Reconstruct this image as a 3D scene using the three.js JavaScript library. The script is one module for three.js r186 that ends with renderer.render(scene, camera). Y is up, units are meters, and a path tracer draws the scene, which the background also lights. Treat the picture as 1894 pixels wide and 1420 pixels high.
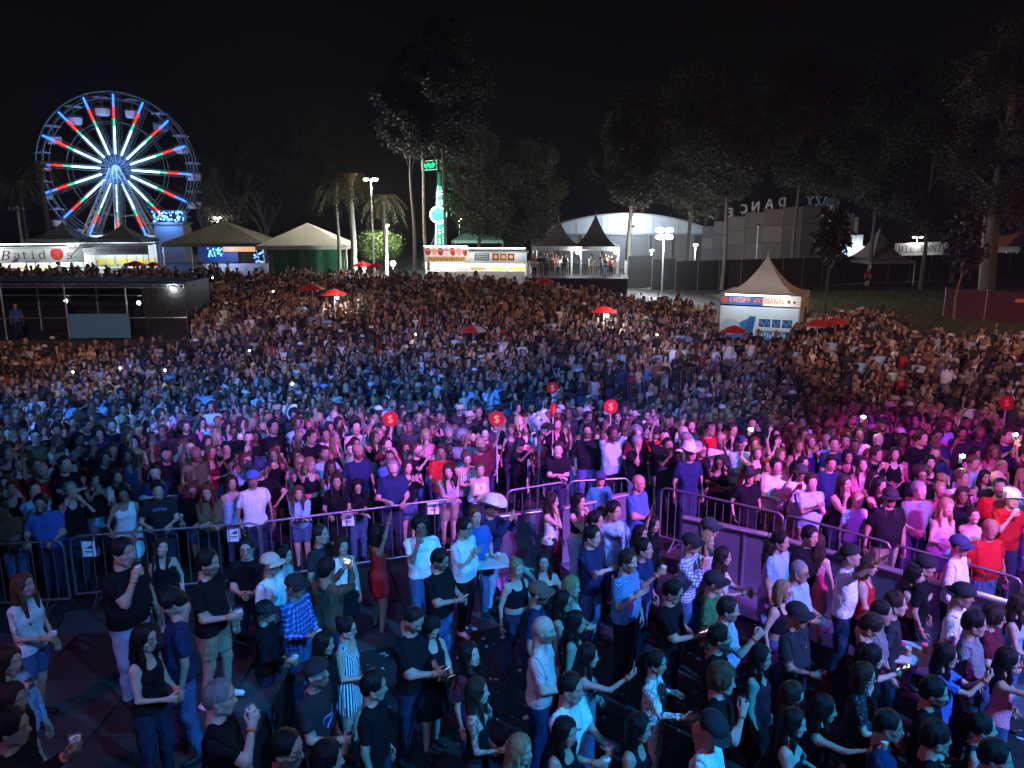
import * as THREE from 'three';
import { mergeGeometries } from 'three/addons/utils/BufferGeometryUtils.js';
import { RoundedBoxGeometry } from 'three/addons/geometries/RoundedBoxGeometry.js';
import { TextGeometry } from 'three/addons/geometries/TextGeometry.js';
import { FontLoader } from 'three/addons/loaders/FontLoader.js';
import { ImprovedNoise } from 'three/addons/math/ImprovedNoise.js';

// ---------------------------------------------------------------- camera, sky, moon, exposure
const scene = new THREE.Scene();
const renderer = new THREE.WebGLRenderer({ antialias: true });
renderer.toneMapping = THREE.LinearToneMapping;
renderer.toneMappingExposure = 1;
renderer.shadowMap.enabled = true;
const FOCAL = 1420, PITCH = 12 * Math.PI / 180, EYE = new THREE.Vector3(0, 5.8, 0);
const camera = new THREE.PerspectiveCamera(2 * Math.atan(710 / FOCAL) * 180 / Math.PI, 4 / 3, 0.1, 600);
camera.position.copy(EYE);
camera.lookAt(0, EYE.y - Math.tan(PITCH) * 10, -10);
camera.updateMatrixWorld();
{
  const w = 16, h = 8, px = new Float32Array(w * h * 4);
  for (let i = 0; i < w * h; i++) px.set([0.0009, 0.0009, 0.0013, 1], i * 4);
  const sky = new THREE.DataTexture(px, w, h, THREE.RGBAFormat, THREE.FloatType);
  sky.mapping = THREE.EquirectangularReflectionMapping; sky.magFilter = THREE.LinearFilter; sky.needsUpdate = true;
  scene.background = sky; scene.environment = sky;
}
const moon = new THREE.DirectionalLight(0xbfd0ff, 0.004);
moon.position.set(-30, 60, 20); moon.castShadow = true; moon.shadow.radius = 2;
Object.assign(moon.shadow.camera, { left: -80, right: 80, top: 80, bottom: -80, far: 300 });
scene.add(moon);

// ---------------------------------------------------------------- small helpers
let seed = 20240611;
const rnd = () => { seed = (seed + 0x6D2B79F5) | 0; let t = Math.imul(seed ^ (seed >>> 15), 1 | seed); t = (t + Math.imul(t ^ (t >>> 7), 61 | t)) ^ t; return ((t ^ (t >>> 14)) >>> 0) / 4294967296; };
const rr = (a, b) => a + (b - a) * rnd(), pick = (a) => a[Math.floor(rnd() * a.length)], clamp = (x, a = 0, b = 1) => Math.min(b, Math.max(a, x));
const ss = (a, b, x) => { const t = clamp((x - a) / (b - a)); return t * t * (3 - 2 * t); };
const V = (x, y, z) => new THREE.Vector3(x, y, z), DEG = Math.PI / 180;
const perlin = new ImprovedNoise(), noise = (x, y, z) => perlin.noise(x, y, z);
const groundY = (x, z) => 1.2 * ss(30, 54, -z) * (1 - ss(4, 16, x)) - ss(14.5, 24, -z) * (1 - ss(27, 38, -z)) * (1 - ss(11, 16, x)); // a shallow hollow, then a rise
const SP = Math.sin(PITCH), CP = Math.cos(PITCH);
function ray(u, v) { const a = (u - 947) / FOCAL, b = (710 - v) / FOCAL; return V(a, b * CP - SP, -(b * SP + CP)); }
function at(u, v, d) { const r = ray(u, v); return r.multiplyScalar(d / -r.z).add(EYE); }          // the point at distance d ahead
function atY(u, v, y) { const r = ray(u, v); return r.multiplyScalar((y - EYE.y) / r.y).add(EYE); } // the point at height y
function onGround(u, v, h) { let p = atY(u, v, h); for (let k = 0; k < 40; k++) p = atY(u, v, h + 0.5 * (groundY(p.x, p.z) + p.y - h)); return p; }   // the point h above the ground
function seen(p) { const q = p.clone().sub(EYE), f = -q.z * CP - q.y * SP, up = q.y * CP - q.z * SP; return [947 + FOCAL * q.x / f, 710 - FOCAL * up / f, f]; }
const used = new Map();
const numbered = (n) => { const k = used.get(n) ?? 0; used.set(n, k + 1); return k ? `${n}_${String(k).padStart(3, '0')}` : n; };
const things = [];
function thing(name, label, category, pos, turn = 0, group, kind) {
  const o = new THREE.Group(); o.name = numbered(name); o.position.copy(pos ?? V(0, 0, 0)); o.rotation.y = turn;
  o.userData = { label, category }; if (group) o.userData.group = group; if (kind) o.userData.kind = kind;
  scene.add(o); things.push(o); return o;
}
function part(name, geo, mat, parent, pos) {
  const m = new THREE.Mesh(geo, mat); m.name = name; m.castShadow = m.receiveShadow = true;
  if (pos) m.position.copy(pos); parent.add(m); return m;
}
function single(name, geo, mat, label, category, pos, turn = 0, group, kind) {
  const m = part(numbered(name), geo, mat, scene, pos); m.rotation.y = turn; m.userData = { label, category };
  if (group) m.userData.group = group; if (kind) m.userData.kind = kind; things.push(m); return m;
}
function struct(name, geo, mat) { const m = part(numbered(name), geo, mat, scene); m.userData = { kind: 'structure' }; return m; }
const mats = new Map();
function mat(c, rough = 0.8, extra = {}) {
  const key = JSON.stringify([c, rough, Object.entries(extra).map(([k, v]) => [k, v?.uuid ?? (v?.toArray ? v.toArray() : v)])]);
  if (!mats.has(key)) {
    const phys = ['transmission', 'clearcoat', 'sheen'].some((k) => k in extra);
    const m = new (phys ? THREE.MeshPhysicalMaterial : THREE.MeshStandardMaterial)({ roughness: rough, ...extra });
    m.color.setRGB(...(Array.isArray(c) ? c : [c, c, c])); mats.set(key, m);
  }
  return mats.get(key);
}
const glow = (c, k) => mat([0.02, 0.02, 0.02], 0.5, { emissive: new THREE.Color().setRGB(...c), emissiveIntensity: k });
const box = (w, h, d, x = 0, y = 0, z = 0) => new THREE.BoxGeometry(w, h, d).translate(x, y, z);
function bar(a, b, r, n = 6, r2 = r) {
  const d = b.clone().sub(a), g = new THREE.CylinderGeometry(r2, r, d.length(), n, 1);
  g.applyQuaternion(new THREE.Quaternion().setFromUnitVectors(V(0, 1, 0), d.normalize())); const m = a.clone().add(b).multiplyScalar(0.5);
  return g.translate(m.x, m.y, m.z);
}
const plain = (g) => { const h = g.index ? g.toNonIndexed() : g; for (const k of Object.keys(h.attributes)) if (!['position', 'normal', 'uv'].includes(k)) h.deleteAttribute(k); return h; };
const join = (list) => mergeGeometries(list.map(plain));
function canvasTex(w, h, draw) {
  const c = document.createElement('canvas'); c.width = w; c.height = h; draw(c.getContext('2d'), w, h);
  const t = new THREE.CanvasTexture(c); t.colorSpace = THREE.SRGBColorSpace; t.magFilter = THREE.LinearFilter; t.anisotropy = 4; return t;
}
function noiseTex(n, f, srgb, rep) {
  const d = new Uint8Array(n * n * 4);
  for (let y = 0; y < n; y++) for (let x = 0; x < n; x++) { const c = f(x / n, y / n); for (let k = 0; k < 3; k++) d[(y * n + x) * 4 + k] = clamp(c[k]) * 255; d[(y * n + x) * 4 + 3] = 255; }
  const t = new THREE.DataTexture(d, n, n, THREE.RGBAFormat); t.wrapS = t.wrapT = THREE.RepeatWrapping; t.magFilter = THREE.LinearFilter; if (srgb) t.colorSpace = THREE.SRGBColorSpace;
  t.repeat.set(rep, rep); t.needsUpdate = true; return t;
}
const tile = (x, y, f, s) => { const a = Math.cos(x * 6.2832) * f, b = Math.sin(x * 6.2832) * f, c = Math.cos(y * 6.2832) * f, d = Math.sin(y * 6.2832) * f; return noise(a + s, b + c * 0.7, d + b * 0.3 + s * 2); };
// ---------------------------------------------------------------- people: smooth-joined distance fields meshed by surface nets
function netMesh(lo, hi, h, fill) {
  const nx = Math.ceil((hi[0] - lo[0]) / h) + 2, ny = Math.ceil((hi[1] - lo[1]) / h) + 2, nz = Math.ceil((hi[2] - lo[2]) / h) + 2, N = nx * ny * nz;
  const d = new Float32Array(N).fill(1), sx = 1, sy = nx, sz = nx * ny;
  fill(d, nx, ny, nz, lo, h);
  const vid = new Int32Array(N).fill(-1), pos = [], idx = [];
  const edges = [[0, 1], [2, 3], [4, 5], [6, 7], [0, 2], [1, 3], [4, 6], [5, 7], [0, 4], [1, 5], [2, 6], [3, 7]];
  const off = [0, sx, sy, sx + sy, sz, sx + sz, sy + sz, sx + sy + sz], c = new Float32Array(8);
  for (let z = 0; z < nz - 1; z++) for (let y = 0; y < ny - 1; y++) for (let x = 0; x < nx - 1; x++) {
    const i = x + y * sy + z * sz; let m = 0;
    for (let k = 0; k < 8; k++) { c[k] = d[i + off[k]]; if (c[k] < 0) m |= 1 << k; }
    if (m === 0 || m === 255) continue;
    let px = 0, py = 0, pz = 0, n = 0;
    for (const [a, b] of edges) {
      if ((c[a] < 0) === (c[b] < 0)) continue;
      const t = c[a] / (c[a] - c[b]); n++;
      px += (a & 1) + t * ((b & 1) - (a & 1)); py += ((a >> 1) & 1) + t * (((b >> 1) & 1) - ((a >> 1) & 1)); pz += (a >> 2) + t * ((b >> 2) - (a >> 2));
    }
    vid[i] = pos.length / 3; pos.push(lo[0] + (x + px / n) * h, lo[1] + (y + py / n) * h, lo[2] + (z + pz / n) * h);
  }
  for (let z = 1; z < nz - 1; z++) for (let y = 1; y < ny - 1; y++) for (let x = 1; x < nx - 1; x++) {
    const i = x + y * sy + z * sz, a = d[i] < 0;
    for (const [s, p, q] of [[sx, sy, sz], [sy, sz, sx], [sz, sx, sy]]) {
      if (a === (d[i + s] < 0)) continue;
      const v0 = vid[i], v1 = vid[i - p], v2 = vid[i - p - q], v3 = vid[i - q];
      if (v0 < 0 || v1 < 0 || v2 < 0 || v3 < 0) continue;
      if (a) idx.push(v0, v1, v2, v0, v2, v3); else idx.push(v0, v2, v1, v0, v3, v2);
    }
  }
  return { pos, idx };
}
// primitives: capsules with two radii (a, b, ra, rb), k = how softly they join, tag = what they are; step = cloth that ends along the bone
function capDist(p, x, y, z) {
  const dx = x - p.a.x, dy = y - p.a.y, dz = z - p.a.z;
  const t = p.l2 < 1e-9 ? 0 : Math.min(1, Math.max(0, (dx * p.dx + dy * p.dy + dz * p.dz) / p.l2));
  const ex = dx - p.dx * t, ey = dy - p.dy * t, ez = (dz - p.dz * t) * (p.flat ?? 1);
  let r = p.ra + (p.rb - p.ra) * t;
  if (p.step) r += p.step[1] * (1 - ss(p.step[0] - 0.05, p.step[0] + 0.03, t));
  capDist.t = t;
  return Math.sqrt(ex * ex + ey * ey + ez * ez) - r;
}
function cap(list, a, b, ra, rb, k, tag, step, flat) {
  const p = { a, b, ra, rb, k, tag, step, flat, dx: b.x - a.x, dy: b.y - a.y, dz: b.z - a.z };
  p.l2 = p.dx * p.dx + p.dy * p.dy + p.dz * p.dz; p.reach = Math.max(ra, rb) * (flat ? Math.max(1, 1 / flat) : 1) + (step ? step[1] : 0); list.push(p); return p;
}
function fillCaps(prims) {
  return (d, nx, ny, nz, lo, h) => {
    for (const p of prims) {
      const m = p.reach + p.k + 2.5 * h, sub = p.cut;
      const x0 = Math.max(0, Math.floor((Math.min(p.a.x, p.b.x) - m - lo[0]) / h)), x1 = Math.min(nx - 1, Math.ceil((Math.max(p.a.x, p.b.x) + m - lo[0]) / h));
      const y0 = Math.max(0, Math.floor((Math.min(p.a.y, p.b.y) - m - lo[1]) / h)), y1 = Math.min(ny - 1, Math.ceil((Math.max(p.a.y, p.b.y) + m - lo[1]) / h));
      const z0 = Math.max(0, Math.floor((Math.min(p.a.z, p.b.z) - m - lo[2]) / h)), z1 = Math.min(nz - 1, Math.ceil((Math.max(p.a.z, p.b.z) + m - lo[2]) / h));
      for (let z = z0; z <= z1; z++) for (let y = y0; y <= y1; y++) for (let x = x0; x <= x1; x++) {
        const i = x + y * nx + z * nx * ny; let q = capDist(p, lo[0] + x * h, lo[1] + y * h, lo[2] + z * h), o = d[i];
        if (sub) { q = -q; const e = Math.max(p.k - Math.abs(o - q), 0) / p.k; d[i] = Math.max(o, q) + e * e * p.k / 4; }
        else { const e = Math.max(p.k - Math.abs(o - q), 0) / p.k; d[i] = Math.min(o, q) - e * e * p.k / 4; }
      }
    }
  };
}
function bounds(prims, m) {
  const lo = [9, 9, 9], hi = [-9, -9, -9];
  for (const p of prims) for (const q of [p.a, p.b]) ['x', 'y', 'z'].forEach((c, i) => { lo[i] = Math.min(lo[i], q[c] - p.reach - m); hi[i] = Math.max(hi[i], q[c] + p.reach + m); });
  return [lo, hi];
}
function geo(pos, idx, col) {
  const g = new THREE.BufferGeometry(); g.setAttribute('position', new THREE.Float32BufferAttribute(pos, 3));
  if (col) g.setAttribute('color', new THREE.Float32BufferAttribute(col, 3));
  g.setIndex(idx); g.computeVertexNormals(); return g;
}
// ---- heads: face +z, origin at the middle of the head; colours come as shares of the skin tone
function headPrims(f) {
  const L = [], c = (x, y, z, r, k = 0.02, x2 = x, y2 = y, z2 = z, r2 = r) => cap(L, V(x, y, z), V(x2, y2, z2), r, r2, k, 'h');
  const j = f ? 0.9 : 1;
  c(0, 0.03, -0.025, 0.077, 0.03, 0, 0.04, 0.012, 0.074); c(0, 0.055, -0.005, 0.075, 0.03);
  c(0, -0.01, 0.02, 0.062 * j, 0.03, 0, -0.04, 0.03, 0.052 * j); c(-0.018 * j, -0.083, 0.05, 0.026 * j, 0.03, 0.018 * j, -0.083, 0.05, 0.026 * j);
  for (const s of [-1, 1]) {
    c(s * 0.045 * j, -0.05, 0.0, 0.026, 0.03); c(s * 0.036, -0.015, 0.053, 0.024, 0.025);
    c(s * 0.076, 0.012, -0.012, 0.012, 0.01, s * 0.077, -0.02, -0.006, 0.01);
    c(s * 0.012, -0.026, 0.084, 0.0105, 0.01);
  }
  c(-0.032, 0.03, 0.068, 0.015, 0.02, 0.032, 0.03, 0.068, 0.015); c(0, 0.018, 0.083, 0.009, 0.014, 0, -0.022, 0.1, 0.0125);
  c(-0.018, -0.056, 0.076, 0.009, 0.01, 0.018, -0.056, 0.076, 0.009); c(-0.015, -0.067, 0.074, 0.0095, 0.008, 0.015, -0.067, 0.074, 0.0095);
  for (const s of [-1, 1]) { const p = c(s * 0.031, 0.008, 0.096, 0.013, 0.012); p.cut = true; }
  for (const s of [-1, 1]) c(s * 0.031, 0.008, 0.0705, 0.0135, 0.003);
  c(0, -0.05, -0.03, f ? 0.046 : 0.054, 0.03, 0, -0.17, -0.045, f ? 0.05 : 0.062);
  return L;
}
const headCache = new Map();
function headMesh(female, h) {
  const key = female + '|' + h;
  if (!headCache.has(key)) { const L = headPrims(female), [lo, hi] = bounds(L, h * 2); headCache.set(key, netMesh(lo, hi, h, fillCaps(L))); }
  return headCache.get(key);
}
function faceTint(x, y, z, o) {     // the skin's own colouring: lips, brows, lashes, irises, beard
  if (z > 0.05) {
    const ex = Math.abs(x) - 0.031, ey = y - 0.008;
    if (z > 0.066 && ex * ex / 1.9e-4 + ey * ey / 0.55e-4 < 1) return ex * ex + ey * ey < 4.2e-5 ? [0.06, 0.04, 0.035] : [1.5, 1.5, 1.6];
    if (z > 0.06 && Math.abs(ex) < 0.02 && Math.abs(y - 0.034 + Math.abs(ex) * 0.15) < 0.0065) return [o.brow, o.brow * 0.9, o.brow * 0.9];
    if (z > 0.074 && Math.abs(x) < 0.025 && y > -0.077 && y < -0.047) {
      if (o.smile && Math.abs(y + 0.061) < 0.0045 && Math.abs(x) < 0.02) return [1.7, 1.75, 1.8];
      return Math.abs(y + 0.0615) < 0.003 ? [0.45, 0.3, 0.3] : o.female ? [1.05, 0.55, 0.6] : [0.92, 0.68, 0.68];
    }
  }
  if (o.beard && y < -0.012 - Math.max(0, 0.04 - Math.abs(x)) * 0.7 && z > -0.012 && y > -0.115) { const m = noise(x * 160, y * 160, z * 160) * 0.1; return [o.beard + m, o.beard * 0.95 + m, o.beard * 0.95 + m]; }
  const b = noise(x * 30, y * 30, z * 30 + 5) * 0.07 + 1, red = ss(0.035, 0, Math.hypot(Math.abs(x) - 0.04, y + 0.02, z - 0.07)) * 0.07;
  return [b + red, b - red * 0.6, b - red * 0.6];
}
// ---- hair: a shell round the skull, longer shapes added; shared by everyone who wears it
const hairCache = new Map();
function hairGeo(kind, h) {
  const key = kind + '|' + h; if (hairCache.has(key)) return hairCache.get(key);
  const L = [], c = (x, y, z, r, k, x2, y2, z2, r2) => cap(L, V(x, y, z), V(x2 ?? x, y2 ?? y, z2 ?? z), r, r2 ?? r, k, 'h');
  const th = { buzz: 0.004, crew: 0.006, short: 0.011, curly: 0.03, quiff: 0.014, long: 0.014, wavy: 0.018, bob: 0.016, pony: 0.01, bun: 0.01 }[kind];
  c(0, 0.032, -0.027, 0.077 + th, 0.02, 0, 0.042, 0.008, 0.074 + th); c(0, 0.057, -0.007, 0.075 + th * 1.1, 0.02);
  if (kind === 'short' || kind === 'crew' || kind === 'quiff' || kind === 'curly') c(0, -0.02, -0.05, 0.05 + th, 0.03);
  if (kind === 'quiff') { c(-0.03, 0.115, 0.045, 0.03, 0.03, 0.03, 0.12, 0.04, 0.03); }
  if (kind === 'curly') for (let i = 0; i < 46; i++) { const a = i * 2.4, y = -0.02 + 0.15 * (i / 46), r = 0.1 * Math.sqrt(Math.max(0.1, 1 - (y / 0.15) ** 2)); if (Math.sin(a) * r < 0.06 || y > 0.06) c(Math.cos(a) * r, y, Math.sin(a) * r - 0.015, 0.024, 0.012); }
  const cut = c(0, -0.075, 0.112, 0.078, 0.012, 0, 0.024, 0.122, 0.074); cut.cut = true;            // the face opening
  if (!['buzz', 'crew', 'short', 'quiff', 'curly'].includes(kind)) { const e = c(0, -0.15, 0.11, 0.09, 0.01); e.cut = true; }
  else { const e = c(0, -0.15, 0.02, 0.11, 0.01, 0, -0.2, 0.1, 0.15); e.cut = true; for (const s of [-1, 1]) { const q = c(s * 0.09, -0.015, 0.0, 0.022, 0.006); q.cut = true; } }
  if (kind === 'long' || kind === 'wavy') for (let i = 0; i < 9; i++) {
    const t = i / 8 * 2 - 1, a = t * 1.9, x = Math.sin(a) * 0.083, z = -Math.cos(a) * 0.08 - 0.025, w = kind === 'wavy' ? 0.02 : 0;
    c(x, 0.02, z, 0.02, 0.02, x * 1.12 + w * Math.sin(i * 3), -0.14, z * 0.9 + (Math.abs(t) > 0.8 ? 0.03 : -0.02), 0.026);
    c(x * 1.12 + w * Math.sin(i * 3), -0.14, z * 0.9 + (Math.abs(t) > 0.8 ? 0.03 : -0.02), 0.026, 0.02, x * 1.0, -0.34 - 0.04 * Math.cos(i * 2), z * 0.8 - 0.035 + (Math.abs(t) > 0.8 ? 0.06 : 0), 0.013);
  }
  if (kind === 'bob') for (let i = 0; i < 9; i++) { const a = (i / 8 * 2 - 1) * 1.9, x = Math.sin(a) * 0.086, z = -Math.cos(a) * 0.084 - 0.02; c(x, 0.02, z, 0.022, 0.02, x * 1.08, -0.12, z, 0.024); }
  if (kind === 'pony') { c(0, 0.06, -0.11, 0.03, 0.02, 0, 0.0, -0.15, 0.03); c(0, 0, -0.15, 0.03, 0.02, 0, -0.2, -0.13, 0.015); }
  if (kind === 'bun') c(0, 0.1, -0.085, 0.045, 0.015);
  const [lo, hi] = bounds(L.filter((p) => !p.cut), h * 2), m = netMesh(lo, hi, h, fillCaps(L));
  const amp = kind === 'curly' ? 0.016 : kind === 'buzz' ? 0.001 : kind === 'crew' ? 0.006 : 0.011;
  for (let i = 0; i < m.pos.length; i += 3) {
    const [x, y, z] = [m.pos[i], m.pos[i + 1], m.pos[i + 2]], n = noise(Math.atan2(x, -z) * 9, y * 14, Math.hypot(x, z) * 12) * amp, r = Math.hypot(x, y, z) || 1;
    m.pos[i] += x / r * n; m.pos[i + 1] += y / r * n; m.pos[i + 2] += z / r * n;
  }
  const g = geo(m.pos, m.idx), uv = new Float32Array(m.pos.length / 3 * 2);
  for (let i = 0; i < uv.length / 2; i++) { const x = m.pos[i * 3], y = m.pos[i * 3 + 1], z = m.pos[i * 3 + 2]; uv[i * 2] = Math.atan2(x, -z - 0.02) * 0.5; uv[i * 2 + 1] = y * 4; }
  g.setAttribute('uv', new THREE.BufferAttribute(uv, 2)); hairCache.set(key, g); return g;
}
// ---- hands with five bent fingers; wrist at the origin, fingers along +y, palm to +z, thumb on the +x side
const handCache = new Map();
function handMesh(kind, fine) {
  const key = kind + fine; if (handCache.has(key)) return handCache.get(key);
  const curl = { relaxed: [0.35, 0.5], grip: [0.75, 1.0], flat: [0.04, 0.08], fist: [1.35, 1.5], hang: [0.9, 0.5] }[kind];
  const chains = [], L = [];
  for (let i = 0; i < 4; i++) {
    const x = 0.031 - i * 0.0207, len = [0.042, 0.047, 0.043, 0.034][i], y0 = [0.088, 0.092, 0.088, 0.08][i], sp = (1.5 - i) * 0.07;
    const a1 = curl[0] * (1 + i * 0.06), a2 = a1 + curl[1], p0 = V(x, y0, 0), p1 = V(x + sp * len, y0 + Math.cos(a1) * len, Math.sin(a1) * len), p2 = V(x + sp * len * 1.7, p1.y + Math.cos(a2) * len * 0.95, p1.z + Math.sin(a2) * len * 0.95);
    chains.push([[p0, 0.0095], [p1, 0.0088], [p2, 0.0068]]);
  }
  const tz = kind === 'flat' ? 0.004 : 0.03;
  chains.push([[V(0.03, 0.022, 0.006), 0.014], [V(0.058, 0.055, tz * 0.7), 0.0105], [V(0.062 - tz * 0.3, 0.088, tz * 1.3), 0.0085]]);
  let out;
  if (fine) {
    for (const x of [-0.026, -0.008, 0.01, 0.026]) cap(L, V(x * 0.72, 0.005, 0), V(x, 0.082, 0), 0.0155, 0.0135, 0.02, 'n');
    for (const c of chains) for (let i = 0; i < 2; i++) cap(L, c[i][0], c[i + 1][0], c[i][1], c[i + 1][1], 0.004, 'n');
    cap(L, V(0, -0.05, 0), V(0, 0.01, 0), 0.026, 0.024, 0.02, 'n');
    const [lo, hi] = bounds(L, 0.02); out = netMesh(lo, hi, 0.0092, fillCaps(L));
  } else {
    const pos = [], idx = [];
    const ring = (c, r, ax, n, fl = 1) => { const b = pos.length / 3; for (let i = 0; i < n; i++) { const a = i / n * 6.2832; pos.push(c.x + Math.cos(a) * r, c.y + (ax ? Math.sin(a) * r * ax : 0), c.z + Math.sin(a) * r * fl); } return b; };
    const skin = (a, b, n) => { for (let i = 0; i < n; i++) { const j = (i + 1) % n; idx.push(a + i, b + i, a + j, a + j, b + i, b + j); } };
    for (const c of chains) { const r = c.map(([p, q], i) => ring(p, q, i ? -0.4 : 0, 4)); skin(r[0], r[1], 4); skin(r[1], r[2], 4); idx.push(r[2], r[2] + 1, r[2] + 2, r[2], r[2] + 2, r[2] + 3); }
    const w = [[-0.045, 0.025, 1], [0.0, 0.026, 0.75], [0.045, 0.042, 0.42], [0.09, 0.042, 0.3]].map(([y, r, fl]) => ring(V(0, y, 0), r, 0, 6, fl));
    for (let i = 0; i < 3; i++) skin(w[i], w[i + 1], 6); const e = w[3]; idx.push(e, e + 2, e + 1, e, e + 3, e + 2, e, e + 4, e + 3, e, e + 5, e + 4);
    out = { pos, idx };
  }
  handCache.set(key, out); return out;
}
// ---- poses: where the two wrists are (right hand at -x), how the body leans, what the hands do
const POSES = {
  rest: { w: [[-0.26, 0.85, 0.05], [0.26, 0.85, 0.05]], hand: ['relaxed', 'relaxed'], say: 'arms at the sides' },
  cup: { w: [[-0.14, 1.1, 0.3], [0.25, 0.86, 0.06]], hand: ['grip', 'relaxed'], say: 'holding a cup at the chest', hold: 'cup' },
  drink: { w: [[-0.1, 1.4, 0.24], [0.25, 0.86, 0.06]], hand: ['grip', 'relaxed'], say: 'drinking from a cup', hold: 'cup' },
  crossed: { w: [[0.13, 1.16, 0.19], [-0.13, 1.2, 0.16]], hand: ['relaxed', 'relaxed'], say: 'arms crossed' },
  clasp: { w: [[-0.07, 1.1, 0.27], [0.06, 1.09, 0.28]], hand: ['grip', 'relaxed'], say: 'hands clasped in front' },
  clap: { w: [[-0.05, 1.26, 0.3], [0.05, 1.26, 0.3]], hand: ['flat', 'flat'], say: 'clapping' },
  lean: { w: [[-0.17, 1.09, 0.36], [0.12, 1.09, 0.37]], hand: ['relaxed', 'grip'], lean: 14, say: 'leaning on the railing' },
  leanIn: { w: [[0.06, 1.1, 0.36], [-0.02, 1.12, 0.34]], hand: ['relaxed', 'relaxed'], lean: 18, say: 'bent forward with forearms on the railing' },
  raise: { w: [[-0.25, 1.88, 0.12], [0.25, 0.86, 0.06]], hand: ['flat', 'relaxed'], say: 'one arm raised high' },
  both: { w: [[-0.32, 1.82, 0.14], [0.3, 1.86, 0.16]], hand: ['flat', 'flat'], say: 'both arms raised' },
  point: { w: [[-0.36, 1.72, 0.34], [0.25, 0.88, 0.08]], hand: ['flat', 'relaxed'], say: 'pointing towards the stage' },
  film: { w: [[-0.07, 1.5, 0.38], [0.07, 1.47, 0.37]], hand: ['grip', 'grip'], say: 'filming with a phone', hold: 'phone' },
  selfie: { w: [[-0.22, 1.5, 0.46], [0.2, 1.0, 0.12]], hand: ['grip', 'relaxed'], say: 'reaching a phone out in front', hold: 'phone' },
  read: { w: [[-0.06, 1.13, 0.3], [0.1, 1.08, 0.26]], hand: ['grip', 'relaxed'], say: 'looking down at a phone', hold: 'phone', nod: 26 },
  mouth: { w: [[-0.07, 1.42, 0.15], [0.24, 0.9, 0.08]], hand: ['relaxed', 'relaxed'], say: 'one hand at the mouth' },
  shout: { w: [[-0.09, 1.43, 0.15], [0.09, 1.43, 0.15]], hand: ['relaxed', 'relaxed'], say: 'both hands at the mouth' },
  chest: { w: [[0.0, 1.25, 0.17], [0.25, 0.86, 0.06]], hand: ['flat', 'relaxed'], say: 'one hand on the chest' },
  hips: { w: [[-0.21, 0.98, 0.06], [0.21, 0.98, 0.06]], hand: ['relaxed', 'relaxed'], say: 'hands on the hips', out: 1 },
  neck: { w: [[-0.14, 1.42, -0.02], [0.24, 0.9, 0.06]], hand: ['relaxed', 'relaxed'], say: 'one hand behind the neck', out: 1 },
  twocups: { w: [[-0.12, 1.14, 0.33], [0.06, 1.12, 0.35]], hand: ['grip', 'grip'], say: 'carrying two cups', hold: 'cups' },
  dance: { w: [[-0.3, 1.3, 0.4], [0.34, 1.05, 0.12]], hand: ['relaxed', 'relaxed'], say: 'dancing with one arm forward' },
  fistup: { w: [[-0.3, 1.5, 0.33], [0.25, 0.86, 0.06]], hand: ['fist', 'relaxed'], say: 'one fist raised' },
  bow: { w: [[-0.12, 1.05, 0.3], [0.25, 0.86, 0.06]], hand: ['grip', 'relaxed'], say: 'head bowed over a cup', hold: 'cup', nod: 38 },
};
function ik(s, w, l1, l2, hint) {
  const d = w.clone().sub(s); let L = d.length(); const most = (l1 + l2) * 0.985;
  if (L > most) { d.multiplyScalar(most / L); L = most; } const end = s.clone().add(d), n = d.clone().normalize();
  const c = clamp((l1 * l1 + L * L - l2 * l2) / (2 * l1 * L), -1, 1), h = hint.clone().addScaledVector(n, -hint.dot(n)).normalize();
  return [s.clone().addScaledVector(n, l1 * c).addScaledVector(h, l1 * Math.sqrt(Math.max(0, 1 - c * c))), end];
}
const SKIN = [[0.5, 0.31, 0.23], [0.42, 0.25, 0.175], [0.33, 0.185, 0.125], [0.23, 0.125, 0.08], [0.13, 0.068, 0.045], [0.56, 0.37, 0.29]];
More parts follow.
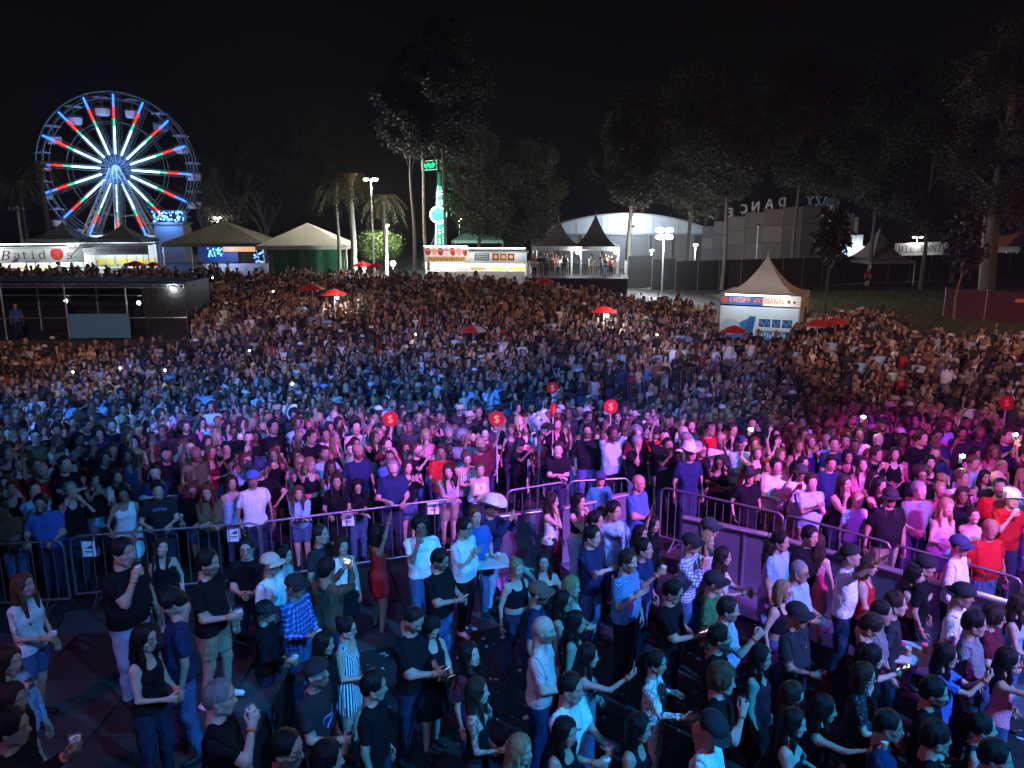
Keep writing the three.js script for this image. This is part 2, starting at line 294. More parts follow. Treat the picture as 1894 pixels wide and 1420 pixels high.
/* o: female, build (0 slim .. 1 heavy), pose, turnHead, nod, top [kind, colour], bottom [kind, colour], shoes colour, hair, hairColor, skin index, beard ... ; cell = grid size */
function bodyGeo(o, cell, headCell, fineHands, whole) {
  const P = POSES[o.pose], L = [], F = o.female ? 1 : 0, b = o.build ?? 0.3, B = b * 0.05;
  const topKind = o.top[0], botKind = o.bottom[0], loose = topKind === 'tee' || topKind === 'long' || topKind === 'polo', dress = topKind === 'dress';
  const sh = F ? 0.15 : 0.176, cl = loose ? 0.01 : 0.003;
  const leanA = (P.lean ?? 0) * DEG, up = (x, y, z) => { const py = y - 0.93; return V(x, 0.93 + py * Math.cos(leanA) - z * Math.sin(leanA), py * Math.sin(leanA) + z * Math.cos(leanA)); };
  const st = o.stance ?? 0.09, tw = o.weight ?? 0;                        // half the gap between the feet; weight shifted to one leg
  // torso
  const hor = (y, w, r, z, k = 0.06, tag = 'torso') => cap(L, up(-w, y, z), up(w, y, z), r, r, k, tag);
  hor(0.92, F ? 0.072 : 0.06, (F ? 0.106 : 0.098) + B * 0.9 + cl, -0.012);
  hor(1.06, F ? 0.04 : 0.062, (F ? 0.085 : 0.09) + B * 1.5 + cl * 1.4, B * 0.6); hor(1.17, F ? 0.052 : 0.074, (F ? 0.086 : 0.094) + B * 0.8 + cl, 0.0);
  hor(1.28, F ? 0.074 : 0.096, (F ? 0.082 : 0.094) + B * 0.4 + cl * 0.7, -0.008);
  for (const s of [-1, 1]) cap(L, up(s * 0.03, 1.4, -0.028), up(s * sh * 0.82, 1.355, -0.02), 0.052, 0.056 + cl * 0.3, 0.04, 'torso');
  if (F) for (const s of [-1, 1]) cap(L, up(s * 0.065, 1.25, 0.07), up(s * 0.06, 1.24, 0.085), 0.05 + B * 0.3, 0.045, 0.03, 'torso');
  cap(L, up(0, 1.38, -0.025), up(0, 1.5, -0.005), F ? 0.052 : 0.062, F ? 0.045 : 0.055, 0.045, 'neck');
  // arms
  const hands = [], sleeve = topKind === 'tee' || topKind === 'polo' ? 0.72 : topKind === 'long' ? 2 : 0;
  [-1, 1].forEach((s, i) => {
    const S = up(s * sh, 1.362, -0.018), w = P.w[i], hint = V(s * (P.out ? 1.4 : 0.55), -1, P.out ? -0.2 : -0.4);
    let tgt = V(w[0], w[1], w[2]); const ar = 1 + b * 0.25;
    if (F && Math.abs(w[0]) > 0.2 && w[1] < 1.05) tgt.x *= 0.93; if (b > 0.5 && w[1] < 1.05) tgt.x *= 1.12;
    if (o.jit) tgt.add(V((o.jit[i * 3] - 0.5) * 0.07, (o.jit[i * 3 + 1] - 0.5) * 0.07, (o.jit[i * 3 + 2] - 0.5) * 0.05));
    const [E, W] = ik(S, tgt, 0.28, 0.25, hint), a = (F ? 0.82 : 1) * ar;
    cap(L, S, E, 0.049 * a, 0.037 * a, 0.035, 'ua' + i, sleeve ? [sleeve, 0.014] : null);
    cap(L, E, W, 0.037 * a, 0.025 * a, 0.012, 'fa' + i, sleeve > 1 ? [0.97, 0.012] : null);
    const dir = W.clone().sub(E).normalize(); let palm = V(-s * 1, 0, 0.15);
    const k = P.hand[i]; if (k === 'grip') palm = P.hold === 'phone' ? V(-s * 0.3, 0.1, -1) : V(-s * 1, 0, -0.2); if (k === 'flat' && w[1] > 1.5) palm = V(0, 0, 1); if (o.pose.startsWith('lean')) palm = V(0, -1, 0.1); if (o.pose === 'chest' || w[1] > 1.38 && w[1] < 1.46 && k === 'relaxed') palm = V(-s * 0.5, 0, -1);
    palm.addScaledVector(dir, -palm.dot(dir)).normalize();
    hands.push({ W, dir, palm, kind: k, s });
  });
  // legs
  const wide = botKind === 'jeans' || botKind === 'trousers' ? 0.012 : 0.004, legR = 1 + b * 0.22;
  [-1, 1].forEach((s, i) => {
    const H = V(s * 0.088, 0.9, -0.01), A = V(s * st, 0.085, -0.03 + tw * s * 0.08), K = V(s * (0.088 + st) / 2 + tw * 0.02, 0.49, 0.02 + tw * s * 0.05);
    cap(L, H, K, 0.088 * legR * (F ? 1.03 : 1), 0.058 * legR, 0.03, 'th' + i, [botKind === 'shorts' ? 0.8 : 2, wide + (botKind === 'shorts' ? 0.014 : 0)]);
    cap(L, K, A, 0.055 * legR, 0.036, 0.02, 'ca' + i, [2, botKind === 'shorts' || botKind === 'skirt' || dress ? 0 : wide * 1.3]);
    cap(L, V(A.x, 0.05, A.z - 0.03), V(A.x + s * 0.03, 0.036, A.z + 0.15), 0.042, 0.034, 0.02, 'foot');
  });
  if (botKind === 'skirt' || dress) { const y1 = o.hem ?? 0.58; cap(L, V(-0.06, 0.93, -0.01), V(-0.075, y1, 0), 0.11 + B, 0.12 + B, 0.04, 'skirt'); cap(L, V(0.06, 0.93, -0.01), V(0.075, y1, 0), 0.11 + B, 0.12 + B, 0.06, 'skirt'); }
  const [lo, hi] = bounds(L, cell * 1.5), m = netMesh(lo, hi, cell, fillCaps(L)), nv = m.pos.length / 3;
  // which cloth each point belongs to
  const hemY = topKind === 'crop' ? 1.1 : topKind === 'polo' || topKind === 'tee' ? 0.86 : topKind === 'long' ? 0.84 : 0.9, region = new Uint8Array(nv), cs = Math.cos(leanA), sn = Math.sin(leanA);
  for (let i = 0; i < nv; i++) {
    const [x, y, z] = [m.pos[i * 3], m.pos[i * 3 + 1], m.pos[i * 3 + 2]]; let best = 9, tag = '', t = 0;
    for (const p of L) { const d = capDist(p, x, y, z); if (d < best) { best = d; tag = p.tag; t = capDist.t; } }
    const ly = 0.93 + (y - 0.93) * cs + z * sn, lz = -(y - 0.93) * sn + z * cs;
    let r = 0;
    if (tag === 'torso' || tag === 'neck' || tag.startsWith('ua')) {
      const nr = Math.hypot(x, (lz + 0.02) * 0.9), scoop = o.scoop ?? 0;
      if (tag === 'neck' && ly > 1.435) r = 0;
      else if (topKind === 'tank' || dress || topKind === 'crop') {
        const strap = Math.abs(Math.abs(x) - 0.085) < 0.025;
        r = tag === 'torso' && ly < (lz > 0 ? 1.31 : 1.34) + (strap ? 0.2 : 0) && !tag.startsWith('ua') ? 1 : 0; if (tag === 'neck') r = 0;
      } else if (topKind === 'tube') r = tag === 'torso' && ly < 1.285 ? 1 : 0;
      else r = tag.startsWith('ua') ? (t < sleeve ? 1 : 0) : ly > 1.43 - scoop && nr < 0.085 + scoop * 0.3 && lz > -0.02 || ly > 1.455 && nr < 0.08 ? 0 : 1;
      if (r === 1 && tag === 'torso' && ly < hemY) r = dress ? 1 : 2;
      if (r === 0 && tag === 'torso' && ly < 1.02 && !(topKind === 'crop')) r = 2; if (topKind === 'crop' && tag === 'torso' && ly < 1.1) r = ly < 1.0 ? 2 : 0;
    } else if (tag.startsWith('fa')) r = sleeve > 1 && t < 0.95 ? 1 : 0;
    else if (tag === 'skirt') r = dress ? 1 : 2;
    else if (tag.startsWith('th')) r = loose && leanA === 0 && y > hemY ? 1 : botKind === 'shorts' ? (t < 0.8 ? 2 : 0) : botKind === 'skirt' || dress ? (y > (o.hem ?? 0.58) - 0.06 ? (dress ? 1 : 2) : 0) : 2;
    else if (tag.startsWith('ca')) r = botKind === 'shorts' || botKind === 'skirt' || dress ? 0 : t < 0.97 ? 2 : 3;
    else if (tag === 'foot') r = 3;
    region[i] = r;
  }
  const g0 = geo(m.pos, m.idx), nrm = g0.attributes.normal.array, sd = o.foldSeed ?? 0;
  for (let i = 0; i < nv; i++) if (region[i] === 1 || region[i] === 2) {     // folds of the cloth
    const [x, y, z] = [m.pos[i * 3], m.pos[i * 3 + 1], m.pos[i * 3 + 2]];
    const f = ((0.5 - Math.abs(noise(x * 7 + sd, y * 4 + x * 6, z * 7)) * 2.2) * 0.6 + noise(x * 18, y * 8 - z * 8 + sd, z * 18) * 0.5) * (region[i] === 1 && !loose ? 0.008 : 0.024);
    for (let k = 0; k < 3; k++) m.pos[i * 3 + k] += nrm[i * 3 + k] * f;
  }
  const tri = new Uint8Array(m.idx.length / 3), side = new Map(), next = new Map();      // straight hems: the seam points are drawn along the seam
  for (let i = 0; i < tri.length; i++) { const a = region[m.idx[i * 3]], b = region[m.idx[i * 3 + 1]], c = region[m.idx[i * 3 + 2]]; tri[i] = a === b || a === c ? a : b; }
  for (let i = 0; i < m.idx.length; i++) {
    const a = m.idx[i], b = m.idx[i % 3 === 2 ? i - 2 : i + 1], key = a < b ? a * nv + b : b * nv + a, r = tri[(i / 3) | 0];
    if (!side.has(key)) side.set(key, r); else if (side.get(key) !== r) for (const [p, q] of [[a, b], [b, a]]) { if (!next.has(p)) next.set(p, []); next.get(p).push(q); }
  }
  for (let k = 0; k < 4; k++) { const moved = []; for (const [p, list] of next) if (list.length === 2) moved.push([p, [0, 1, 2].map((c) => m.pos[p * 3 + c] * 0.4 + (m.pos[list[0] * 3 + c] + m.pos[list[1] * 3 + c]) * 0.3)]); for (const [p, w] of moved) for (let c = 0; c < 3; c++) m.pos[p * 3 + c] = w[c]; }
  // split into skin / top / bottom / shoes
  const sets = [0, 1, 2, 3].map(() => ({ map: new Map(), pos: [], col: [], idx: [] }));
  for (let i = 0; i < m.idx.length; i += 3) {
    const t = [m.idx[i], m.idx[i + 1], m.idx[i + 2]], s = sets[tri[i / 3]];
    for (const v of t) { if (!s.map.has(v)) { s.map.set(v, s.pos.length / 3); s.pos.push(m.pos[v * 3], m.pos[v * 3 + 1], m.pos[v * 3 + 2]); } s.idx.push(s.map.get(v)); }
  }
  if (whole && (botKind === 'shorts' || botKind === 'skirt' || dress || topKind === 'crop' || topKind === 'long')) {      // the body goes on under the clothes
    const s = sets[0]; for (let i = 0; i < m.idx.length; i += 3) if (tri[i / 3] === 1 || tri[i / 3] === 2 || tri[i / 3] === 3) for (let j = 0; j < 3; j++) { const v = m.idx[i + j]; if (!s.map.has(v)) { s.map.set(v, s.pos.length / 3); for (let k = 0; k < 3; k++) s.pos.push(m.pos[v * 3 + k] - nrm[v * 3 + k] * 0.009); } s.idx.push(s.map.get(v)); }
  }
  const skin = sets[0]; const tat = o.tattoo;
  for (let i = 0; i < skin.pos.length; i += 3) { const n = 1 + noise(skin.pos[i] * 12, skin.pos[i + 1] * 12, skin.pos[i + 2] * 12) * 0.08; let q = 1; if (tat && skin.pos[i + 1] > 1.05 && Math.abs(skin.pos[i]) > 0.14 && noise(skin.pos[i] * 40, skin.pos[i + 1] * 40, skin.pos[i + 2] * 40) > 0.05) q = 0.3; skin.col.push(n * q, n * q, n * q); }
  // head
  const hp = up(0, 1.6, 0.012), eul = new THREE.Euler(((P.nod ?? 0) + (o.nod ?? 0)) * DEG + leanA * 0.5, (o.turnHead ?? 0) * DEG, (o.tilt ?? 0) * DEG, 'YXZ');
  const hm = new THREE.Matrix4().makeRotationFromEuler(eul).setPosition(hp), head = headMesh(!!F, headCell), base = skin.pos.length / 3, v = V(0, 0, 0), hs = F ? 1.07 : 1.12;
  const tint = { female: F, brow: o.hairColor ? 0.35 : 0.3, beard: o.beard, smile: o.smile };
  for (let i = 0; i < head.pos.length; i += 3) {
    const [x, y, z] = [head.pos[i], head.pos[i + 1], head.pos[i + 2]];
    v.set(x * hs, y * hs, z * hs); if (y < -0.09) { const w = ss(-0.09, -0.17, y); v.applyMatrix4(hm).lerp(up(x * hs, 1.6 + y * hs, 0.012 + z * hs), w); } else v.applyMatrix4(hm);
    skin.pos.push(v.x, v.y, v.z); skin.col.push(...faceTint(x, y, z, tint));
  }
  for (const i of head.idx) skin.idx.push(i + base);
  // hands
  const grips = [];
  for (const H of hands) {
    const hmsh = handMesh(H.kind, fineHands), b0 = skin.pos.length / 3, X = new THREE.Vector3().crossVectors(H.dir, H.palm).normalize(), thumb = V(0, 1, 0.3), mir = X.dot(H.kind === 'grip' || H.kind === 'fist' ? V(0, 1, 0.2) : H.palm.z > 0.6 ? V(-H.s, 0, 0) : thumb.setZ(1)) < 0 ? -1 : 1, sc = F ? 0.9 : 1;
    for (let i = 0; i < hmsh.pos.length; i += 3) {
      v.copy(H.W).addScaledVector(X, hmsh.pos[i] * mir * sc).addScaledVector(H.dir, hmsh.pos[i + 1] * sc).addScaledVector(H.palm, hmsh.pos[i + 2] * sc);
      skin.pos.push(v.x, v.y, v.z); skin.col.push(0.97, 0.95, 0.95);
    }
    for (let i = 0; i < hmsh.idx.length; i += 3) mir > 0 ? skin.idx.push(hmsh.idx[i] + b0, hmsh.idx[i + 1] + b0, hmsh.idx[i + 2] + b0) : skin.idx.push(hmsh.idx[i] + b0, hmsh.idx[i + 2] + b0, hmsh.idx[i + 1] + b0);
    grips.push(H.W.clone().addScaledVector(H.dir, 0.085).addScaledVector(H.palm, 0.034));
  }
  return { parts: sets.map((s) => (s.idx.length ? geo(s.pos, s.idx, s.col.length ? s.col : undefined) : null)), headMatrix: hm.clone().scale(V(hs, hs, hs)), grips, hands };
}
// ---------------------------------------------------------------- a person with hair and clothes; what they hold is a thing of its own
const HAIR = { black: [0.012, 0.01, 0.009], brown: [0.045, 0.024, 0.014], light: [0.13, 0.07, 0.035], blonde: [0.42, 0.28, 0.13], grey: [0.3, 0.29, 0.28], red: [0.2, 0.045, 0.018] };
const DYE = {
  black: [0.009, 0.009, 0.011], white: [0.78, 0.78, 0.78], 'dark grey': [0.03, 0.031, 0.035], grey: [0.2, 0.2, 0.21], navy: [0.018, 0.03, 0.085], blue: [0.05, 0.13, 0.42], 'light blue': [0.3, 0.48, 0.68], teal: [0.03, 0.2, 0.22],
  red: [0.5, 0.018, 0.02], maroon: [0.13, 0.015, 0.03], pink: [0.68, 0.24, 0.33], 'pale pink': [0.72, 0.46, 0.42], beige: [0.55, 0.45, 0.33], olive: [0.1, 0.1, 0.045], brown: [0.13, 0.07, 0.04], green: [0.04, 0.2, 0.07], yellow: [0.7, 0.48, 0.06],
  lilac: [0.48, 0.36, 0.62], orange: [0.65, 0.19, 0.03], cream: [0.7, 0.64, 0.5], denim: [0.07, 0.12, 0.24], 'light denim': [0.3, 0.4, 0.52], 'dark denim': [0.025, 0.035, 0.07], khaki: [0.3, 0.24, 0.15],
};
const weave = noiseTex(256, (x, y) => { const r = (f, k) => 1 - Math.min(1, Math.abs(tile(x, y, f, k)) * 3), c = 0.15 + r(2.2, 4) * 0.4 + r(4.5, 8) * 0.28 + r(9, 14) * 0.12 + Math.sin(x * 402) * Math.sin(y * 402) * 0.04; return [c, c, c]; }, false, 1);
const PRINTS = {
  stripes: () => canvasTex(512, 512, (c, w, h) => { c.fillStyle = '#f4f4f4'; c.fillRect(0, 0, w, h); c.fillStyle = '#101016'; for (let i = 0; i < 12; i++) c.fillRect(i * 42.67, 0, 21, h); }),
  plaid: () => canvasTex(256, 256, (c, w, h) => { c.fillStyle = '#2450a8'; c.fillRect(0, 0, w, h); for (let i = 0; i < 8; i++) { c.fillStyle = 'rgba(215,230,255,0.45)'; c.fillRect(i * 32, 0, 7, h); c.fillRect(0, i * 32, w, 7); c.fillStyle = 'rgba(10,20,60,0.45)'; c.fillRect(i * 32 + 15, 0, 9, h); c.fillRect(0, i * 32 + 15, w, 9); } }),
  checks: () => canvasTex(256, 256, (c, w, h) => { c.fillStyle = '#dfe8ef'; c.fillRect(0, 0, w, h); for (let i = 0; i < 12; i++) { c.fillStyle = 'rgba(30,80,140,0.6)'; c.fillRect(i * 21.33, 0, 8, h); c.fillRect(0, i * 21.33, w, 8); } }),
  dots: () => canvasTex(256, 256, (c, w, h) => { c.fillStyle = '#3d79a4'; c.fillRect(0, 0, w, h); c.fillStyle = '#9fd0e8'; for (let y = 0; y < 16; y++) for (let x = 0; x < 16; x++) { c.beginPath(); c.arc(x * 16 + (y % 2) * 8, y * 16, 3, 0, 7); c.fill(); } }),
  speckle: () => canvasTex(256, 256, (c, w, h) => { c.fillStyle = '#0b0b10'; c.fillRect(0, 0, w, h); c.fillStyle = '#cfd4e4'; for (let i = 0; i < 420; i++) { c.beginPath(); c.arc(rnd() * w, rnd() * h, 1.6, 0, 7); c.fill(); } }),
  leaves: () => canvasTex(512, 512, (c, w, h) => { c.fillStyle = '#cfd9d2'; c.fillRect(0, 0, w, h); for (let i = 0; i < 260; i++) { c.save(); c.translate(rnd() * w, rnd() * h); c.rotate(rnd() * 6.3); c.fillStyle = pick(['#4f7d86', '#8fae9d', '#b9a27c', '#33586b', '#e8ece2']); c.beginPath(); c.ellipse(0, 0, 26, 8, 0, 0, 7); c.fill(); c.restore(); } }),
  word: () => canvasTex(512, 512, (c, w, h) => { c.fillStyle = '#ececec'; c.fillRect(0, 0, w, h); c.fillStyle = '#5f7f9c'; c.font = 'bold 56px serif'; c.textAlign = 'center'; c.fillText('GUCCI', w / 2, 172); }),
  bluemark: () => canvasTex(512, 512, (c, w, h) => { c.fillStyle = '#15161b'; c.fillRect(0, 0, w, h); c.strokeStyle = '#4d8fd6'; c.lineWidth = 14; c.lineCap = 'round'; c.beginPath(); c.moveTo(190, 250); c.bezierCurveTo(240, 150, 330, 300, 350, 170); c.stroke(); c.beginPath(); c.moveTo(220, 290); c.lineTo(330, 240); c.stroke(); }),
  chestmark: () => canvasTex(512, 512, (c, w, h) => { c.fillStyle = '#131318'; c.fillRect(0, 0, w, h); c.fillStyle = '#5d93d8'; for (let k = 0; k < 7; k++) { c.fillRect(160 + k * 28, 140 - Math.abs(k - 3) * -3, 17, 32); c.clearRect(0, 0, 0, 0); } c.fillStyle = '#131318'; for (let k = 0; k < 7; k++) c.fillRect(166 + k * 28, 150 + (k % 2) * 8, 6, 10); }),
};
const printMats = new Map();
function printMat(name) {
  if (!printMats.has(name)) { const t = PRINTS[name](); if (!['word', 'bluemark', 'chestmark'].includes(name)) t.wrapS = t.wrapT = THREE.RepeatWrapping; printMats.set(name, new THREE.MeshStandardMaterial({ map: t, roughness: 0.85, bumpMap: weave, bumpScale: 0.01 })); }
  return printMats.get(name);
}
function clothUV(g, front) {     // in metres round the body; a chest print lies on the front only
  const p = g.attributes.position, uv = new Float32Array(p.count * 2);
  for (let i = 0; i < p.count; i++) {
    const x = p.getX(i), y = p.getY(i), z = p.getZ(i);
    if (front) { uv[i * 2] = z > 0.02 ? clamp(x / 0.5 + 0.5, 0.02, 0.98) : 0.02; uv[i * 2 + 1] = clamp((y - 0.85) / 0.62, 0.02, 0.98); }
    else { uv[i * 2] = (Math.abs(x) > 0.2 ? z * 2.2 : Math.atan2(x, z) * 0.18 * 2.5); uv[i * 2 + 1] = y * 2.2; }
  }
  g.setAttribute('uv', new THREE.BufferAttribute(uv, 2)); return g;
}
const skinMats = SKIN.map((c) => { const m = new THREE.MeshPhysicalMaterial({ vertexColors: true, roughness: 0.5, specularIntensity: 0.6 }); m.color.setRGB(...c); return m; });
const tone = new Map();
function clothMat(c, k) { const a = DYE[c], key = c + k; if (!tone.has(key)) { const m = new THREE.MeshPhysicalMaterial({ roughness: 0.9, specularIntensity: 0.25, bumpMap: weave, bumpScale: 0.012 }); m.color.setRGB(...a.map((v) => v * k)); tone.set(key, m); } return tone.get(key); }
const strandTex = canvasTex(256, 64, (c, w, h) => { c.fillStyle = '#a8a8a8'; c.fillRect(0, 0, w, h); for (let i = 0; i < 420; i++) { const v = Math.floor(rr(70, 255)); c.strokeStyle = `rgba(${v},${v},${v},0.5)`; c.lineWidth = rr(0.6, 2); const x = rnd() * w; c.beginPath(); c.moveTo(x, 0); c.bezierCurveTo(x + rr(-4, 4), h * 0.3, x + rr(-4, 4), h * 0.6, x, h); c.stroke(); } });
strandTex.wrapS = strandTex.wrapT = THREE.RepeatWrapping;
const hairMats = new Map();
const hairMat = (c) => { if (!hairMats.has(c)) { const q = new THREE.MeshPhysicalMaterial({ map: strandTex, bumpMap: strandTex, bumpScale: 0.006, roughness: 0.55, specularIntensity: 0.45 }); q.color.setRGB(...HAIR[c].map((v) => v * 1.7)); hairMats.set(c, q); } return hairMats.get(c); };
// hats, in head space
const capGeo = (() => { const d = new THREE.SphereGeometry(0.112, 20, 10, 0, 6.2832, 0, 1.6).scale(0.9, 0.84, 1.02).translate(0, 0.045, -0.012), pos = [], idx = []; for (let j = 0; j < 4; j++) for (let i = 0; i < 11; i++) { const a = (i / 10 - 0.5) * 2.3, r = 0.1 + (j % 2) * 0.068 * Math.cos(a * 0.62); pos.push(Math.sin(a) * r * 0.93, 0.05 - (j % 2) * 0.014 - a * a * 0.012 - (j > 1 ? 0.004 : 0), Math.cos(a) * r * 1.03 - 0.01); } for (const [p, q] of [[0, 1], [3, 2], [1, 3], [2, 0]]) for (let i = 0; i < 10; i++) idx.push(p * 11 + i, q * 11 + i, p * 11 + i + 1, p * 11 + i + 1, q * 11 + i, q * 11 + i + 1); const v = geo(pos, idx); return join([d, v.toNonIndexed().setAttribute('uv', new THREE.Float32BufferAttribute(new Float32Array(80 * 3 * 2), 2))].map((g) => { g = plain(g); g.deleteAttribute('uv'); return g; })); })();
const hatGeo = (() => { const pts = [[0.001, 0.2], [0.05, 0.2], [0.075, 0.19], [0.09, 0.14], [0.1, 0.07], [0.105, 0.065], [0.16, 0.062], [0.2, 0.07], [0.2, 0.066], [0.16, 0.056], [0.1, 0.056]].map(([r, y]) => new THREE.Vector2(r, y)), g = new THREE.LatheGeometry(pts, 28), p = g.attributes.position; for (let i = 0; i < p.count; i++) { const x = p.getX(i), y = p.getY(i), z = p.getZ(i), r = Math.hypot(x, z); let ny = y; if (r > 0.11) ny += (x / 0.2) ** 2 * 0.075 - (z / 0.2) ** 2 * 0.02; else if (y > 0.15) ny -= 0.03 * Math.exp(-x * x * 900); p.setXYZ(i, x * 0.95, ny, z * 1.12 - 0.01); } g.computeVertexNormals(); return g; })();
const glassesGeo = join([-1, 1].flatMap((s) => [new THREE.TorusGeometry(0.02, 0.0028, 5, 14).translate(s * 0.031, 0.006, 0.094), bar(V(s * 0.051, 0.012, 0.092), V(s * 0.08, 0.014, 0.0), 0.0028, 4)]).concat([bar(V(-0.011, 0.01, 0.094), V(0.011, 0.01, 0.094), 0.0028, 4)]));
const bandGeo = new THREE.TorusGeometry(0.029, 0.008, 5, 14).rotateX(Math.PI / 2).scale(1, 1.6, 1);
const lanyardGeo = new THREE.TorusGeometry(0.085, 0.004, 4, 24).scale(0.85, 1.5, 0.5).rotateX(-0.35);
const bandMat = mat([0.75, 0.16, 0.05], 0.5), hatMat = mat(DYE.cream, 0.8), glassesMat = mat(0.01, 0.3);
const people = [];
function person(o, x, z, lod) {
  const cell = lod === 0 ? 0.027 : 0.04, headCell = lod === 0 ? 0.0103 : 0.0165, B = bodyGeo(o, cell, headCell, lod === 0 && z > -8, z > -13);
  const s = (o.height ?? (o.female ? 1.62 : 1.74)) / 1.72, y = (o.ground ?? groundY(x, z));
  const g = thing('person', '', 'person', V(x, y, z), (o.yaw ?? 0) * DEG, o.group); g.scale.setScalar(s);
  const [skin, top, bottom, shoes] = B.parts, dk = o.shade ?? 1;
  if (skin) part('body', skin, skinMats[o.skin ?? 1], g);
  const topName = { tee: 't_shirt', polo: 'polo_shirt', long: 'shirt', tank: 'tank_top', crop: 'crop_top', tube: 'strapless_top', dress: 'dress' }[o.top[0]];
  if (top) part(topName, clothUV(top, ['word', 'bluemark', 'chestmark'].includes(o.print)), o.print ? printMat(o.print) : clothMat(o.top[1], dk), g);
  if (bottom) part({ jeans: 'jeans', trousers: 'trousers', shorts: 'shorts', skirt: 'skirt' }[o.bottom[0]], clothUV(bottom), clothMat(o.bottom[1], dk), g);
  if (shoes && lod) part('shoes', shoes, mat(DYE[o.shoes ?? 'black'], 0.6), g);
  if (shoes && !lod) for (const s of [-1, 1]) { const i = shoes.index.array, p = shoes.attributes.position, keep = []; for (let k = 0; k < i.length; k += 3) if ((p.getX(i[k]) + p.getX(i[k + 1]) + p.getX(i[k + 2])) * s > 0) keep.push(i[k], i[k + 1], i[k + 2]); const seenV = new Map(), pp = [], ii = keep.map((v) => { if (!seenV.has(v)) { seenV.set(v, pp.length / 3); pp.push(p.getX(v), p.getY(v), p.getZ(v)); } return seenV.get(v); }); if (ii.length) part('shoe', geo(pp, ii), mat(DYE[o.shoes ?? 'black'], 0.6), g); }
  const onHead = (name, gm, m) => { const k = part(name, gm, m, g); k.matrixAutoUpdate = false; k.matrix.copy(B.headMatrix); k.matrix.decompose(k.position, k.quaternion, k.scale); k.matrixAutoUpdate = true; return k; };
  const hairKind = o.hat && !o.female ? 'buzz' : o.hair;
  if (o.hair !== 'bald') onHead('hair', hairGeo(hairKind, lod === 0 ? 0.0145 : 0.0195), hairMat(o.hairColor ?? 'black'));
  if (o.hat === 'cap') onHead('cap', capGeo, mat(DYE[o.hatColor ?? 'black'], 0.85));
  if (o.hat === 'backcap') onHead('cap', capGeo.clone().rotateY(Math.PI), mat(DYE[o.hatColor ?? 'black'], 0.85));
  if (o.hat === 'cowboy') onHead('cowboy_hat', hatGeo, o.hatColor ? mat(DYE[o.hatColor], 0.8) : hatMat);
  if (o.glasses) onHead('glasses', glassesGeo, glassesMat);
  if (o.chain) part('necklace', lanyardGeo, mat([0.8, 0.75, 0.6], 0.25, { metalness: 1 }), g, V(0, 1.37, 0.075));
  if (lod === 0 && o.band !== false) { const h = B.hands[o.bandHand ?? 0], m = part('wristband', bandGeo, bandMat, g, h.W.clone().addScaledVector(h.dir, -0.02)); m.quaternion.setFromUnitVectors(V(0, 1, 0), h.dir); }
  g.updateMatrixWorld(true);
  const hold = o.hold === undefined ? POSES[o.pose].hold : o.hold, world = (i) => B.grips[i].clone().applyMatrix4(g.matrixWorld);
  people.push({ o, g, hold, world, lod, B });
  return g;
}
// cups and phones
const cupPts = [[0.001, 0], [0.029, 0], [0.029, 0.003], [0.0395, 0.118], [0.041, 0.12], [0.0405, 0.122], [0.0375, 0.118], [0.0275, 0.004], [0.001, 0.004]].map(([r, y]) => new THREE.Vector2(r, y));
const cupGeo = new THREE.LatheGeometry(cupPts, 18).translate(0, -0.06, 0), beerGeo = new THREE.CylinderGeometry(0.0355, 0.027, 0.084, 16).translate(0, -0.013, 0), foamGeo = new THREE.CylinderGeometry(0.0366, 0.0356, 0.014, 16).translate(0, 0.037, 0);
const cupMat = mat([0.95, 0.97, 0.98], 0.12, { transmission: 0.96, thickness: 0 }), beerMat = mat([0.85, 0.36, 0.03], 0.3), foamMat = mat([0.85, 0.82, 0.74], 0.9), colaMat = mat([0.07, 0.025, 0.012], 0.15);
function cupAt(p, label, fill = 'beer', tilt) {
  const g = thing('drinking_cup', label, 'cup', p, 0, 'plastic drink cups'); if (tilt) g.rotation.set(...tilt);
  part('cup', cupGeo, cupMat, g); part('drink', beerGeo, fill === 'cola' ? colaMat : beerMat, g); if (fill !== 'cola') part('foam', foamGeo, foamMat, g); return g;
}
const phoneGeo = new RoundedBoxGeometry(0.075, 0.155, 0.009, 2, 0.004), screenGeo = box(0.067, 0.142, 0.001, 0, 0, 0.0052), lensGeo = join([0.048, 0.028].map((y) => new THREE.CylinderGeometry(0.008, 0.008, 0.003, 10).rotateX(Math.PI / 2).translate(0.02, y, -0.0055)));
const phoneMat = mat(0.02, 0.3), lensMat = mat(0.005, 0.1);
function phoneAt(p, turn, label, lit, tilt = -0.2, side = true) {
  const g = thing('phone', label, 'phone', p, turn, 'phones held up by the audience'); g.rotation.order = 'YXZ'; g.rotation.x = tilt; if (side) g.rotation.z = Math.PI / 2;
  part('case', phoneGeo, phoneMat, g); part('screen', screenGeo, lit ? glow([0.75, 0.85, 1], 1.6) : glow([0.2, 0.25, 0.35], 0.5), g); part('camera_lens', lensGeo, lensMat, g); return g;
}
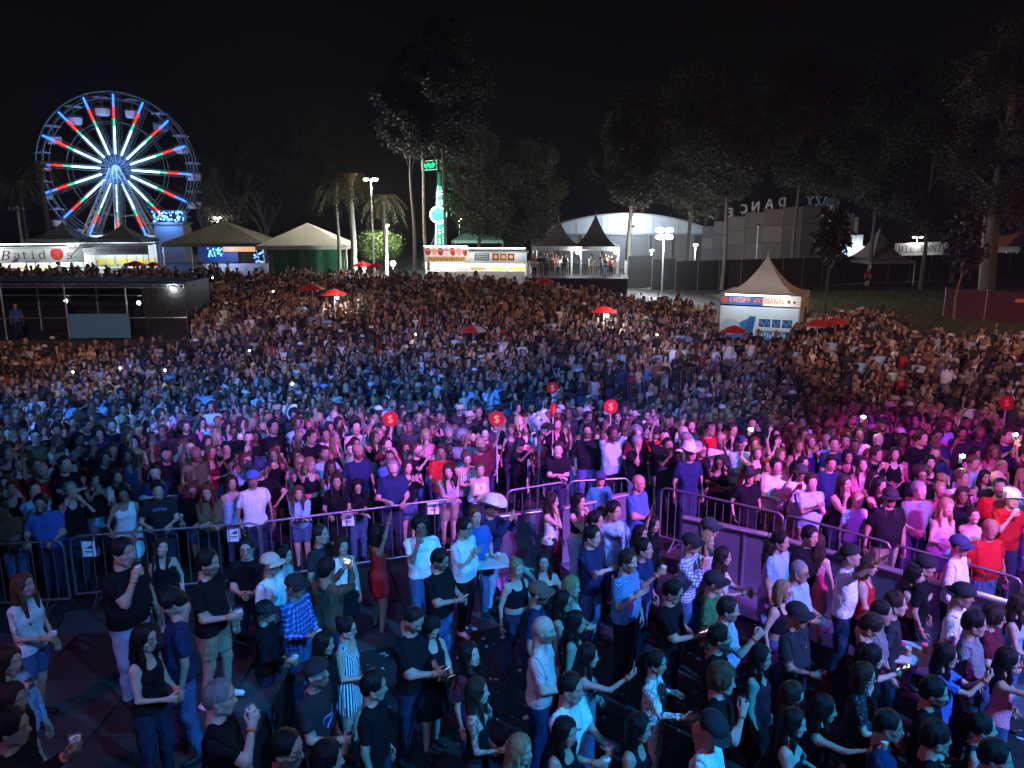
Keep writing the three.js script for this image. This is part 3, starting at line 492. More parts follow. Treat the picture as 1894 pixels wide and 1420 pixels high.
// ---------------------------------------------------------------- stage lights: moving heads on a truss behind and above the camera
const headMat = mat(0.03, 0.4), steel = mat([0.42, 0.43, 0.45], 0.35, { metalness: 0.9 }), alu = mat([0.6, 0.61, 0.63], 0.4, { metalness: 0.85 });
function truss(a, b, w, r) {
  const n = Math.max(2, Math.round(a.distanceTo(b) / w)), dir = b.clone().sub(a).normalize(), s = new THREE.Vector3().crossVectors(dir, Math.abs(dir.y) > 0.9 ? V(1, 0, 0) : V(0, 1, 0)).normalize(), t = new THREE.Vector3().crossVectors(dir, s), L = [];
  const corner = (k, i) => a.clone().lerp(b, k / n).addScaledVector(s, (i & 1 ? 0.5 : -0.5) * w).addScaledVector(t, (i & 2 ? 0.5 : -0.5) * w);
  for (let i = 0; i < 4; i++) L.push(bar(corner(0, i), corner(n, i), r, 5));
  for (let k = 0; k < n; k++) for (const [i, j] of [[0, 1], [1, 3], [3, 2], [2, 0]]) L.push(bar(corner(k, k % 2 ? i : j), corner(k + 1, k % 2 ? j : i), r * 0.6, 4));
  return join(L);
}
{
  const t = thing('lighting_truss', 'aluminium stage truss that carries the coloured spotlights', 'truss');
  part('beam', truss(V(-15, 14.4, 3.2), V(18, 14.4, 3.2), 0.35, 0.03), alu, t);
  for (const x of [-14.8, 17.8]) part('tower', truss(V(x, 0, 3.2), V(x, 14.2, 3.2), 0.35, 0.03), alu, t);
}
const spotBody = new THREE.LatheGeometry([[0.001, -0.22], [0.1, -0.21], [0.15, -0.1], [0.16, 0.12], [0.15, 0.14], [0.135, 0.13]].map(([r, y]) => new THREE.Vector2(r, y)), 20).rotateX(-Math.PI / 2);
const spotLens = new THREE.CircleGeometry(0.135, 20).rotateX(Math.PI).translate(0, 0, -0.125);
function stageSpot(from, to, color, power, angle, blur, what) {
  const g = thing('stage_spotlight', what, 'spotlight', from, 0, 'stage spotlights on the truss');
  const head = new THREE.Group(); head.name = 'head'; g.add(head); head.lookAt(from.clone().multiplyScalar(2).sub(to));
  part('housing', spotBody, headMat, head); part('lens', spotLens, glow(color, 4), head);
  part('yoke', join([box(0.05, 0.34, 0.06, -0.2, 0.1, 0), box(0.05, 0.34, 0.06, 0.2, 0.1, 0), box(0.45, 0.06, 0.12, 0, 0.29, 0)]), headMat, g);
  const l = new THREE.SpotLight(new THREE.Color().setRGB(...color), power, 0, angle * DEG, blur, 2); const d = to.clone().sub(from).normalize();
  l.position.copy(d.clone().multiplyScalar(0.2)); l.castShadow = true; l.shadow.radius = 6; g.add(l); l.target.position.copy(d.multiplyScalar(10)); g.add(l.target);
}
const CYAN = [0.01, 0.34, 1], BLUE = [0.06, 0.25, 1], MAGENTA = [0.8, 0.035, 1], PINKISH = [1, 0.2, 0.7], WARM = [1, 0.62, 0.53];
stageSpot(V(-13, 14, 3.2), V(-11.5, 0.6, -22), BLUE, 3900, 12, 1, 'spotlight throwing blue on the crowd at the far left behind the second railing');
stageSpot(V(-10, 14, 3.2), V(-5, 0.6, -22.5), BLUE, 3900, 11.5, 1, 'spotlight throwing blue on the crowd behind the second railing left of centre');
stageSpot(V(-7, 14, 3.2), V(2, 0.6, -21.5), BLUE, 3000, 12, 1, 'spotlight throwing blue on the middle of the crowd');
stageSpot(V(12.5, 14, 3.2), V(3.5, 1.2, -8.6), CYAN, 2800, 23, 0.8, 'spotlight throwing blue across the open floor from the stage side');
stageSpot(V(-1.5, 14, 3.2), V(-1.5, 1.2, -10.5), CYAN, 480, 16, 0.9, 'spotlight throwing blue on the end of the left railing');
stageSpot(V(6, 14, 3.2), V(-6, 1.6, -8.5), [0.16, 0.36, 1], 400, 22, 0.8, 'spotlight throwing soft blue on the raised platform');
stageSpot(V(13.5, 14, 3.2), V(3.4, 1.2, -13.8), MAGENTA, 4300, 8.5, 0.7, 'spotlight throwing magenta on the corner of the railings');
stageSpot(V(10.5, 14, 3.2), V(-0.6, 1.2, -14.4), MAGENTA, 3300, 7.5, 0.8, 'spotlight throwing magenta beside the video camera');
stageSpot(V(2.5, 14, 3.2), V(8.4, 1.2, -12.8), MAGENTA, 2300, 11, 1, 'spotlight throwing magenta behind the long railing');
stageSpot(V(8, 14, 3.2), V(-4.2, 1.2, -14.6), MAGENTA, 2400, 7, 0.8, 'spotlight throwing magenta between the two railings');
stageSpot(V(14.5, 14, 3.2), V(4.2, 1.2, -10.4), MAGENTA, 1700, 10.5, 1, 'spotlight throwing magenta on the open floor before the barricade');
stageSpot(V(-11, 14, 3.2), V(-4, 1.2, -8.8), [0.8, 0.2, 0.8], 190, 13, 1, 'spotlight throwing dim pink on the raised platform');
stageSpot(V(-9, 14, 3.2), V(3, 1.2, -9), PINKISH, 130, 24, 0.9, 'spotlight throwing dim pink over the open floor');
stageSpot(V(9, 14.05, 3.2), V(14, 1.2, -23), [1, 0.6, 0.7], 700, 10, 1, 'dim white spotlight on the crowd at the right before the lawn');
stageSpot(V(7, 14.05, 3.2), V(6, 0.8, -25), [0.8, 0.55, 0.9], 600, 8, 1, 'dim lilac spotlight on the crowd below the beer tent');
[-40, -28, -16, -4, 8, 20, 32].forEach((a, i) => stageSpot(V(-2 + i * 1.1, 14.05, 3.2), V(1 + Math.sin(a * DEG) * 41, 1.2, 3 - Math.cos(a * DEG) * 41), WARM, 1400, 8.6, 1, `wide white spotlight washing the far crowd, ${['first', 'second', 'third', 'fourth', 'fifth', 'sixth', 'seventh'][i]} of seven from the left`));

// ---------------------------------------------------------------- ground
{
  const tex = noiseTex(512, (x, y) => { const a = tile(x, y, 2, 1) * 0.35 + tile(x, y, 6, 3) * 0.25 + tile(x, y, 20, 7) * 0.3; const c = 0.115 + a * 0.09 + (rnd() - 0.5) * 0.07; return [c * 1.03, c, c * 0.96]; }, true, 1);
  const bump = noiseTex(512, (x, y) => { const c = 0.5 + tile(x, y, 16, 2) * 0.3 + (rnd() - 0.5) * 0.5; return [c, c, c]; }, false, 1);
  const wet = noiseTex(512, (x, y) => { const c = clamp(0.78 + tile(x, y, 3, 9) * 0.5 + tile(x, y, 9, 5) * 0.2, 0.3, 1); return [c, c, c]; }, false, 1);
  const sheet = (x0, x1, z0, z1, nx, nz, lift, keep) => {
    const g = new THREE.PlaneGeometry(x1 - x0, z1 - z0, nx, nz).rotateX(-Math.PI / 2).translate((x0 + x1) / 2, 0, (z0 + z1) / 2), p = g.attributes.position, uv = g.attributes.uv;
    for (let i = 0; i < p.count; i++) { const x = p.getX(i), z = p.getZ(i); p.setY(i, groundY(x, z) + lift(x, z)); uv.setXY(i, x / 5, z / 5); }
    g.computeVertexNormals(); return g;
  };
  struct('ground', sheet(-220, 220, -400, 40, 110, 110, () => 0), new THREE.MeshStandardMaterial({ map: tex, bumpMap: bump, bumpScale: 0.004, roughnessMap: wet, roughness: 1 }));
  const gtex = noiseTex(512, (x, y) => { const a = tile(x, y, 3, 21) * 0.3 + tile(x, y, 10, 23) * 0.3 + (rnd() - 0.5) * 0.3, dry = ss(0.0, 0.35, tile(x, y, 2, 31)); return [0.27 + a * 0.12 + dry * 0.12, 0.29 + a * 0.14 + dry * 0.06, 0.13 + a * 0.06]; }, true, 1);
  // the lawn on the right: from the crowd's edge to the fence
  const edge = [[1500, 585], [1640, 580], [1660, 640], [1780, 690], [1900, 720], [2300, 760]].map(([u, v]) => atY(u, v, 0.0));
  const far = [[2600, 520], [1160, 545]].map(([u, v]) => atY(u, v, 0));
  const shape = new THREE.Shape([...edge, ...far].map((p) => new THREE.Vector2(p.x, -p.z)));
  const lg = new THREE.ShapeGeometry(shape).rotateX(-Math.PI / 2).translate(0, 0.012, 0), lp = lg.attributes.position, lu = lg.attributes.uv;
  for (let i = 0; i < lp.count; i++) { lu.setXY(i, lp.getX(i) / 4, lp.getZ(i) / 4); lp.setY(i, 0.012); }
  struct('lawn', lg, new THREE.MeshStandardMaterial({ map: gtex, bumpMap: bump, bumpScale: 0.02, roughness: 1 }));
  const blade = geo([-0.012, 0, 0, 0.012, 0, 0, 0.02, 0.1, 0.01, 0.03, 0, 0.03, 0.05, 0, 0.03, 0.03, 0.13, 0.02, -0.04, 0, 0.02, -0.02, 0, 0.03, -0.06, 0.09, 0.05], [0, 1, 2, 3, 4, 5, 6, 7, 8]);
  const tufts = new THREE.InstancedMesh(blade, mat([0.075, 0.085, 0.025], 1), 26000), M = new THREE.Matrix4(), q = new THREE.Quaternion(); let n = 0;
  for (let k = 0; k < 90000 && n < 26000; k++) { const u = rr(1450, 1960), v = 530 + 190 * Math.sqrt(rnd()), p = atY(u, v, 0); const lim = u < 1640 ? 585 : u < 1660 ? 640 : 640 + (u - 1660) * 0.36; if (v > lim - 6) continue; M.compose(V(p.x, 0.01, p.z), q.setFromAxisAngle(V(0, 1, 0), rnd() * 6.3), V(1, 1, 1).multiplyScalar(rr(0.7, 1.5))); tufts.setMatrixAt(n++, M); }
  tufts.count = n; tufts.name = 'grass'; tufts.userData = { kind: 'stuff', label: 'short rough grass on the lawn beside the crowd', category: 'grass' }; scene.add(tufts);
}
// boards laid on the floor inside the railing, and the ramp panels on the left
{
  const t = thing('floor_boards', 'grey floor boards laid along the inside of the front railing', 'floor boards');
  const mats3 = [0.03, 0.042, 0.055].map((c) => { const m = new THREE.MeshStandardMaterial({ roughness: 0.55, bumpMap: weave, bumpScale: 0.002 }); m.color.setRGB(c, c * 0.98, c * 0.92); return m; });
  const A = atY(110, 1003, 1.1), B = atY(836, 922, 1.1), dir = B.clone().sub(A).setY(0), len = dir.length(); dir.normalize(); const yaw = Math.atan2(-dir.z, dir.x), inn = V(-dir.z, 0, dir.x).multiplyScalar(dir.x > 0 ? 1 : -1), g = new RoundedBoxGeometry(1.19, 0.04, 1.19, 1, 0.008);
  for (let i = 0; i < Math.floor(len / 1.22) + 1; i++) for (let j = 0; j < 2; j++) { const m = part('board', g, mats3[Math.floor(rnd() * 3)], t, A.clone().setY(0.022 + rr(0, 0.008)).addScaledVector(dir, i * 1.22 + 0.6).addScaledVector(inn, 0.75 + j * 1.22)); m.rotation.y = yaw; }
  const r = thing('ramp_platform', 'raised platform of worn grey plates at the lower left', 'platform'), pg = new RoundedBoxGeometry(1.17, 0.05, 0.97, 1, 0.008);
  part('base', join([box(5.2, 0.68, 3.4, -5.2, 0.34, -7.1), box(7.0, 0.68, 3.2, -4.3, 0.34, -3.78)]), mat(0.05, 0.7), r);
  for (let i = 0; i < 6; i++) for (let j = 0; j < 7; j++) { const x = -7.2 + i * 1.19, z = -8.3 + j * 1.0; if (z < -5.3 && x > -3.1) continue; part('plate', pg, mats3[(i * 2 + j * j) % 3], r, V(x, 0.71 + rr(0, 0.008), z)); }
  part('front_panel', join(Array.from({ length: 4 }, (_, k) => box(1.26, 0.62, 0.03, -7.1 + k * 1.29, 0.33, -8.83))), mat([0.2, 0.22, 0.25], 0.6), r);
}
// ---------------------------------------------------------------- railings
const railMat = mat([0.26, 0.265, 0.28], 0.42, { metalness: 0.8 }), barGeo = bar(V(0, 0.17, 0), V(0, 1.04, 0), 0.009, 5), footGeo = join([box(0.05, 0.012, 0.62, 0, 0.01, 0), bar(V(0, 0.01, -0.25), V(0, 0.16, 0), 0.014, 5), bar(V(0, 0.01, 0.25), V(0, 0.16, 0), 0.014, 5)]);
function frameGeo(w) {
  const h = w / 2, c = new THREE.CurvePath(), k = 0.12, P = [V(-h, 0.16, 0), V(-h, 1.1 - k, 0), V(-h + k, 1.1, 0), V(h - k, 1.1, 0), V(h, 1.1 - k, 0), V(h, 0.16, 0)];
  c.add(new THREE.LineCurve3(P[0], P[1])); c.add(new THREE.QuadraticBezierCurve3(P[1], V(-h, 1.1, 0), P[2])); c.add(new THREE.LineCurve3(P[2], P[3])); c.add(new THREE.QuadraticBezierCurve3(P[3], V(h, 1.1, 0), P[4])); c.add(new THREE.LineCurve3(P[4], P[5]));
  return join([new THREE.TubeGeometry(c, 40, 0.021, 6), bar(P[0], P[5], 0.018, 6)]);
}
const railings = [];
function railing(pts, where, near, group) {
  for (let s = 0; s + 1 < pts.length; s++) {
    const a = pts[s], b = pts[s + 1], L = a.distanceTo(b), n = Math.max(1, Math.round(L / 2.2)), w = L / n - 0.03, fg = frameGeo(w), yaw = Math.atan2(-(b.z - a.z), b.x - a.x);
    for (let i = 0; i < n; i++) {
      const p = a.clone().lerp(b, (i + 0.5) / n); p.y = groundY(p.x, p.z);
      const t = thing('crowd_barrier', '', 'barrier', p, yaw, group); railings.push([t, where]);
      part('frame', fg, railMat, t); for (const x of [-1, 1]) part('foot', footGeo, railMat, t, V(x * (w / 2 - 0.3), 0, 0));
      const nb = Math.round(w / 0.15); if (near) for (let k = 1; k < nb; k++) part('bar', barGeo, railMat, t, V(-w / 2 + k * w / nb, 0, 0));
      else part('bars', join(Array.from({ length: nb - 1 }, (_, k) => barGeo.clone().translate(-w / 2 + (k + 1) * w / nb, 0, 0))), railMat, t);
    }
  }
}
const top = (u, v, y = 1.1) => { const p = onGround(u, v, y); p.y = 0; return p; };
const lineA = [top(-150, 1014), top(118, 1000)], lineA2 = [top(126, 993), top(480, 966), top(836, 922)], lineA3 = [top(936, 908), top(1050, 890), top(1165, 884)], lineA4 = [top(1222, 900), top(1451, 951), top(1894, 1072), top(2040, 1114)];
railing(lineA, 'at the left edge of the front railing', true, 'front railing'); railing(lineA2, 'in the front railing on the left', true, 'front railing');
railing(lineA3, 'in the middle stretch of the front railing', true, 'front railing'); railing(lineA4, 'in the long railing on the right', true, 'front railing');
const lineB = [top(-60, 762), top(470, 768)], lineB2 = [top(560, 778), top(850, 757), top(1010, 737), top(1090, 724)], lineB3 = [top(1140, 710), top(1260, 684), top(1392, 656)];
railing(lineB, 'in the second railing on the left', true, 'second railing'); railing(lineB2, 'in the second railing near the middle', false, 'second railing'); railing(lineB3, 'in the second railing towards the lawn', false, 'second railing');
// sheet-metal barricade in front of the railing
const sheetMat = mat([0.3, 0.34, 0.4], 0.32, { metalness: 0.75 }), panels = [];
function barricade(pts, where) {
  for (let s = 0; s + 1 < pts.length; s++) {
    const a = pts[s], b = pts[s + 1], L = a.distanceTo(b), n = Math.max(1, Math.round(L / 1.2)), w = L / n - 0.02, yaw = Math.atan2(-(b.z - a.z), b.x - a.x);
    for (let i = 0; i < n; i++) {
      const t = thing('sheet_barricade', '', 'barricade', a.clone().lerp(b, (i + 0.5) / n), yaw, 'sheet metal barricade'); panels.push([t, where]);
      part('panel', new RoundedBoxGeometry(w, 0.98, 0.02, 1, 0.006), sheetMat, t, V(0, 0.56, 0)); part('top_rail', new RoundedBoxGeometry(w + 0.012, 0.05, 0.12, 2, 0.02), alu, t, V(0, 1.075, 0));
      part('base_plate', box(w, 0.03, 0.9, 0, 0.016, 0.3), sheetMat, t); part('brace', join([-1, 1].map((x) => bar(V(x * w * 0.46, 0.05, -0.55), V(x * w * 0.46, 0.95, -0.03), 0.02, 5))), railMat, t);
      part('rib', join([-0.25, 0.25].map((x) => box(0.03, 0.94, 0.025, x * w, 0.56, 0.02))), sheetMat, t);
    }
  }
}
barricade([top(905, 954), top(1004, 941)], 'beside the cowboy hat'); barricade([top(1040, 937), top(1160, 911)], 'in the middle near the railing corner'); barricade([top(1262, 953), top(1420, 986), top(1894, 1119), top(2000, 1150)], 'along the right side');
const ordinal = (n) => ['first', 'second', 'third', 'fourth', 'fifth', 'sixth', 'seventh', 'eighth', 'ninth', 'tenth', 'eleventh', 'twelfth', 'thirteenth', 'fourteenth', 'fifteenth', 'sixteenth', 'seventeenth', 'eighteenth', 'nineteenth', 'twentieth'][n] ?? `${n + 1}th`;
for (const [list, noun] of [[railings, 'tubular steel crowd barrier'], [panels, 'sheet metal barricade panel']]) {
  const by = new Map(); for (const [t, w] of list) { if (!by.has(w)) by.set(w, []); by.get(w).push(t); }
  for (const [w, ts] of by) ts.sort((a, b) => a.position.x - b.position.x).forEach((t, i) => { t.userData.label = ts.length === 1 ? `${noun} ${w}` : `${noun} ${w}, ${ordinal(i)} from the left`; });
}
// white notices tied to the railing
const noticeTex = canvasTex(128, 160, (c, w, h) => { c.fillStyle = '#eef2f6'; c.fillRect(0, 0, w, h); c.fillStyle = '#22324a'; c.beginPath(); c.moveTo(30, 78); c.lineTo(98, 40); c.lineTo(98, 78); c.fill(); c.fillRect(26, 100, 76, 8); c.fillRect(34, 116, 60, 6); });
const noticeMat = new THREE.MeshStandardMaterial({ map: noticeTex, roughness: 0.6 });
[[168, 1012, lineA2, 'on the railing in front of the white shirt dress'], [435, 985, lineA2, 'on the railing below the blue cap'], [645, 957, lineA2, 'on the railing behind the red dress'], [802, 936, lineA2, 'near the right end of the left railing']].forEach(([u, v, , where]) => {
  const p = atY(u, v, 0.88); p.z += 0.06; single('paper_notice', box(0.2, 0.25, 0.004), noticeMat, `white paper notice ${where}`, 'notice', p, 0.12, 'paper notices on the railing');
});
// litter on the open floor
{
  const n = 900, g = geo([-0.03, 0, -0.02, 0.03, 0.004, -0.015, 0.025, 0, 0.02, -0.025, 0.008, 0.02], [0, 2, 1, 0, 3, 2]), im = new THREE.InstancedMesh(g, mat([0.6, 0.6, 0.58], 0.5), n), M = new THREE.Matrix4(), q = new THREE.Quaternion();
  for (let i = 0; i < n; i++) { const p = V(rr(-5, 8), 0.012, -rr(4.6, 12)); M.compose(p, q.setFromAxisAngle(V(rr(-0.2, 0.2), 1, rr(-0.2, 0.2)).normalize(), rnd() * 6.3), V(1, 1, 1).multiplyScalar(Math.pow(rnd(), 2) * 1.2 + 0.25)); im.setMatrixAt(i, M); im.setColorAt(i, new THREE.Color().setRGB(...pick([[1, 1, 1], [0.4, 0.45, 0.5], [0.9, 0.5, 0.3], [0.7, 0.8, 0.9]]))); }
  im.name = 'litter'; im.userData = { kind: 'stuff', label: 'scraps of paper and foil trodden into the floor', category: 'litter' }; scene.add(im);
}
// ---------------------------------------------------------------- lamps
const lampWhite = [1, 0.93, 0.8], lampCold = [0.86, 0.95, 1];
function pointLamp(parent, p, c, power, r = 0.1) { const l = new THREE.PointLight(new THREE.Color().setRGB(...c), power); l.position.copy(p); l.castShadow = true; l.shadow.radius = r / 0.02; parent.add(l); return l; }
function lampPost(base, h, heads, c, power, label, r = 0.07, shine = 30, big = 1) {
  const t = thing('street_lamp', label, 'street lamp', base, 0, 'street lamps over the fairground');
  part('pole', bar(V(0, 0, 0), V(0, h, 0), r, 10, r * 0.65), mat([0.4, 0.4, 0.38], 0.6), t);
  for (const [x, z, dy = 0] of heads) {
    if (Math.hypot(x, z) > 0.05) part('arm', bar(V(0, h - 0.1, 0), V(x, h + dy, z), 0.03, 6), mat([0.4, 0.4, 0.38], 0.6), t);
    const n = part('lamp_head', join([new RoundedBoxGeometry(0.46, 0.1, 0.3, 2, 0.04)]), mat(0.3, 0.5), t, V(x, h + dy + 0.06, z));
    part('lamp_glass', new THREE.SphereGeometry(0.16 * big, 14, 8).scale(1.25, 0.75, 1), glow(c, shine), n, V(0, -0.1, 0.04));
    pointLamp(t, V(x, h + dy - 0.28, z + 0.12), c, power / heads.length, 0.16);
  }
  return t;
}
const gY = (p) => { p.y = groundY(p.x, p.z); return p; };
{
  let p = at(686, 331, 62), h = p.y; lampPost(gY(p.clone()), h - groundY(p.x, p.z), [[-0.38, 0.1], [0.38, 0.1]], lampWhite, 200, 'tall twin-headed street lamp between the palms and the green-walled tent');
  p = at(1228, 437, 58); h = p.y; lampPost(gY(p.clone()), h - groundY(p.x, p.z), [[-0.34, 0.1], [0.34, 0.1], [-0.34, 0.1, 0.5], [0.34, 0.1, 0.5]], lampCold, 420, 'portable floodlight pole glaring over the crowd by the dark fence', 0.07, 90, 1.5);
  p = at(1286, 452, 70); h = p.y; lampPost(gY(p.clone()), h - groundY(p.x, p.z), [[0, 0.1]], lampCold, 60, 'smaller floodlight pole behind the dark fence');
  p = at(1205, 462, 74); h = p.y; lampPost(gY(p.clone()), h - groundY(p.x, p.z), [[0, 0.1]], lampCold, 50, 'low floodlight behind the glaring floodlight pole');
  p = at(716, 416, 70); h = p.y; lampPost(gY(p.clone()), h - groundY(p.x, p.z), [[0, 0.1]], lampWhite, 90, 'slim street lamp in front of the lit green bush');
  p = at(1697, 438, 92); h = p.y; lampPost(gY(p.clone()), h - groundY(p.x, p.z), [[-0.4, 0], [0.4, 0]], lampWhite, 60, 'twin-headed street lamp over the long lettered banner');
  p = at(402, 402, 110); h = p.y; lampPost(gY(p.clone()), h - groundY(p.x, p.z), [[-0.35, 0], [0.35, 0]], lampWhite, 60, 'distant twin-headed street lamp beside the ferris wheel');
  p = at(849, 404, 96); h = p.y; lampPost(gY(p.clone()), h - groundY(p.x, p.z), [[0.2, 0]], lampWhite, 60, 'distant street lamp right of the green-lit ride tower');
  lampPost(V(36, 0, -31), 9, [[-0.4, 0], [0.4, 0]], [1, 0.5, 0.26], 300, 'orange street lamp beyond the lawn, outside the picture');
  const q = at(727, 487, 57); const t = thing('work_lamp', 'round white work lamp shining behind the red parasols and palms', 'lamp', gY(q.clone())), hh = q.y - t.position.y;
  part('stand', bar(V(0, 0, 0), V(0, hh, 0), 0.025, 6), steel, t); part('lamp_globe', new THREE.SphereGeometry(0.2, 14, 10), glow(lampCold, 22), t, V(0, hh, 0)); pointLamp(t, V(0, hh, 0.3), lampCold, 160, 0.2);
}
// ---------------------------------------------------------------- ferris wheel
{
  const D = 95, hub = at(220, 314, D), R = 8.75, base = groundY(hub.x, hub.z), t = thing('ferris_wheel', 'white ferris wheel with red, blue and white lit spokes', 'ferris wheel', V(hub.x, base, hub.z), 0.16), H = hub.y - base, white = mat(0.24, 0.5), W = 0.85;
  const wheel = new THREE.Group(); wheel.name = 'wheel'; wheel.position.set(0, H, 0); t.add(wheel);
  for (const z of [-W, W]) { part('rim', new THREE.TorusGeometry(R, 0.085, 6, 96).translate(0, 0, z), white, wheel); part('rim', new THREE.TorusGeometry(R - 0.75, 0.06, 6, 96).translate(0, 0, z), white, wheel); }
  part('inner_ring', join([-W, W].map((z) => new THREE.TorusGeometry(R * 0.62, 0.03, 5, 64).translate(0, 0, z))), white, wheel);
  part('hub', new THREE.CylinderGeometry(0.5, 0.5, 2 * W + 0.4, 20).rotateX(Math.PI / 2), white, wheel);
  const seg = [[0.2, 0.56, [0.35, 0.68, 1], 4.5], [0.56, 0.65, [0.03, 0.75, 0.4], 1.4], [0.65, 0.81, [1, 0.03, 0.02], 2.6], [0.81, 0.965, [0.03, 0.16, 1], 3.4]];
  const tubes = seg.map(([a, b]) => new THREE.CylinderGeometry(0.115, 0.115, (b - a) * R, 8).translate(0, (a + b) / 2 * R, W + 0.16)), segMat = seg.map(([, , c, k]) => glow(c, k));
  const sp = truss(V(0, 0.8, -0.0), V(0, R - 0.05, -0.0), 0.62, 0.035).scale(1, 1, 2.4), strap = join([-W, W].map((z) => bar(V(0, 0.5, z), V(0, R, z), 0.035, 5)));
  const tub = new THREE.LatheGeometry([[0.001, 0], [0.62, 0], [0.78, 0.12], [0.84, 0.75], [0.8, 0.78], [0.75, 0.74], [0.7, 0.16], [0.001, 0.08]].map(([r, y]) => new THREE.Vector2(r, y)), 20), canopy = new THREE.LatheGeometry([[0.001, 0.25], [0.5, 0.17], [0.95, 0.02], [0.93, -0.02], [0.001, 0.08]].map(([r, y]) => new THREE.Vector2(r, y)), 20), rail = new THREE.TorusGeometry(0.82, 0.03, 5, 24).rotateX(Math.PI / 2);
  for (let i = 0; i < 16; i++) {
    const a = -(i * 22.5 + 3.5) * DEG, s = new THREE.Group(); s.name = 'spoke'; s.rotation.z = a; wheel.add(s);
    part('truss', sp, mat(0.16, 0.5), s); part('strap', strap, white, s); seg.forEach((_, k) => part('light_tube', tubes[k], segMat[k], s));
    const b = a + 11.25 * DEG, g = new THREE.Group(); g.name = 'gondola'; g.position.set(-Math.sin(b) * (R - 0.2), H + Math.cos(b) * (R - 0.2), 0); t.add(g);
    part('canopy', canopy, mat([0.85, 0.86, 0.88], 0.5), g, V(0, -0.35, 0)); part('tub', tub, mat(i % 5 === 2 ? [0.25, 0.4, 0.55] : [0.85, 0.85, 0.86], 0.5), g, V(0, -2.35, 0)); part('post', bar(V(0, -2.3, 0), V(0, 0, 0), 0.06, 6), white, g); part('grab_rail', rail, white, g, V(0, -1.42, 0));
  }
  for (const z of [-2.1, 2.1]) for (const x of [-5.2, 5.2]) part('support_leg', truss(V(x, 0, z * 1.25), V(x * 0.06, H, z * 0.62), 0.5, 0.06), white, t);
  part('support_leg', truss(V(0, 0, 3.2), V(0, H, 1.3), 0.45, 0.05), white, t);
  part('platform', join([box(14, 0.5, 5, 0, 0.25, 0.5), box(14, 0.12, 0.6, 0, 2.3, 3)]), mat(0.45, 0.5), t);
  for (let i = 0; i < 12; i++) for (let j = 0; j < 2; j++) part('platform_light', new THREE.SphereGeometry(0.26, 12, 8).scale(1.4, 0.7, 0.6), glow([0.8, 0.93, 1], 9), t, V(-5.5 + i * 1.0 + j * 0.4, 2.5 - j * 0.75, 3.35));
  part('fascia', box(13.6, 1.7, 0.12, 0, 2.1, 3.15), mat([0.4, 0.44, 0.5], 0.4), t);
  pointLamp(t, V(0, H, 3.2), [0.14, 0.34, 1], 150, 0.8); pointLamp(t, V(0, 3.0, 4.6), [0.8, 0.92, 1], 70, 0.8);
  // ticket booth with blue bulbs right of it
  const b = thing('blue_lit_booth', 'fairground booth covered in blue bulbs right of the ferris wheel', 'booth', gY(at(322, 455, 88)));
  part('body', box(3.2, 4.2, 2, 0, 2.1, 0), mat(0.5, 0.6), b); part('roof', box(3.6, 0.25, 2.4, 0, 4.32, 0), mat(0.3, 0.6), b);
  part('bulb_lights', join(Array.from({ length: 60 }, () => new THREE.IcosahedronGeometry(rr(0.06, 0.11), 0).translate(rr(-1.7, 1.7), rr(4.5, 5.6), rr(0.4, 1.2)))), glow([0.08, 0.25, 1], 9), b);
  part('bulb_frame', join([truss(V(-1.7, 4.5, 0.4), V(-1.7, 5.7, 0.4), 0.2, 0.03), truss(V(1.7, 4.5, 0.4), V(1.7, 5.7, 0.4), 0.2, 0.03), truss(V(-1.7, 5.6, 0.4), V(1.7, 5.6, 0.4), 0.2, 0.03)]), white, b); pointLamp(b, V(0, 5, 2), [0.1, 0.3, 1], 40, 0.5);
}
// ---------------------------------------------------------------- tents
const canvasBump = noiseTex(256, (x, y) => { const c = 0.5 + tile(x, y, 4, 41) * 0.4 + tile(x, y, 12, 43) * 0.2; return [c, c, c]; }, false, 1);
const tarp = (c, r = 0.6) => mat(c, r, { bumpMap: canvasBump, bumpScale: 0.03 });
function goreGeo(L, eave, peak, pw, n = 10) {       // one quarter of a tent roof; pw > 1 makes it sag like a pagoda
  const pos = [], uv = [], idx = [];
  for (let j = 0; j <= n; j++) for (let i = 0; i <= n; i++) { const t = j / n, s = (i / n * 2 - 1) * t, y = eave + (peak - eave) * Math.pow(1 - t, pw) - Math.sin(Math.PI * Math.min(1, t)) * (1 - Math.abs(i / n * 2 - 1)) * 0.05 * L * 0.25; pos.push(s * L / 2, y, t * L / 2); uv.push(s * L / 2, t * L / 2); }
  for (let j = 0; j < n; j++) for (let i = 0; i < n; i++) { const a = j * (n + 1) + i, b = a + n + 1; idx.push(a, b, a + 1, a + 1, b, b + 1); }
  const g = geo(pos, idx); g.setAttribute('uv', new THREE.Float32BufferAttribute(uv, 2)); return g;
}
function tent(name, label, c, L, eave, peak, pw, yaw, cols, opt = {}) {
  const t = thing(name, label, 'tent', c, yaw, opt.group), g = goreGeo(L, eave, peak, pw);
  for (let k = 0; k < 4; k++) { const m = part('roof_panel', g, tarp(cols[k % cols.length]), t); m.rotation.y = k * Math.PI / 2; }
  for (const x of [-1, 1]) for (const z of [-1, 1]) part('pole', bar(V(x * (L / 2 - 0.06), 0, z * (L / 2 - 0.06)), V(x * (L / 2 - 0.06), eave, z * (L / 2 - 0.06)), 0.045, 8), alu, t);
  for (let k = 0; k < 4; k++) { const m = part('valance', box(L - 0.02, 0.28, 0.012, 0, eave - 0.15, L / 2 + 0.004), tarp(opt.valance ?? cols[0]), t); m.rotation.y = k * Math.PI / 2; }
  if (pw > 1) part('finial', bar(V(0, peak - 0.1, 0), V(0, peak + 0.22, 0), 0.05, 6, 0.01), tarp(cols[0]), t);
  return t;
}
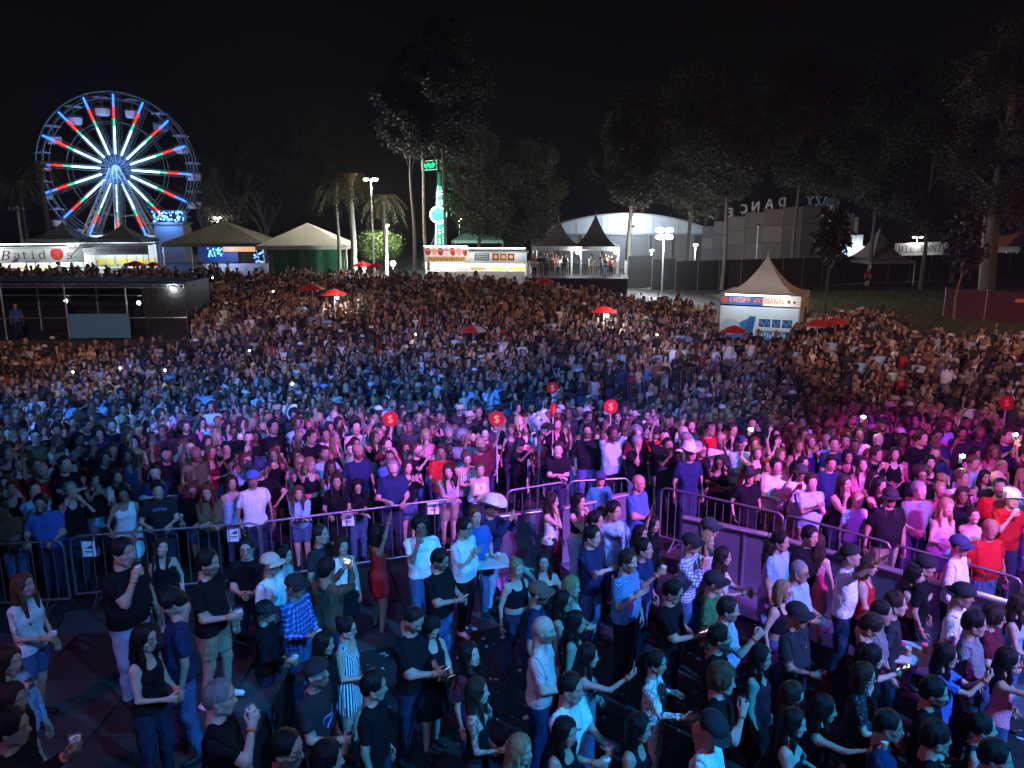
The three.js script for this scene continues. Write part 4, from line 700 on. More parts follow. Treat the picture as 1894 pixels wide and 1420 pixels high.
const GREY = [0.22, 0.22, 0.23], BEIGE = [0.36, 0.33, 0.25], OFF = [0.7, 0.68, 0.58];
{
  let p = gY(at(122, 470, 64)); tent('pagoda_tent', 'grey pointed tent left of the ferris wheel hub', p, 4.2, 3.2, 5.7 - p.y, 2, 0.1, [GREY], { group: 'pointed grey tents' });
  p = gY(at(232, 470, 64)); tent('pagoda_tent', 'grey pointed tent below the middle of the ferris wheel', p, 4.2, 3.2, 5.55 - p.y, 2, 0.1, [GREY], { group: 'pointed grey tents' });
  p = gY(at(418, 470, 64)); const b = tent('fair_tent', 'large beige striped tent open over blue-lit stands', p, 7.6, 4.12 - p.y, 5.8 - p.y, 1, 0.12, [BEIGE, [0.28, 0.26, 0.2]], {});
  part('back_board', box(3.2, 1.4, 0.1, -0.9, 1.9, -1.2), mat([0.02, 0.05, 0.14], 0.5), b);
  part('arcade_light', new RoundedBoxGeometry(2.6, 0.55, 0.15, 2, 0.06).translate(0.9, 2.35, -0.8), glow([1, 0.48, 0.16], 0.9), b);
  part('arcade_light', join(Array.from({ length: 46 }, () => new THREE.IcosahedronGeometry(0.06, 0).translate(rr(-1.6, -0.5), rr(1.7, 2.4), -0.8)).concat(Array.from({ length: 46 }, () => new THREE.IcosahedronGeometry(0.06, 0).translate(rr(2.1, 2.9), rr(1.2, 2.7), -0.8)))), glow([0.06, 0.22, 1], 8), b);
  part('counter', box(5.4, 1.1, 0.6, 0.5, 0.55, -0.5), mat(0.55, 0.5), b); pointLamp(b, V(0, 2.4, 0.8), [0.35, 0.5, 1], 26, 0.3);
  p = gY(at(572, 470, 61)); const g = tent('fair_tent', 'white peaked tent with a green tarpaulin wall', p, 6.6, 4.0 - p.y, 5.65 - p.y, 1, 0.1, [OFF, [0.62, 0.6, 0.52]], {});
  const wall = new THREE.PlaneGeometry(5.3, 2.5, 40, 12), wp = wall.attributes.position; for (let i = 0; i < wp.count; i++) wp.setZ(i, Math.sin(wp.getX(i) * 5) * 0.03 + noise(wp.getX(i) * 2, wp.getY(i), 3) * 0.06); wall.computeVertexNormals();
  part('side_wall', wall, tarp([0.03, 0.16, 0.07], 0.4), g, V(0.55, 1.42, 3.24));
  part('guy_rope', bar(V(3.25, 2.6, 3.28), V(2.9, 0, 3.9), 0.02, 4), mat([0.6, 0.3, 0.1], 0.7), g);
}
// stalls
function banner(w, h, tex, roughness = 0.6) { const g = box(w, h, 0.05), m = new THREE.MeshStandardMaterial({ map: tex, roughness }); return [g, m]; }
function stall(name, label, c, w, yaw, o) {
  const t = thing(name, label, 'stall', c, yaw), H = o.h;
  for (const x of [-1, -0.33, 0.33, 1]) for (const z of [-1, 1]) part('post', bar(V(x * w / 2 * 0.98, 0, z * 1.2), V(x * w / 2 * 0.98, H, z * 1.2), 0.045, 6), alu, t);
  part('roof', box(w + 0.3, 0.1, 2.9, 0, H + 0.05, 0), tarp(o.roof ?? [0.6, 0.6, 0.6]), t); part('back_wall', box(w, H - 0.1, 0.06, 0, H / 2, -1.27), mat(o.wall ?? [0.7, 0.7, 0.68], 0.6), t);
  part('counter', box(w * 0.97, 1.05, 0.5, 0, 0.53, 0.85), mat(o.counter ?? [0.7, 0.7, 0.7], 0.5), t);
  if (o.tex) { const [g, m] = banner(w + 0.1, o.bh, o.tex); part('banner', g, m, t, V(0, H - o.bh / 2 + (o.lift ?? 0.1), 1.42)); }
  for (let k = 0; k < 3; k++) part('menu_board', box(w * 0.26, 0.5, 0.04, (k - 1) * w * 0.32, H - 0.55 - (o.bh ?? 0), -1.2), mat(pick([[0.6, 0.15, 0.05], [0.7, 0.6, 0.1], [0.05, 0.2, 0.1]]), 0.5), t);
  const n = o.lamps ?? 3; for (let k = 0; k < n; k++) { const x = (k - (n - 1) / 2) * w / n; part('light_tube', bar(V(x - 0.6, H - 0.12, 0.4), V(x + 0.6, H - 0.12, 0.4), 0.04, 6), glow(o.light ?? lampCold, 16), t); }
  pointLamp(t, V(-w * 0.25, H - 0.4, 0.45), o.light ?? lampCold, o.power ?? 45, 0.3); pointLamp(t, V(w * 0.25, H - 0.4, 0.45), o.light ?? lampCold, o.power ?? 45, 0.3);
  if (o.front) { part('banner_light', bar(V(-w / 2, H + 0.35, 2.1), V(w / 2, H + 0.35, 2.1), 0.04, 6), glow(lampCold, 10), t); part('lamp_bracket', join([-0.45, 0, 0.45].map((x) => bar(V(x * w, H + 0.05, 1.3), V(x * w, H + 0.35, 2.1), 0.02, 4))), alu, t); for (const x of [-0.3, 0.3]) pointLamp(t, V(x * w, H + 0.3, 2.2), lampCold, o.front, 0.25); }
  return t;
}
{
  const batidas = canvasTex(1024, 180, (c, w, h) => {
    c.fillStyle = '#eef0ee'; c.fillRect(0, 0, w, h); const s = (col, pts, lw) => { c.strokeStyle = col; c.lineWidth = lw; c.lineCap = 'round'; c.beginPath(); c.moveTo(pts[0], pts[1]); c.bezierCurveTo(...pts.slice(2)); c.stroke(); };
    s('#8d9a98', [40, 90, 70, 40, 90, 20, 110, 30], 12); s('#b9c9cc', [120, 70, 140, 120, 190, 90, 200, 40], 16); s('#6f8f9f', [900, 120, 930, 60, 950, 60, 980, 20], 14); s('#7fb3cf', [860, 150, 880, 120, 920, 150, 960, 110], 10);
    c.fillStyle = '#d9a860'; c.fillRect(0, 120, 60, 60); c.font = 'italic 150px serif'; c.fillStyle = '#5d3a24'; c.fillText('B', 225, 148); c.font = '128px serif'; const L = ['a', 't', 'i', 'd', 'a', 's'], X = [355, 440, 520, 590, 730, 860], C = ['#8e2d3a', '#5d3a24', '#7b5a36', '#5d3a24', '#e07a1f', '#6b5a3a'];
    c.fillStyle = '#d2353f'; c.beginPath(); c.ellipse(770, 80, 62, 74, 0, 0, 7); c.fill(); L.forEach((l, i) => { c.fillStyle = C[i]; c.fillText(l, X[i], 138); }); c.fillStyle = '#7a3f9b'; c.beginPath(); c.moveTo(330, 170); c.lineTo(390, 118); c.lineTo(400, 170); c.fill();
    c.fillStyle = '#4f9bb8'; c.fillRect(470, 160, 120, 8);
  });
  let p = gY(at(72, 500, 58)); stall('drinks_stall', 'brightly lit stall with a white banner reading Batidas', p, 7.0, 0.24, { h: 2.6, tex: batidas, bh: 1.15, lift: 0.15, lamps: 4, power: 22, front: 5, wall: [0.75, 0.75, 0.72] });
  const agua = canvasTex(1024, 170, (c, w, h) => { c.fillStyle = '#8d9098'; c.fillRect(0, 0, w, h); c.fillStyle = '#3b3f4a'; c.textAlign = 'center'; c.font = 'bold 46px monospace'; c.fillText('GEL', w / 2, 50); c.font = 'bold 62px monospace'; c.fillText('ÁGUA  CERVEJA  REFRIGERANTE', w / 2, 125, w * 0.94); });
  p = gY(at(226, 500, 61)); stall('drinks_stall', 'stall with a grey sign reading ÁGUA CERVEJA REFRIGERANTE', p, 4.8, 0.18, { h: 2.75, tex: agua, bh: 0.8, lamps: 2, power: 9, wall: [0.6, 0.62, 0.64] });
  const food = canvasTex(1024, 256, (c, w, h) => { c.fillStyle = '#f2e9e4'; c.fillRect(0, 0, w, h); for (let i = 0; i < 7; i++) { c.fillStyle = ['#c22a20', '#e88f6a', '#b02018', '#f3d0b8'][i % 4]; c.beginPath(); c.ellipse(80 + i * 145, 90, 70, 60, 0.2 * i, 0, 7); c.fill(); } c.fillStyle = '#e9b26a'; c.fillRect(60, 165, 900, 75); c.fillStyle = '#b8641c'; for (let k = 0; k < 16; k++) c.fillRect(90 + k * 54, 178 + (k % 3) * 6, 30, 44 - (k % 2) * 12); });
  p = gY(at(830, 500, 57)); stall('food_stall', 'glaring white and red food stall at the foot of the ride tower', p, 3.0, -0.02, { h: 2.5, tex: food, bh: 1.15, lift: 0.35, lamps: 2, power: 12, light: [1, 0.9, 0.8], front: 3, roof: [0.6, 0.2, 0.15] });
  const grill = canvasTex(1024, 200, (c, w, h) => { c.fillStyle = '#eeeae2'; c.fillRect(0, 0, w, h); c.fillStyle = '#3c4440'; c.fillRect(180, 30, 240, 120); c.fillStyle = '#dfe5e0'; for (let i = 0; i < 3; i++) c.fillRect(195, 50 + i * 34, 210, 10); for (let i = 0; i < 3; i++) { c.fillStyle = ['#a8401c', '#c8622a', '#8f2a12'][i]; c.fillRect(470 + i * 125, 30, 110, 120); c.fillStyle = '#f0c890'; c.beginPath(); c.ellipse(525 + i * 125, 90, 34, 30, 0, 0, 7); c.fill(); } });
  p = gY(at(918, 500, 57)); stall('food_stall', 'long white food stall with picture menus left of the viewing deck', p, 4.4, -0.05, { h: 2.35, tex: grill, bh: 0.85, lamps: 3, power: 14, light: [1, 0.92, 0.82], front: 3 });
  p = gY(at(885, 480, 84)); tent('fair_tent', 'grey gabled tent behind the food stalls', p, 5.4, 2.6, 4.0, 1, 0, [[0.25, 0.27, 0.27]], { valance: [0.6, 0.65, 0.65] });
}
// green-lit ride tower
{
  const b = gY(at(815, 480, 80)), topY = at(815, 306, 80).y - b.y, t = thing('ride_tower', 'tall fairground ride mast lit in green and white', 'fairground ride', b), gm = mat([0.05, 0.3, 0.2], 0.5), ledG = glow([0.04, 0.8, 0.48], 2.2), ledW = glow([0.75, 1, 0.92], 5);
  part('mast', new THREE.CylinderGeometry(0.18, 0.75, topY - 0.6, 12).translate(0, (topY - 0.6) / 2, 0), gm, t); part('base', new THREE.CylinderGeometry(1.6, 2, 1, 16).translate(0, 0.5, 0), mat([0.5, 0.2, 0.15], 0.6), t);
  for (let k = 0; k < 22; k++) { const f = k / 22, y = 1.2 + f * (topY - 3.2), r = 0.75 - 0.57 * y / (topY - 0.6) + 0.05; part('light_bulbs', join([-0.7, 0, 0.7].map((a) => new THREE.IcosahedronGeometry(0.1, 0).translate(Math.sin(a) * r, y + a * 0.2, Math.cos(a) * r))), k % 3 ? ledW : ledG, t); }
  part('light_tube', bar(V(-0.5, 1, 0.75), V(-0.12, topY - 2, 0.25), 0.05, 6), ledW, t); part('light_tube', bar(V(0.4, 1, 0.8), V(0.1, topY - 2, 0.28), 0.05, 6), ledG, t);
  const ry = at(812, 397, 80).y - b.y, ring = part('pendulum_ring', new THREE.TorusGeometry(0.78, 0.09, 8, 40), ledW, t, V(-0.1, ry, 0.6)); part('light_star', join(Array.from({ length: 5 }, (_, i) => bar(V(0, 0, 0), V(Math.sin(i * 1.257) * 0.7, Math.cos(i * 1.257) * 0.7, 0), 0.05, 5))), ledG, ring); part('pendulum_disc', new THREE.CylinderGeometry(0.76, 0.76, 0.08, 32).rotateX(Math.PI / 2).translate(0, 0, -0.08), gm, ring);
  part('stay', bar(V(-1.9, 0, 0), V(-0.4, 3.4, 0), 0.06, 6), steel, t);
  for (const [s, word, x] of [[-1, 'RANG', -0.95], [1, 'ER', 0.95]]) {
    const tex = canvasTex(256, 128, (c, w, h) => { c.fillStyle = '#02140c'; c.fillRect(0, 0, w, h); c.fillStyle = '#12e08c'; for (let k = 0; k < word.length * 2; k++) { c.fillRect(28 + k * 200 / (word.length * 2), 30 + (k % 3) * 8, 150 / (word.length * 2), 66 - (k % 2) * 18); } c.strokeStyle = '#c8fff0'; c.lineWidth = 8; c.setLineDash([10, 8]); c.strokeRect(8, 8, w - 16, h - 16); });
    const m = part('lit_sign', box(1.75, 1.0, 0.12), new THREE.MeshStandardMaterial({ color: 0x04120c, emissive: 0xffffff, emissiveMap: tex, emissiveIntensity: 2.4, roughness: 0.5 }), t, V(x, topY, 0.1)); m.rotation.y = s * 0.35; m.rotation.z = s * -0.05;
  }
  pointLamp(t, V(-0.3, topY * 0.55, 2), [0.2, 1, 0.65], 60, 0.5);
}
// viewing deck with two pointed tents
{
  const c = at(1068, 512, 56), t = thing('viewing_deck', 'raised dark viewing deck with white railings under two pointed tents', 'platform', V(c.x, 0, c.z), -0.1), y = c.y, W = 7.0;
  part('skirt', box(W, y, 4.4, 0, y / 2 - 0.02, 0), tarp([0.012, 0.012, 0.014]), t); part('deck', box(W + 0.1, 0.08, 4.5, 0, y + 0.03, 0), mat(0.08, 0.7), t);
  const fr = frameGeo(2.28), bars = join(Array.from({ length: 15 }, (_, k) => bar(V(-1.06 + k * 0.1515, 0.17, 0), V(-1.06 + k * 0.1515, 1.06, 0), 0.014, 5)));
  for (let k = 0; k < 3; k++) { const g = new THREE.Group(); g.name = 'railing'; g.position.set(-2.33 + k * 2.33, y + 0.02, 2.2); t.add(g); part('frame', fr, mat(0.7, 0.4), g); part('bars', bars, mat(0.7, 0.4), g); }
  for (const s of [-1, 1]) for (let k = 0; k < 2; k++) { const g = new THREE.Group(); g.name = 'railing'; g.position.set(s * 3.48, y + 0.02, 1.0 - k * 2.3); g.rotation.y = Math.PI / 2; t.add(g); part('frame', fr, mat(0.7, 0.4), g); part('bars', bars, mat(0.7, 0.4), g); }
  for (const [u, v, what] of [[1033, 405, 'left'], [1102, 397, 'right']]) {
    const p = at(u, v, 56.5), pk = p.y - y, tt = tent('pagoda_tent', `grey-white pointed tent over the ${what} half of the viewing deck`, V(p.x, y + 0.06, p.z), 3.45, 2.15, pk, 2, -0.1, [[0.42, 0.42, 0.4]], { valance: [0.7, 0.72, 0.72], group: 'tents on the viewing deck' });
    part('lamp_bulb', new THREE.SphereGeometry(0.14, 12, 8), glow(lampCold, 26), tt, V(1.45, 1.75, 1.5)); pointLamp(tt, V(1.3, 1.7, 1.75), lampCold, 17, 0.14); part('lamp_bracket', bar(V(1.45, 1.9, 1.5), V(1.66, 2.1, 1.66), 0.015, 4), alu, tt);
  }
}
// beer tent
{
  const p = at(1416, 540, 39); p.y = groundY(p.x, p.z); const L = 3.85, ev = 2.3 - p.y, pk = at(1423, 472, 39).y - p.y, t = tent('beer_tent', 'white pointed beer tent with a blue picture banner reading CHOPP ARTESANAL', p, L, ev, pk, 2.1, -26 * DEG, [[0.72, 0.66, 0.58]], { valance: [0.72, 0.7, 0.66] });
  const tex = canvasTex(1024, 512, (c, w, h) => {
    const g = c.createLinearGradient(0, 0, w, 0); c.fillStyle = '#cfe6f4'; c.fillRect(0, 0, w, h); c.fillStyle = '#2f7fc6'; c.beginPath(); c.moveTo(40, 512); c.bezierCurveTo(200, 300, 300, 200, 480, 150); c.lineTo(430, 512); c.fill(); c.fillStyle = '#a9d3ee'; c.beginPath(); c.ellipse(150, 330, 130, 120, 0.4, 0, 7); c.fill();
    c.fillStyle = '#1c63ab'; c.beginPath(); c.moveTo(300, 512); c.lineTo(390, 150); c.lineTo(470, 150); c.lineTo(430, 512); c.fill();
    for (const [x, ww] of [[520, 150], [690, 110], [820, 130]]) { c.fillStyle = '#e8f3fa'; c.fillRect(x - 10, 170, ww + 20, 150); c.fillStyle = '#174f94'; c.fillRect(x, 182, ww, 126); c.fillStyle = '#5fa6da'; for (let k = 0; k < 5; k++) c.fillRect(x + 8 + k * ww / 5.4, 200 + (k % 3) * 24, ww / 9, 50); }
    c.fillStyle = '#3f8ccc'; c.fillRect(480, 360, 500, 152); c.fillStyle = '#cfe6f4'; for (let k = 0; k < 14; k++) c.fillRect(490 + k * 36, 380 + (k % 3) * 20, 18, 60);
  });
  const head = canvasTex(1024, 128, (c, w, h) => { c.fillStyle = '#f0ece6'; c.fillRect(0, 0, w, h); c.fillStyle = '#2a64a8'; c.fillRect(0, 0, 560, 128); c.fillStyle = '#d5552a'; c.beginPath(); c.arc(60, 66, 44, 0, 7); c.fill(); c.fillStyle = '#ef7a3c'; c.font = 'bold 84px sans-serif'; c.fillText('CHOPP', 125, 98, 300); c.fillText('ARTESANAL', 440, 98, 390); c.fillStyle = '#7a4a2a'; c.beginPath(); c.arc(880, 70, 20, 0, 7); c.arc(950, 74, 16, 0, 7); c.fill(); });
  part('picture_banner', box(L * 0.96, ev - 0.62, 0.03, 0, (ev - 0.62) / 2 + 0.02, L / 2 - 0.08), new THREE.MeshStandardMaterial({ map: tex, roughness: 0.5 }), t);
  part('name_banner', box(L * 0.985, 0.52, 0.03, 0, ev - 0.27, L / 2 + 0.03), new THREE.MeshStandardMaterial({ map: head, roughness: 0.5 }), t);
  part('side_wall', box(0.03, ev - 0.2, L * 0.97, L / 2 - 0.02, (ev - 0.2) / 2, 0), tarp([0.66, 0.6, 0.54]), t); part('side_wall', box(0.03, ev - 0.2, L * 0.97, -L / 2 + 0.02, (ev - 0.2) / 2, 0), tarp([0.66, 0.6, 0.54]), t); part('back_wall', box(L * 0.97, ev - 0.2, 0.03, 0, (ev - 0.2) / 2, -L / 2 + 0.02), tarp([0.66, 0.6, 0.54]), t);
  part('light_tube', bar(V(-1.5, ev + 0.02, L / 2 + 0.75), V(1.5, ev + 0.02, L / 2 + 0.75), 0.035, 8), glow(lampCold, 8), t); part('lamp_bracket', join([-1.3, 1.3].map((x) => bar(V(x, ev - 0.05, L / 2), V(x, ev + 0.02, L / 2 + 0.75), 0.015, 4))), alu, t);
  for (const x of [-0.95, 0.95]) pointLamp(t, V(x, ev - 0.08, L / 2 + 0.85), [0.9, 0.96, 1], 3.2, 0.2);
}
// mixing-desk tent on the left
{
  const a = at(38, 516, 35), b = at(344, 523, 34), y = 3.1, W = b.x - a.x + 3.2, c = V((a.x + b.x) / 2 - 2.0, 0, -36.0), t = thing('mixing_desk_tent', 'black flat-roofed tent over the sound and light desk', 'tent', c, 0.03), D = 3.0, blk = mat([0.006, 0.008, 0.014], 0.7, { bumpMap: canvasBump, bumpScale: 0.008 });
  part('roof', box(W, 0.06, D, 0, y + 0.02, 0), blk, t).rotation.z = -0.012; part('roof_edge', truss(V(-W / 2, y - 0.12, D / 2), V(W / 2, y - 0.16, D / 2), 0.16, 0.02), alu, t);
  for (const x of [-W / 2 + 0.1, -W / 2 + 2.9, -W / 2 + 5.7, -W / 2 + 8.4, W / 2 - 0.06]) for (const z of [D / 2 - 0.1, -D / 2 + 0.1]) part('post', bar(V(x, 0, z), V(x, y, z), 0.045, 6), alu, t);
  part('back_wall', box(W, y, 0.04, 0, y / 2, -D / 2), blk, t); part('side_wall', box(0.04, y, D, W / 2, y / 2, 0), blk, t); part('side_wall', box(1.9, y - 0.35, 0.03, W / 2 - 1.0, y / 2 - 0.1, D / 2 - 0.05), tarp([0.02, 0.02, 0.02]), t);
  part('deck', box(W, 0.5, D, 0, 0.25, 0), mat(0.05, 0.7), t); part('rail', join([bar(V(-W / 2, 1.5, D / 2), V(W / 2, 1.5, D / 2), 0.03, 5), bar(V(-W / 2, 2.55, D / 2 - 0.1), V(W / 2, 2.5, D / 2 - 0.1), 0.025, 5)]), alu, t);
  part('blue_tarpaulin', new THREE.PlaneGeometry(2.7, 1.1, 24, 8).translate(W / 2 - 3.9, 1.15, D / 2 + 0.08), tarp([0.12, 0.36, 0.62], 0.5), t);
  const fix = (x, yy, s) => { const d = thing('desk_spotlight', s, 'spotlight', V(c.x + x, yy, c.z + D / 2 - 0.35), 0, 'small spotlights in the desk tent'); part('housing', new THREE.CylinderGeometry(0.09, 0.11, 0.3, 12).rotateX(Math.PI / 2).translate(0, 0, -0.1), headMat, d); part('lens', new THREE.CircleGeometry(0.085, 14).translate(0, 0, 0.055), glow([0.7, 0.9, 1], 30), d); part('yoke', join([box(0.02, 0.22, 0.04, -0.13, 0, -0.1), box(0.02, 0.22, 0.04, 0.13, 0, -0.1), box(0.28, 0.02, 0.04, 0, -0.11, -0.1)]), headMat, d); const l = new THREE.SpotLight(new THREE.Color().setRGB(0.5, 0.75, 1), 90, 0, 0.16, 0.5); l.position.set(0, 0, 0.12); l.target.position.set(4, -0.55, 1.4); l.castShadow = true; d.add(l, l.target); return d; };
  fix(at(122, 556, 34.8).x - c.x, at(122, 556, 34.8).y, 'small white spotlight at the left in the mixing desk tent'); fix(at(257, 560, 34.8).x - c.x, at(257, 560, 34.8).y, 'small white spotlight right of the blue tarpaulin');
  const s = thing('festoon_bulb', 'bare white bulb under the mixing desk tent roof', 'lamp', at(318, 532, 34.6)); part('lamp_bulb', new THREE.SphereGeometry(0.06, 10, 8), glow(lampCold, 24), s); part('socket', new THREE.CylinderGeometry(0.03, 0.03, 0.1, 8).translate(0, 0.09, 0), headMat, s); pointLamp(s, V(0, -0.1, 0.1), lampCold, 2.5, 0.06);
}
// parasols
const paraG = (r) => { const pos = [], idx = [], n = 5; for (let j = 0; j <= n; j++) for (let i = 0; i <= 3; i++) { const t = j / n, a = (i / 3 - 0.5) * Math.PI / 4, sag = 1 - 0.06 * t * Math.cos(a * 4); pos.push(Math.sin(a) * t * r * sag, -0.42 * r * Math.pow(t, 1.5), Math.cos(a) * t * r * sag); } for (let j = 0; j < n; j++) for (let i = 0; i < 3; i++) { const p = j * 4 + i; idx.push(p, p + 4, p + 1, p + 1, p + 4, p + 5); } return geo(pos, idx); };
const paraRed = mat([0.85, 0.025, 0.025], 0.7, { transmission: 0.35, thickness: 0 }), paraWhite = mat([0.8, 0.72, 0.62], 0.7, { transmission: 0.3, thickness: 0 });
[[250, 486, 50, 36, 0, 'left of two red parasols before the drinks stall'], [284, 488, 50.5, 28, 0, 'right of two red parasols before the drinks stall'], [577, 529, 44, 44, 2, 'red and cream parasol in the middle of the far crowd'], [618, 539, 42, 46, 1, 'red parasol with a lamp below, beside the red and cream one'], [671, 487, 53, 36, 1, 'red parasol below the twin-headed lamp'], [694, 490, 54, 30, 0, 'red parasol right of the one below the twin-headed lamp'], [1008, 518, 46, 34, 0, 'red parasol in front of the viewing deck'], [1117, 571, 38.5, 44, 1, 'red parasol lit from below with white shirts around'], [875, 607, 33.5, 46, 2, 'red and cream parasol in the centre of the crowd'], [1357, 607, 33.5, 50, 0, 'folded-looking red parasol before the beer tent'], [1513, 596, 36, 46, 0, 'left of two red parasols right of the beer tent'], [1546, 592, 37, 44, 0, 'right of two red parasols right of the beer tent']].forEach(([u, v, d, w, mixed, lab]) => {
  for (let k = 0; k < 30; k++) { const q = at(u, v, d); d += (q.y - groundY(q.x, q.z) - 2.2) * 4; }
  const p = at(u, v, d), b = gY(p.clone()), r = w / 2 / FOCAL * d * 1.12, t = thing('parasol', lab, 'parasol', b, rr(0, 0.7), 'red vendor parasols'), h = p.y - b.y + 0.12, g = paraG(r);
  for (let k = 0; k < 8; k++) { const m = part('panel', g, mixed === 2 && (k === 1 || k === 2 || k === 5) ? paraWhite : paraRed, t, V(0, h, 0)); m.rotation.y = k * Math.PI / 4; }
  part('pole', bar(V(0, 0, 0), V(0, h + 0.08, 0), 0.02, 6), alu, t); part('ribs', join(Array.from({ length: 8 }, (_, k) => bar(V(0, h - 0.3, 0), V(Math.sin(k * 0.785) * r * 0.6, h - 0.24 * r, Math.cos(k * 0.785) * r * 0.6), 0.006, 4))), alu, t);
  if (mixed === 1) { part('lamp_bulb', new THREE.SphereGeometry(0.07, 10, 8), glow(lampCold, 20), t, V(0.12, h - 0.42, 0.1)); pointLamp(t, V(0.12, h - 0.42, 0.3), lampCold, 7, 0.07); }
});
// ---------------------------------------------------------------- far buildings, fence, banners
{
  const c = at(1148, 440, 96), t = thing('arched_hall', 'hall with a pale arched gable behind the viewing deck', 'building', V(c.x, groundY(c.x, c.z), c.z), 0.0), R = 20, w = 10.6, y0 = at(1148, 432, 96).y - t.position.y, y1 = at(1148, 397, 96).y - t.position.y, sh = new THREE.Shape();
  sh.moveTo(-w, y0); for (let i = 0; i <= 24; i++) { const x = -w + 2 * w * i / 24; sh.lineTo(x, y0 + (y1 - y0) * (1 - (x / w) ** 2)); } sh.lineTo(w, y0);
  part('gable', new THREE.ExtrudeGeometry(sh, { depth: 0.2, bevelEnabled: false }), tarp([0.62, 0.68, 0.75]), t, V(0, 0, 5)); part('wall', box(2 * w, y0, 0.3, 0, y0 / 2, 4.9), mat([0.2, 0.2, 0.215], 0.8), t);
  const rs = new THREE.Shape(); rs.moveTo(-w - 0.2, y0); for (let i = 0; i <= 24; i++) { const x = -w - 0.2 + (2 * w + 0.4) * i / 24; rs.lineTo(x, y0 + 0.18 + (y1 - y0) * (1 - (x / (w + 0.2)) ** 2)); } for (let i = 24; i >= 0; i--) { const x = -w + 2 * w * i / 24; rs.lineTo(x, y0 + (y1 - y0) * (1 - (x / w) ** 2)); }
  part('roof', new THREE.ExtrudeGeometry(rs, { depth: 11, bevelEnabled: false }), tarp([0.4, 0.42, 0.44]), t, V(0, 0, -5.6));
  for (let k = 0; k < 7; k++) part('roof_rib', box(0.06, (y1 - y0) * 0.9 * (1 - ((k - 3) / 3.6) ** 2), 0.05, (k - 3) * w / 3.6, y0 + (y1 - y0) * 0.45 * (1 - ((k - 3) / 3.6) ** 2), 5.24), mat([0.4, 0.43, 0.46], 0.6), t);
  part('eaves_beam', box(2 * w, 0.2, 0.15, 0, y0 + 0.05, 5.3), mat([0.3, 0.36, 0.42], 0.6), t);
  for (let k = 0; k < 9; k++) part('pillar', box(0.25, y0, 0.2, -w + 0.3 + k * (2 * w - 0.6) / 8, y0 / 2, 5.17), mat(0.24, 0.8), t);
  const l = thing('hall_floodlight', 'floodlight mounted before the pale arched gable', 'lamp', V(c.x, 0, c.z + 9)); part('mast', bar(V(0, 0, 0), V(0, 5.2, 0), 0.06, 6), steel, l); part('lamp_head', new RoundedBoxGeometry(0.5, 0.25, 0.15, 2, 0.03).translate(0, 5.2, 0), headMat, l); part('lamp_glass', box(0.44, 0.2, 0.02, 0, 5.2, -0.09), glow([0.75, 0.88, 1], 12), l); pointLamp(l, V(0, 5.2, -0.4), [0.75, 0.88, 1], 110, 0.2);
}
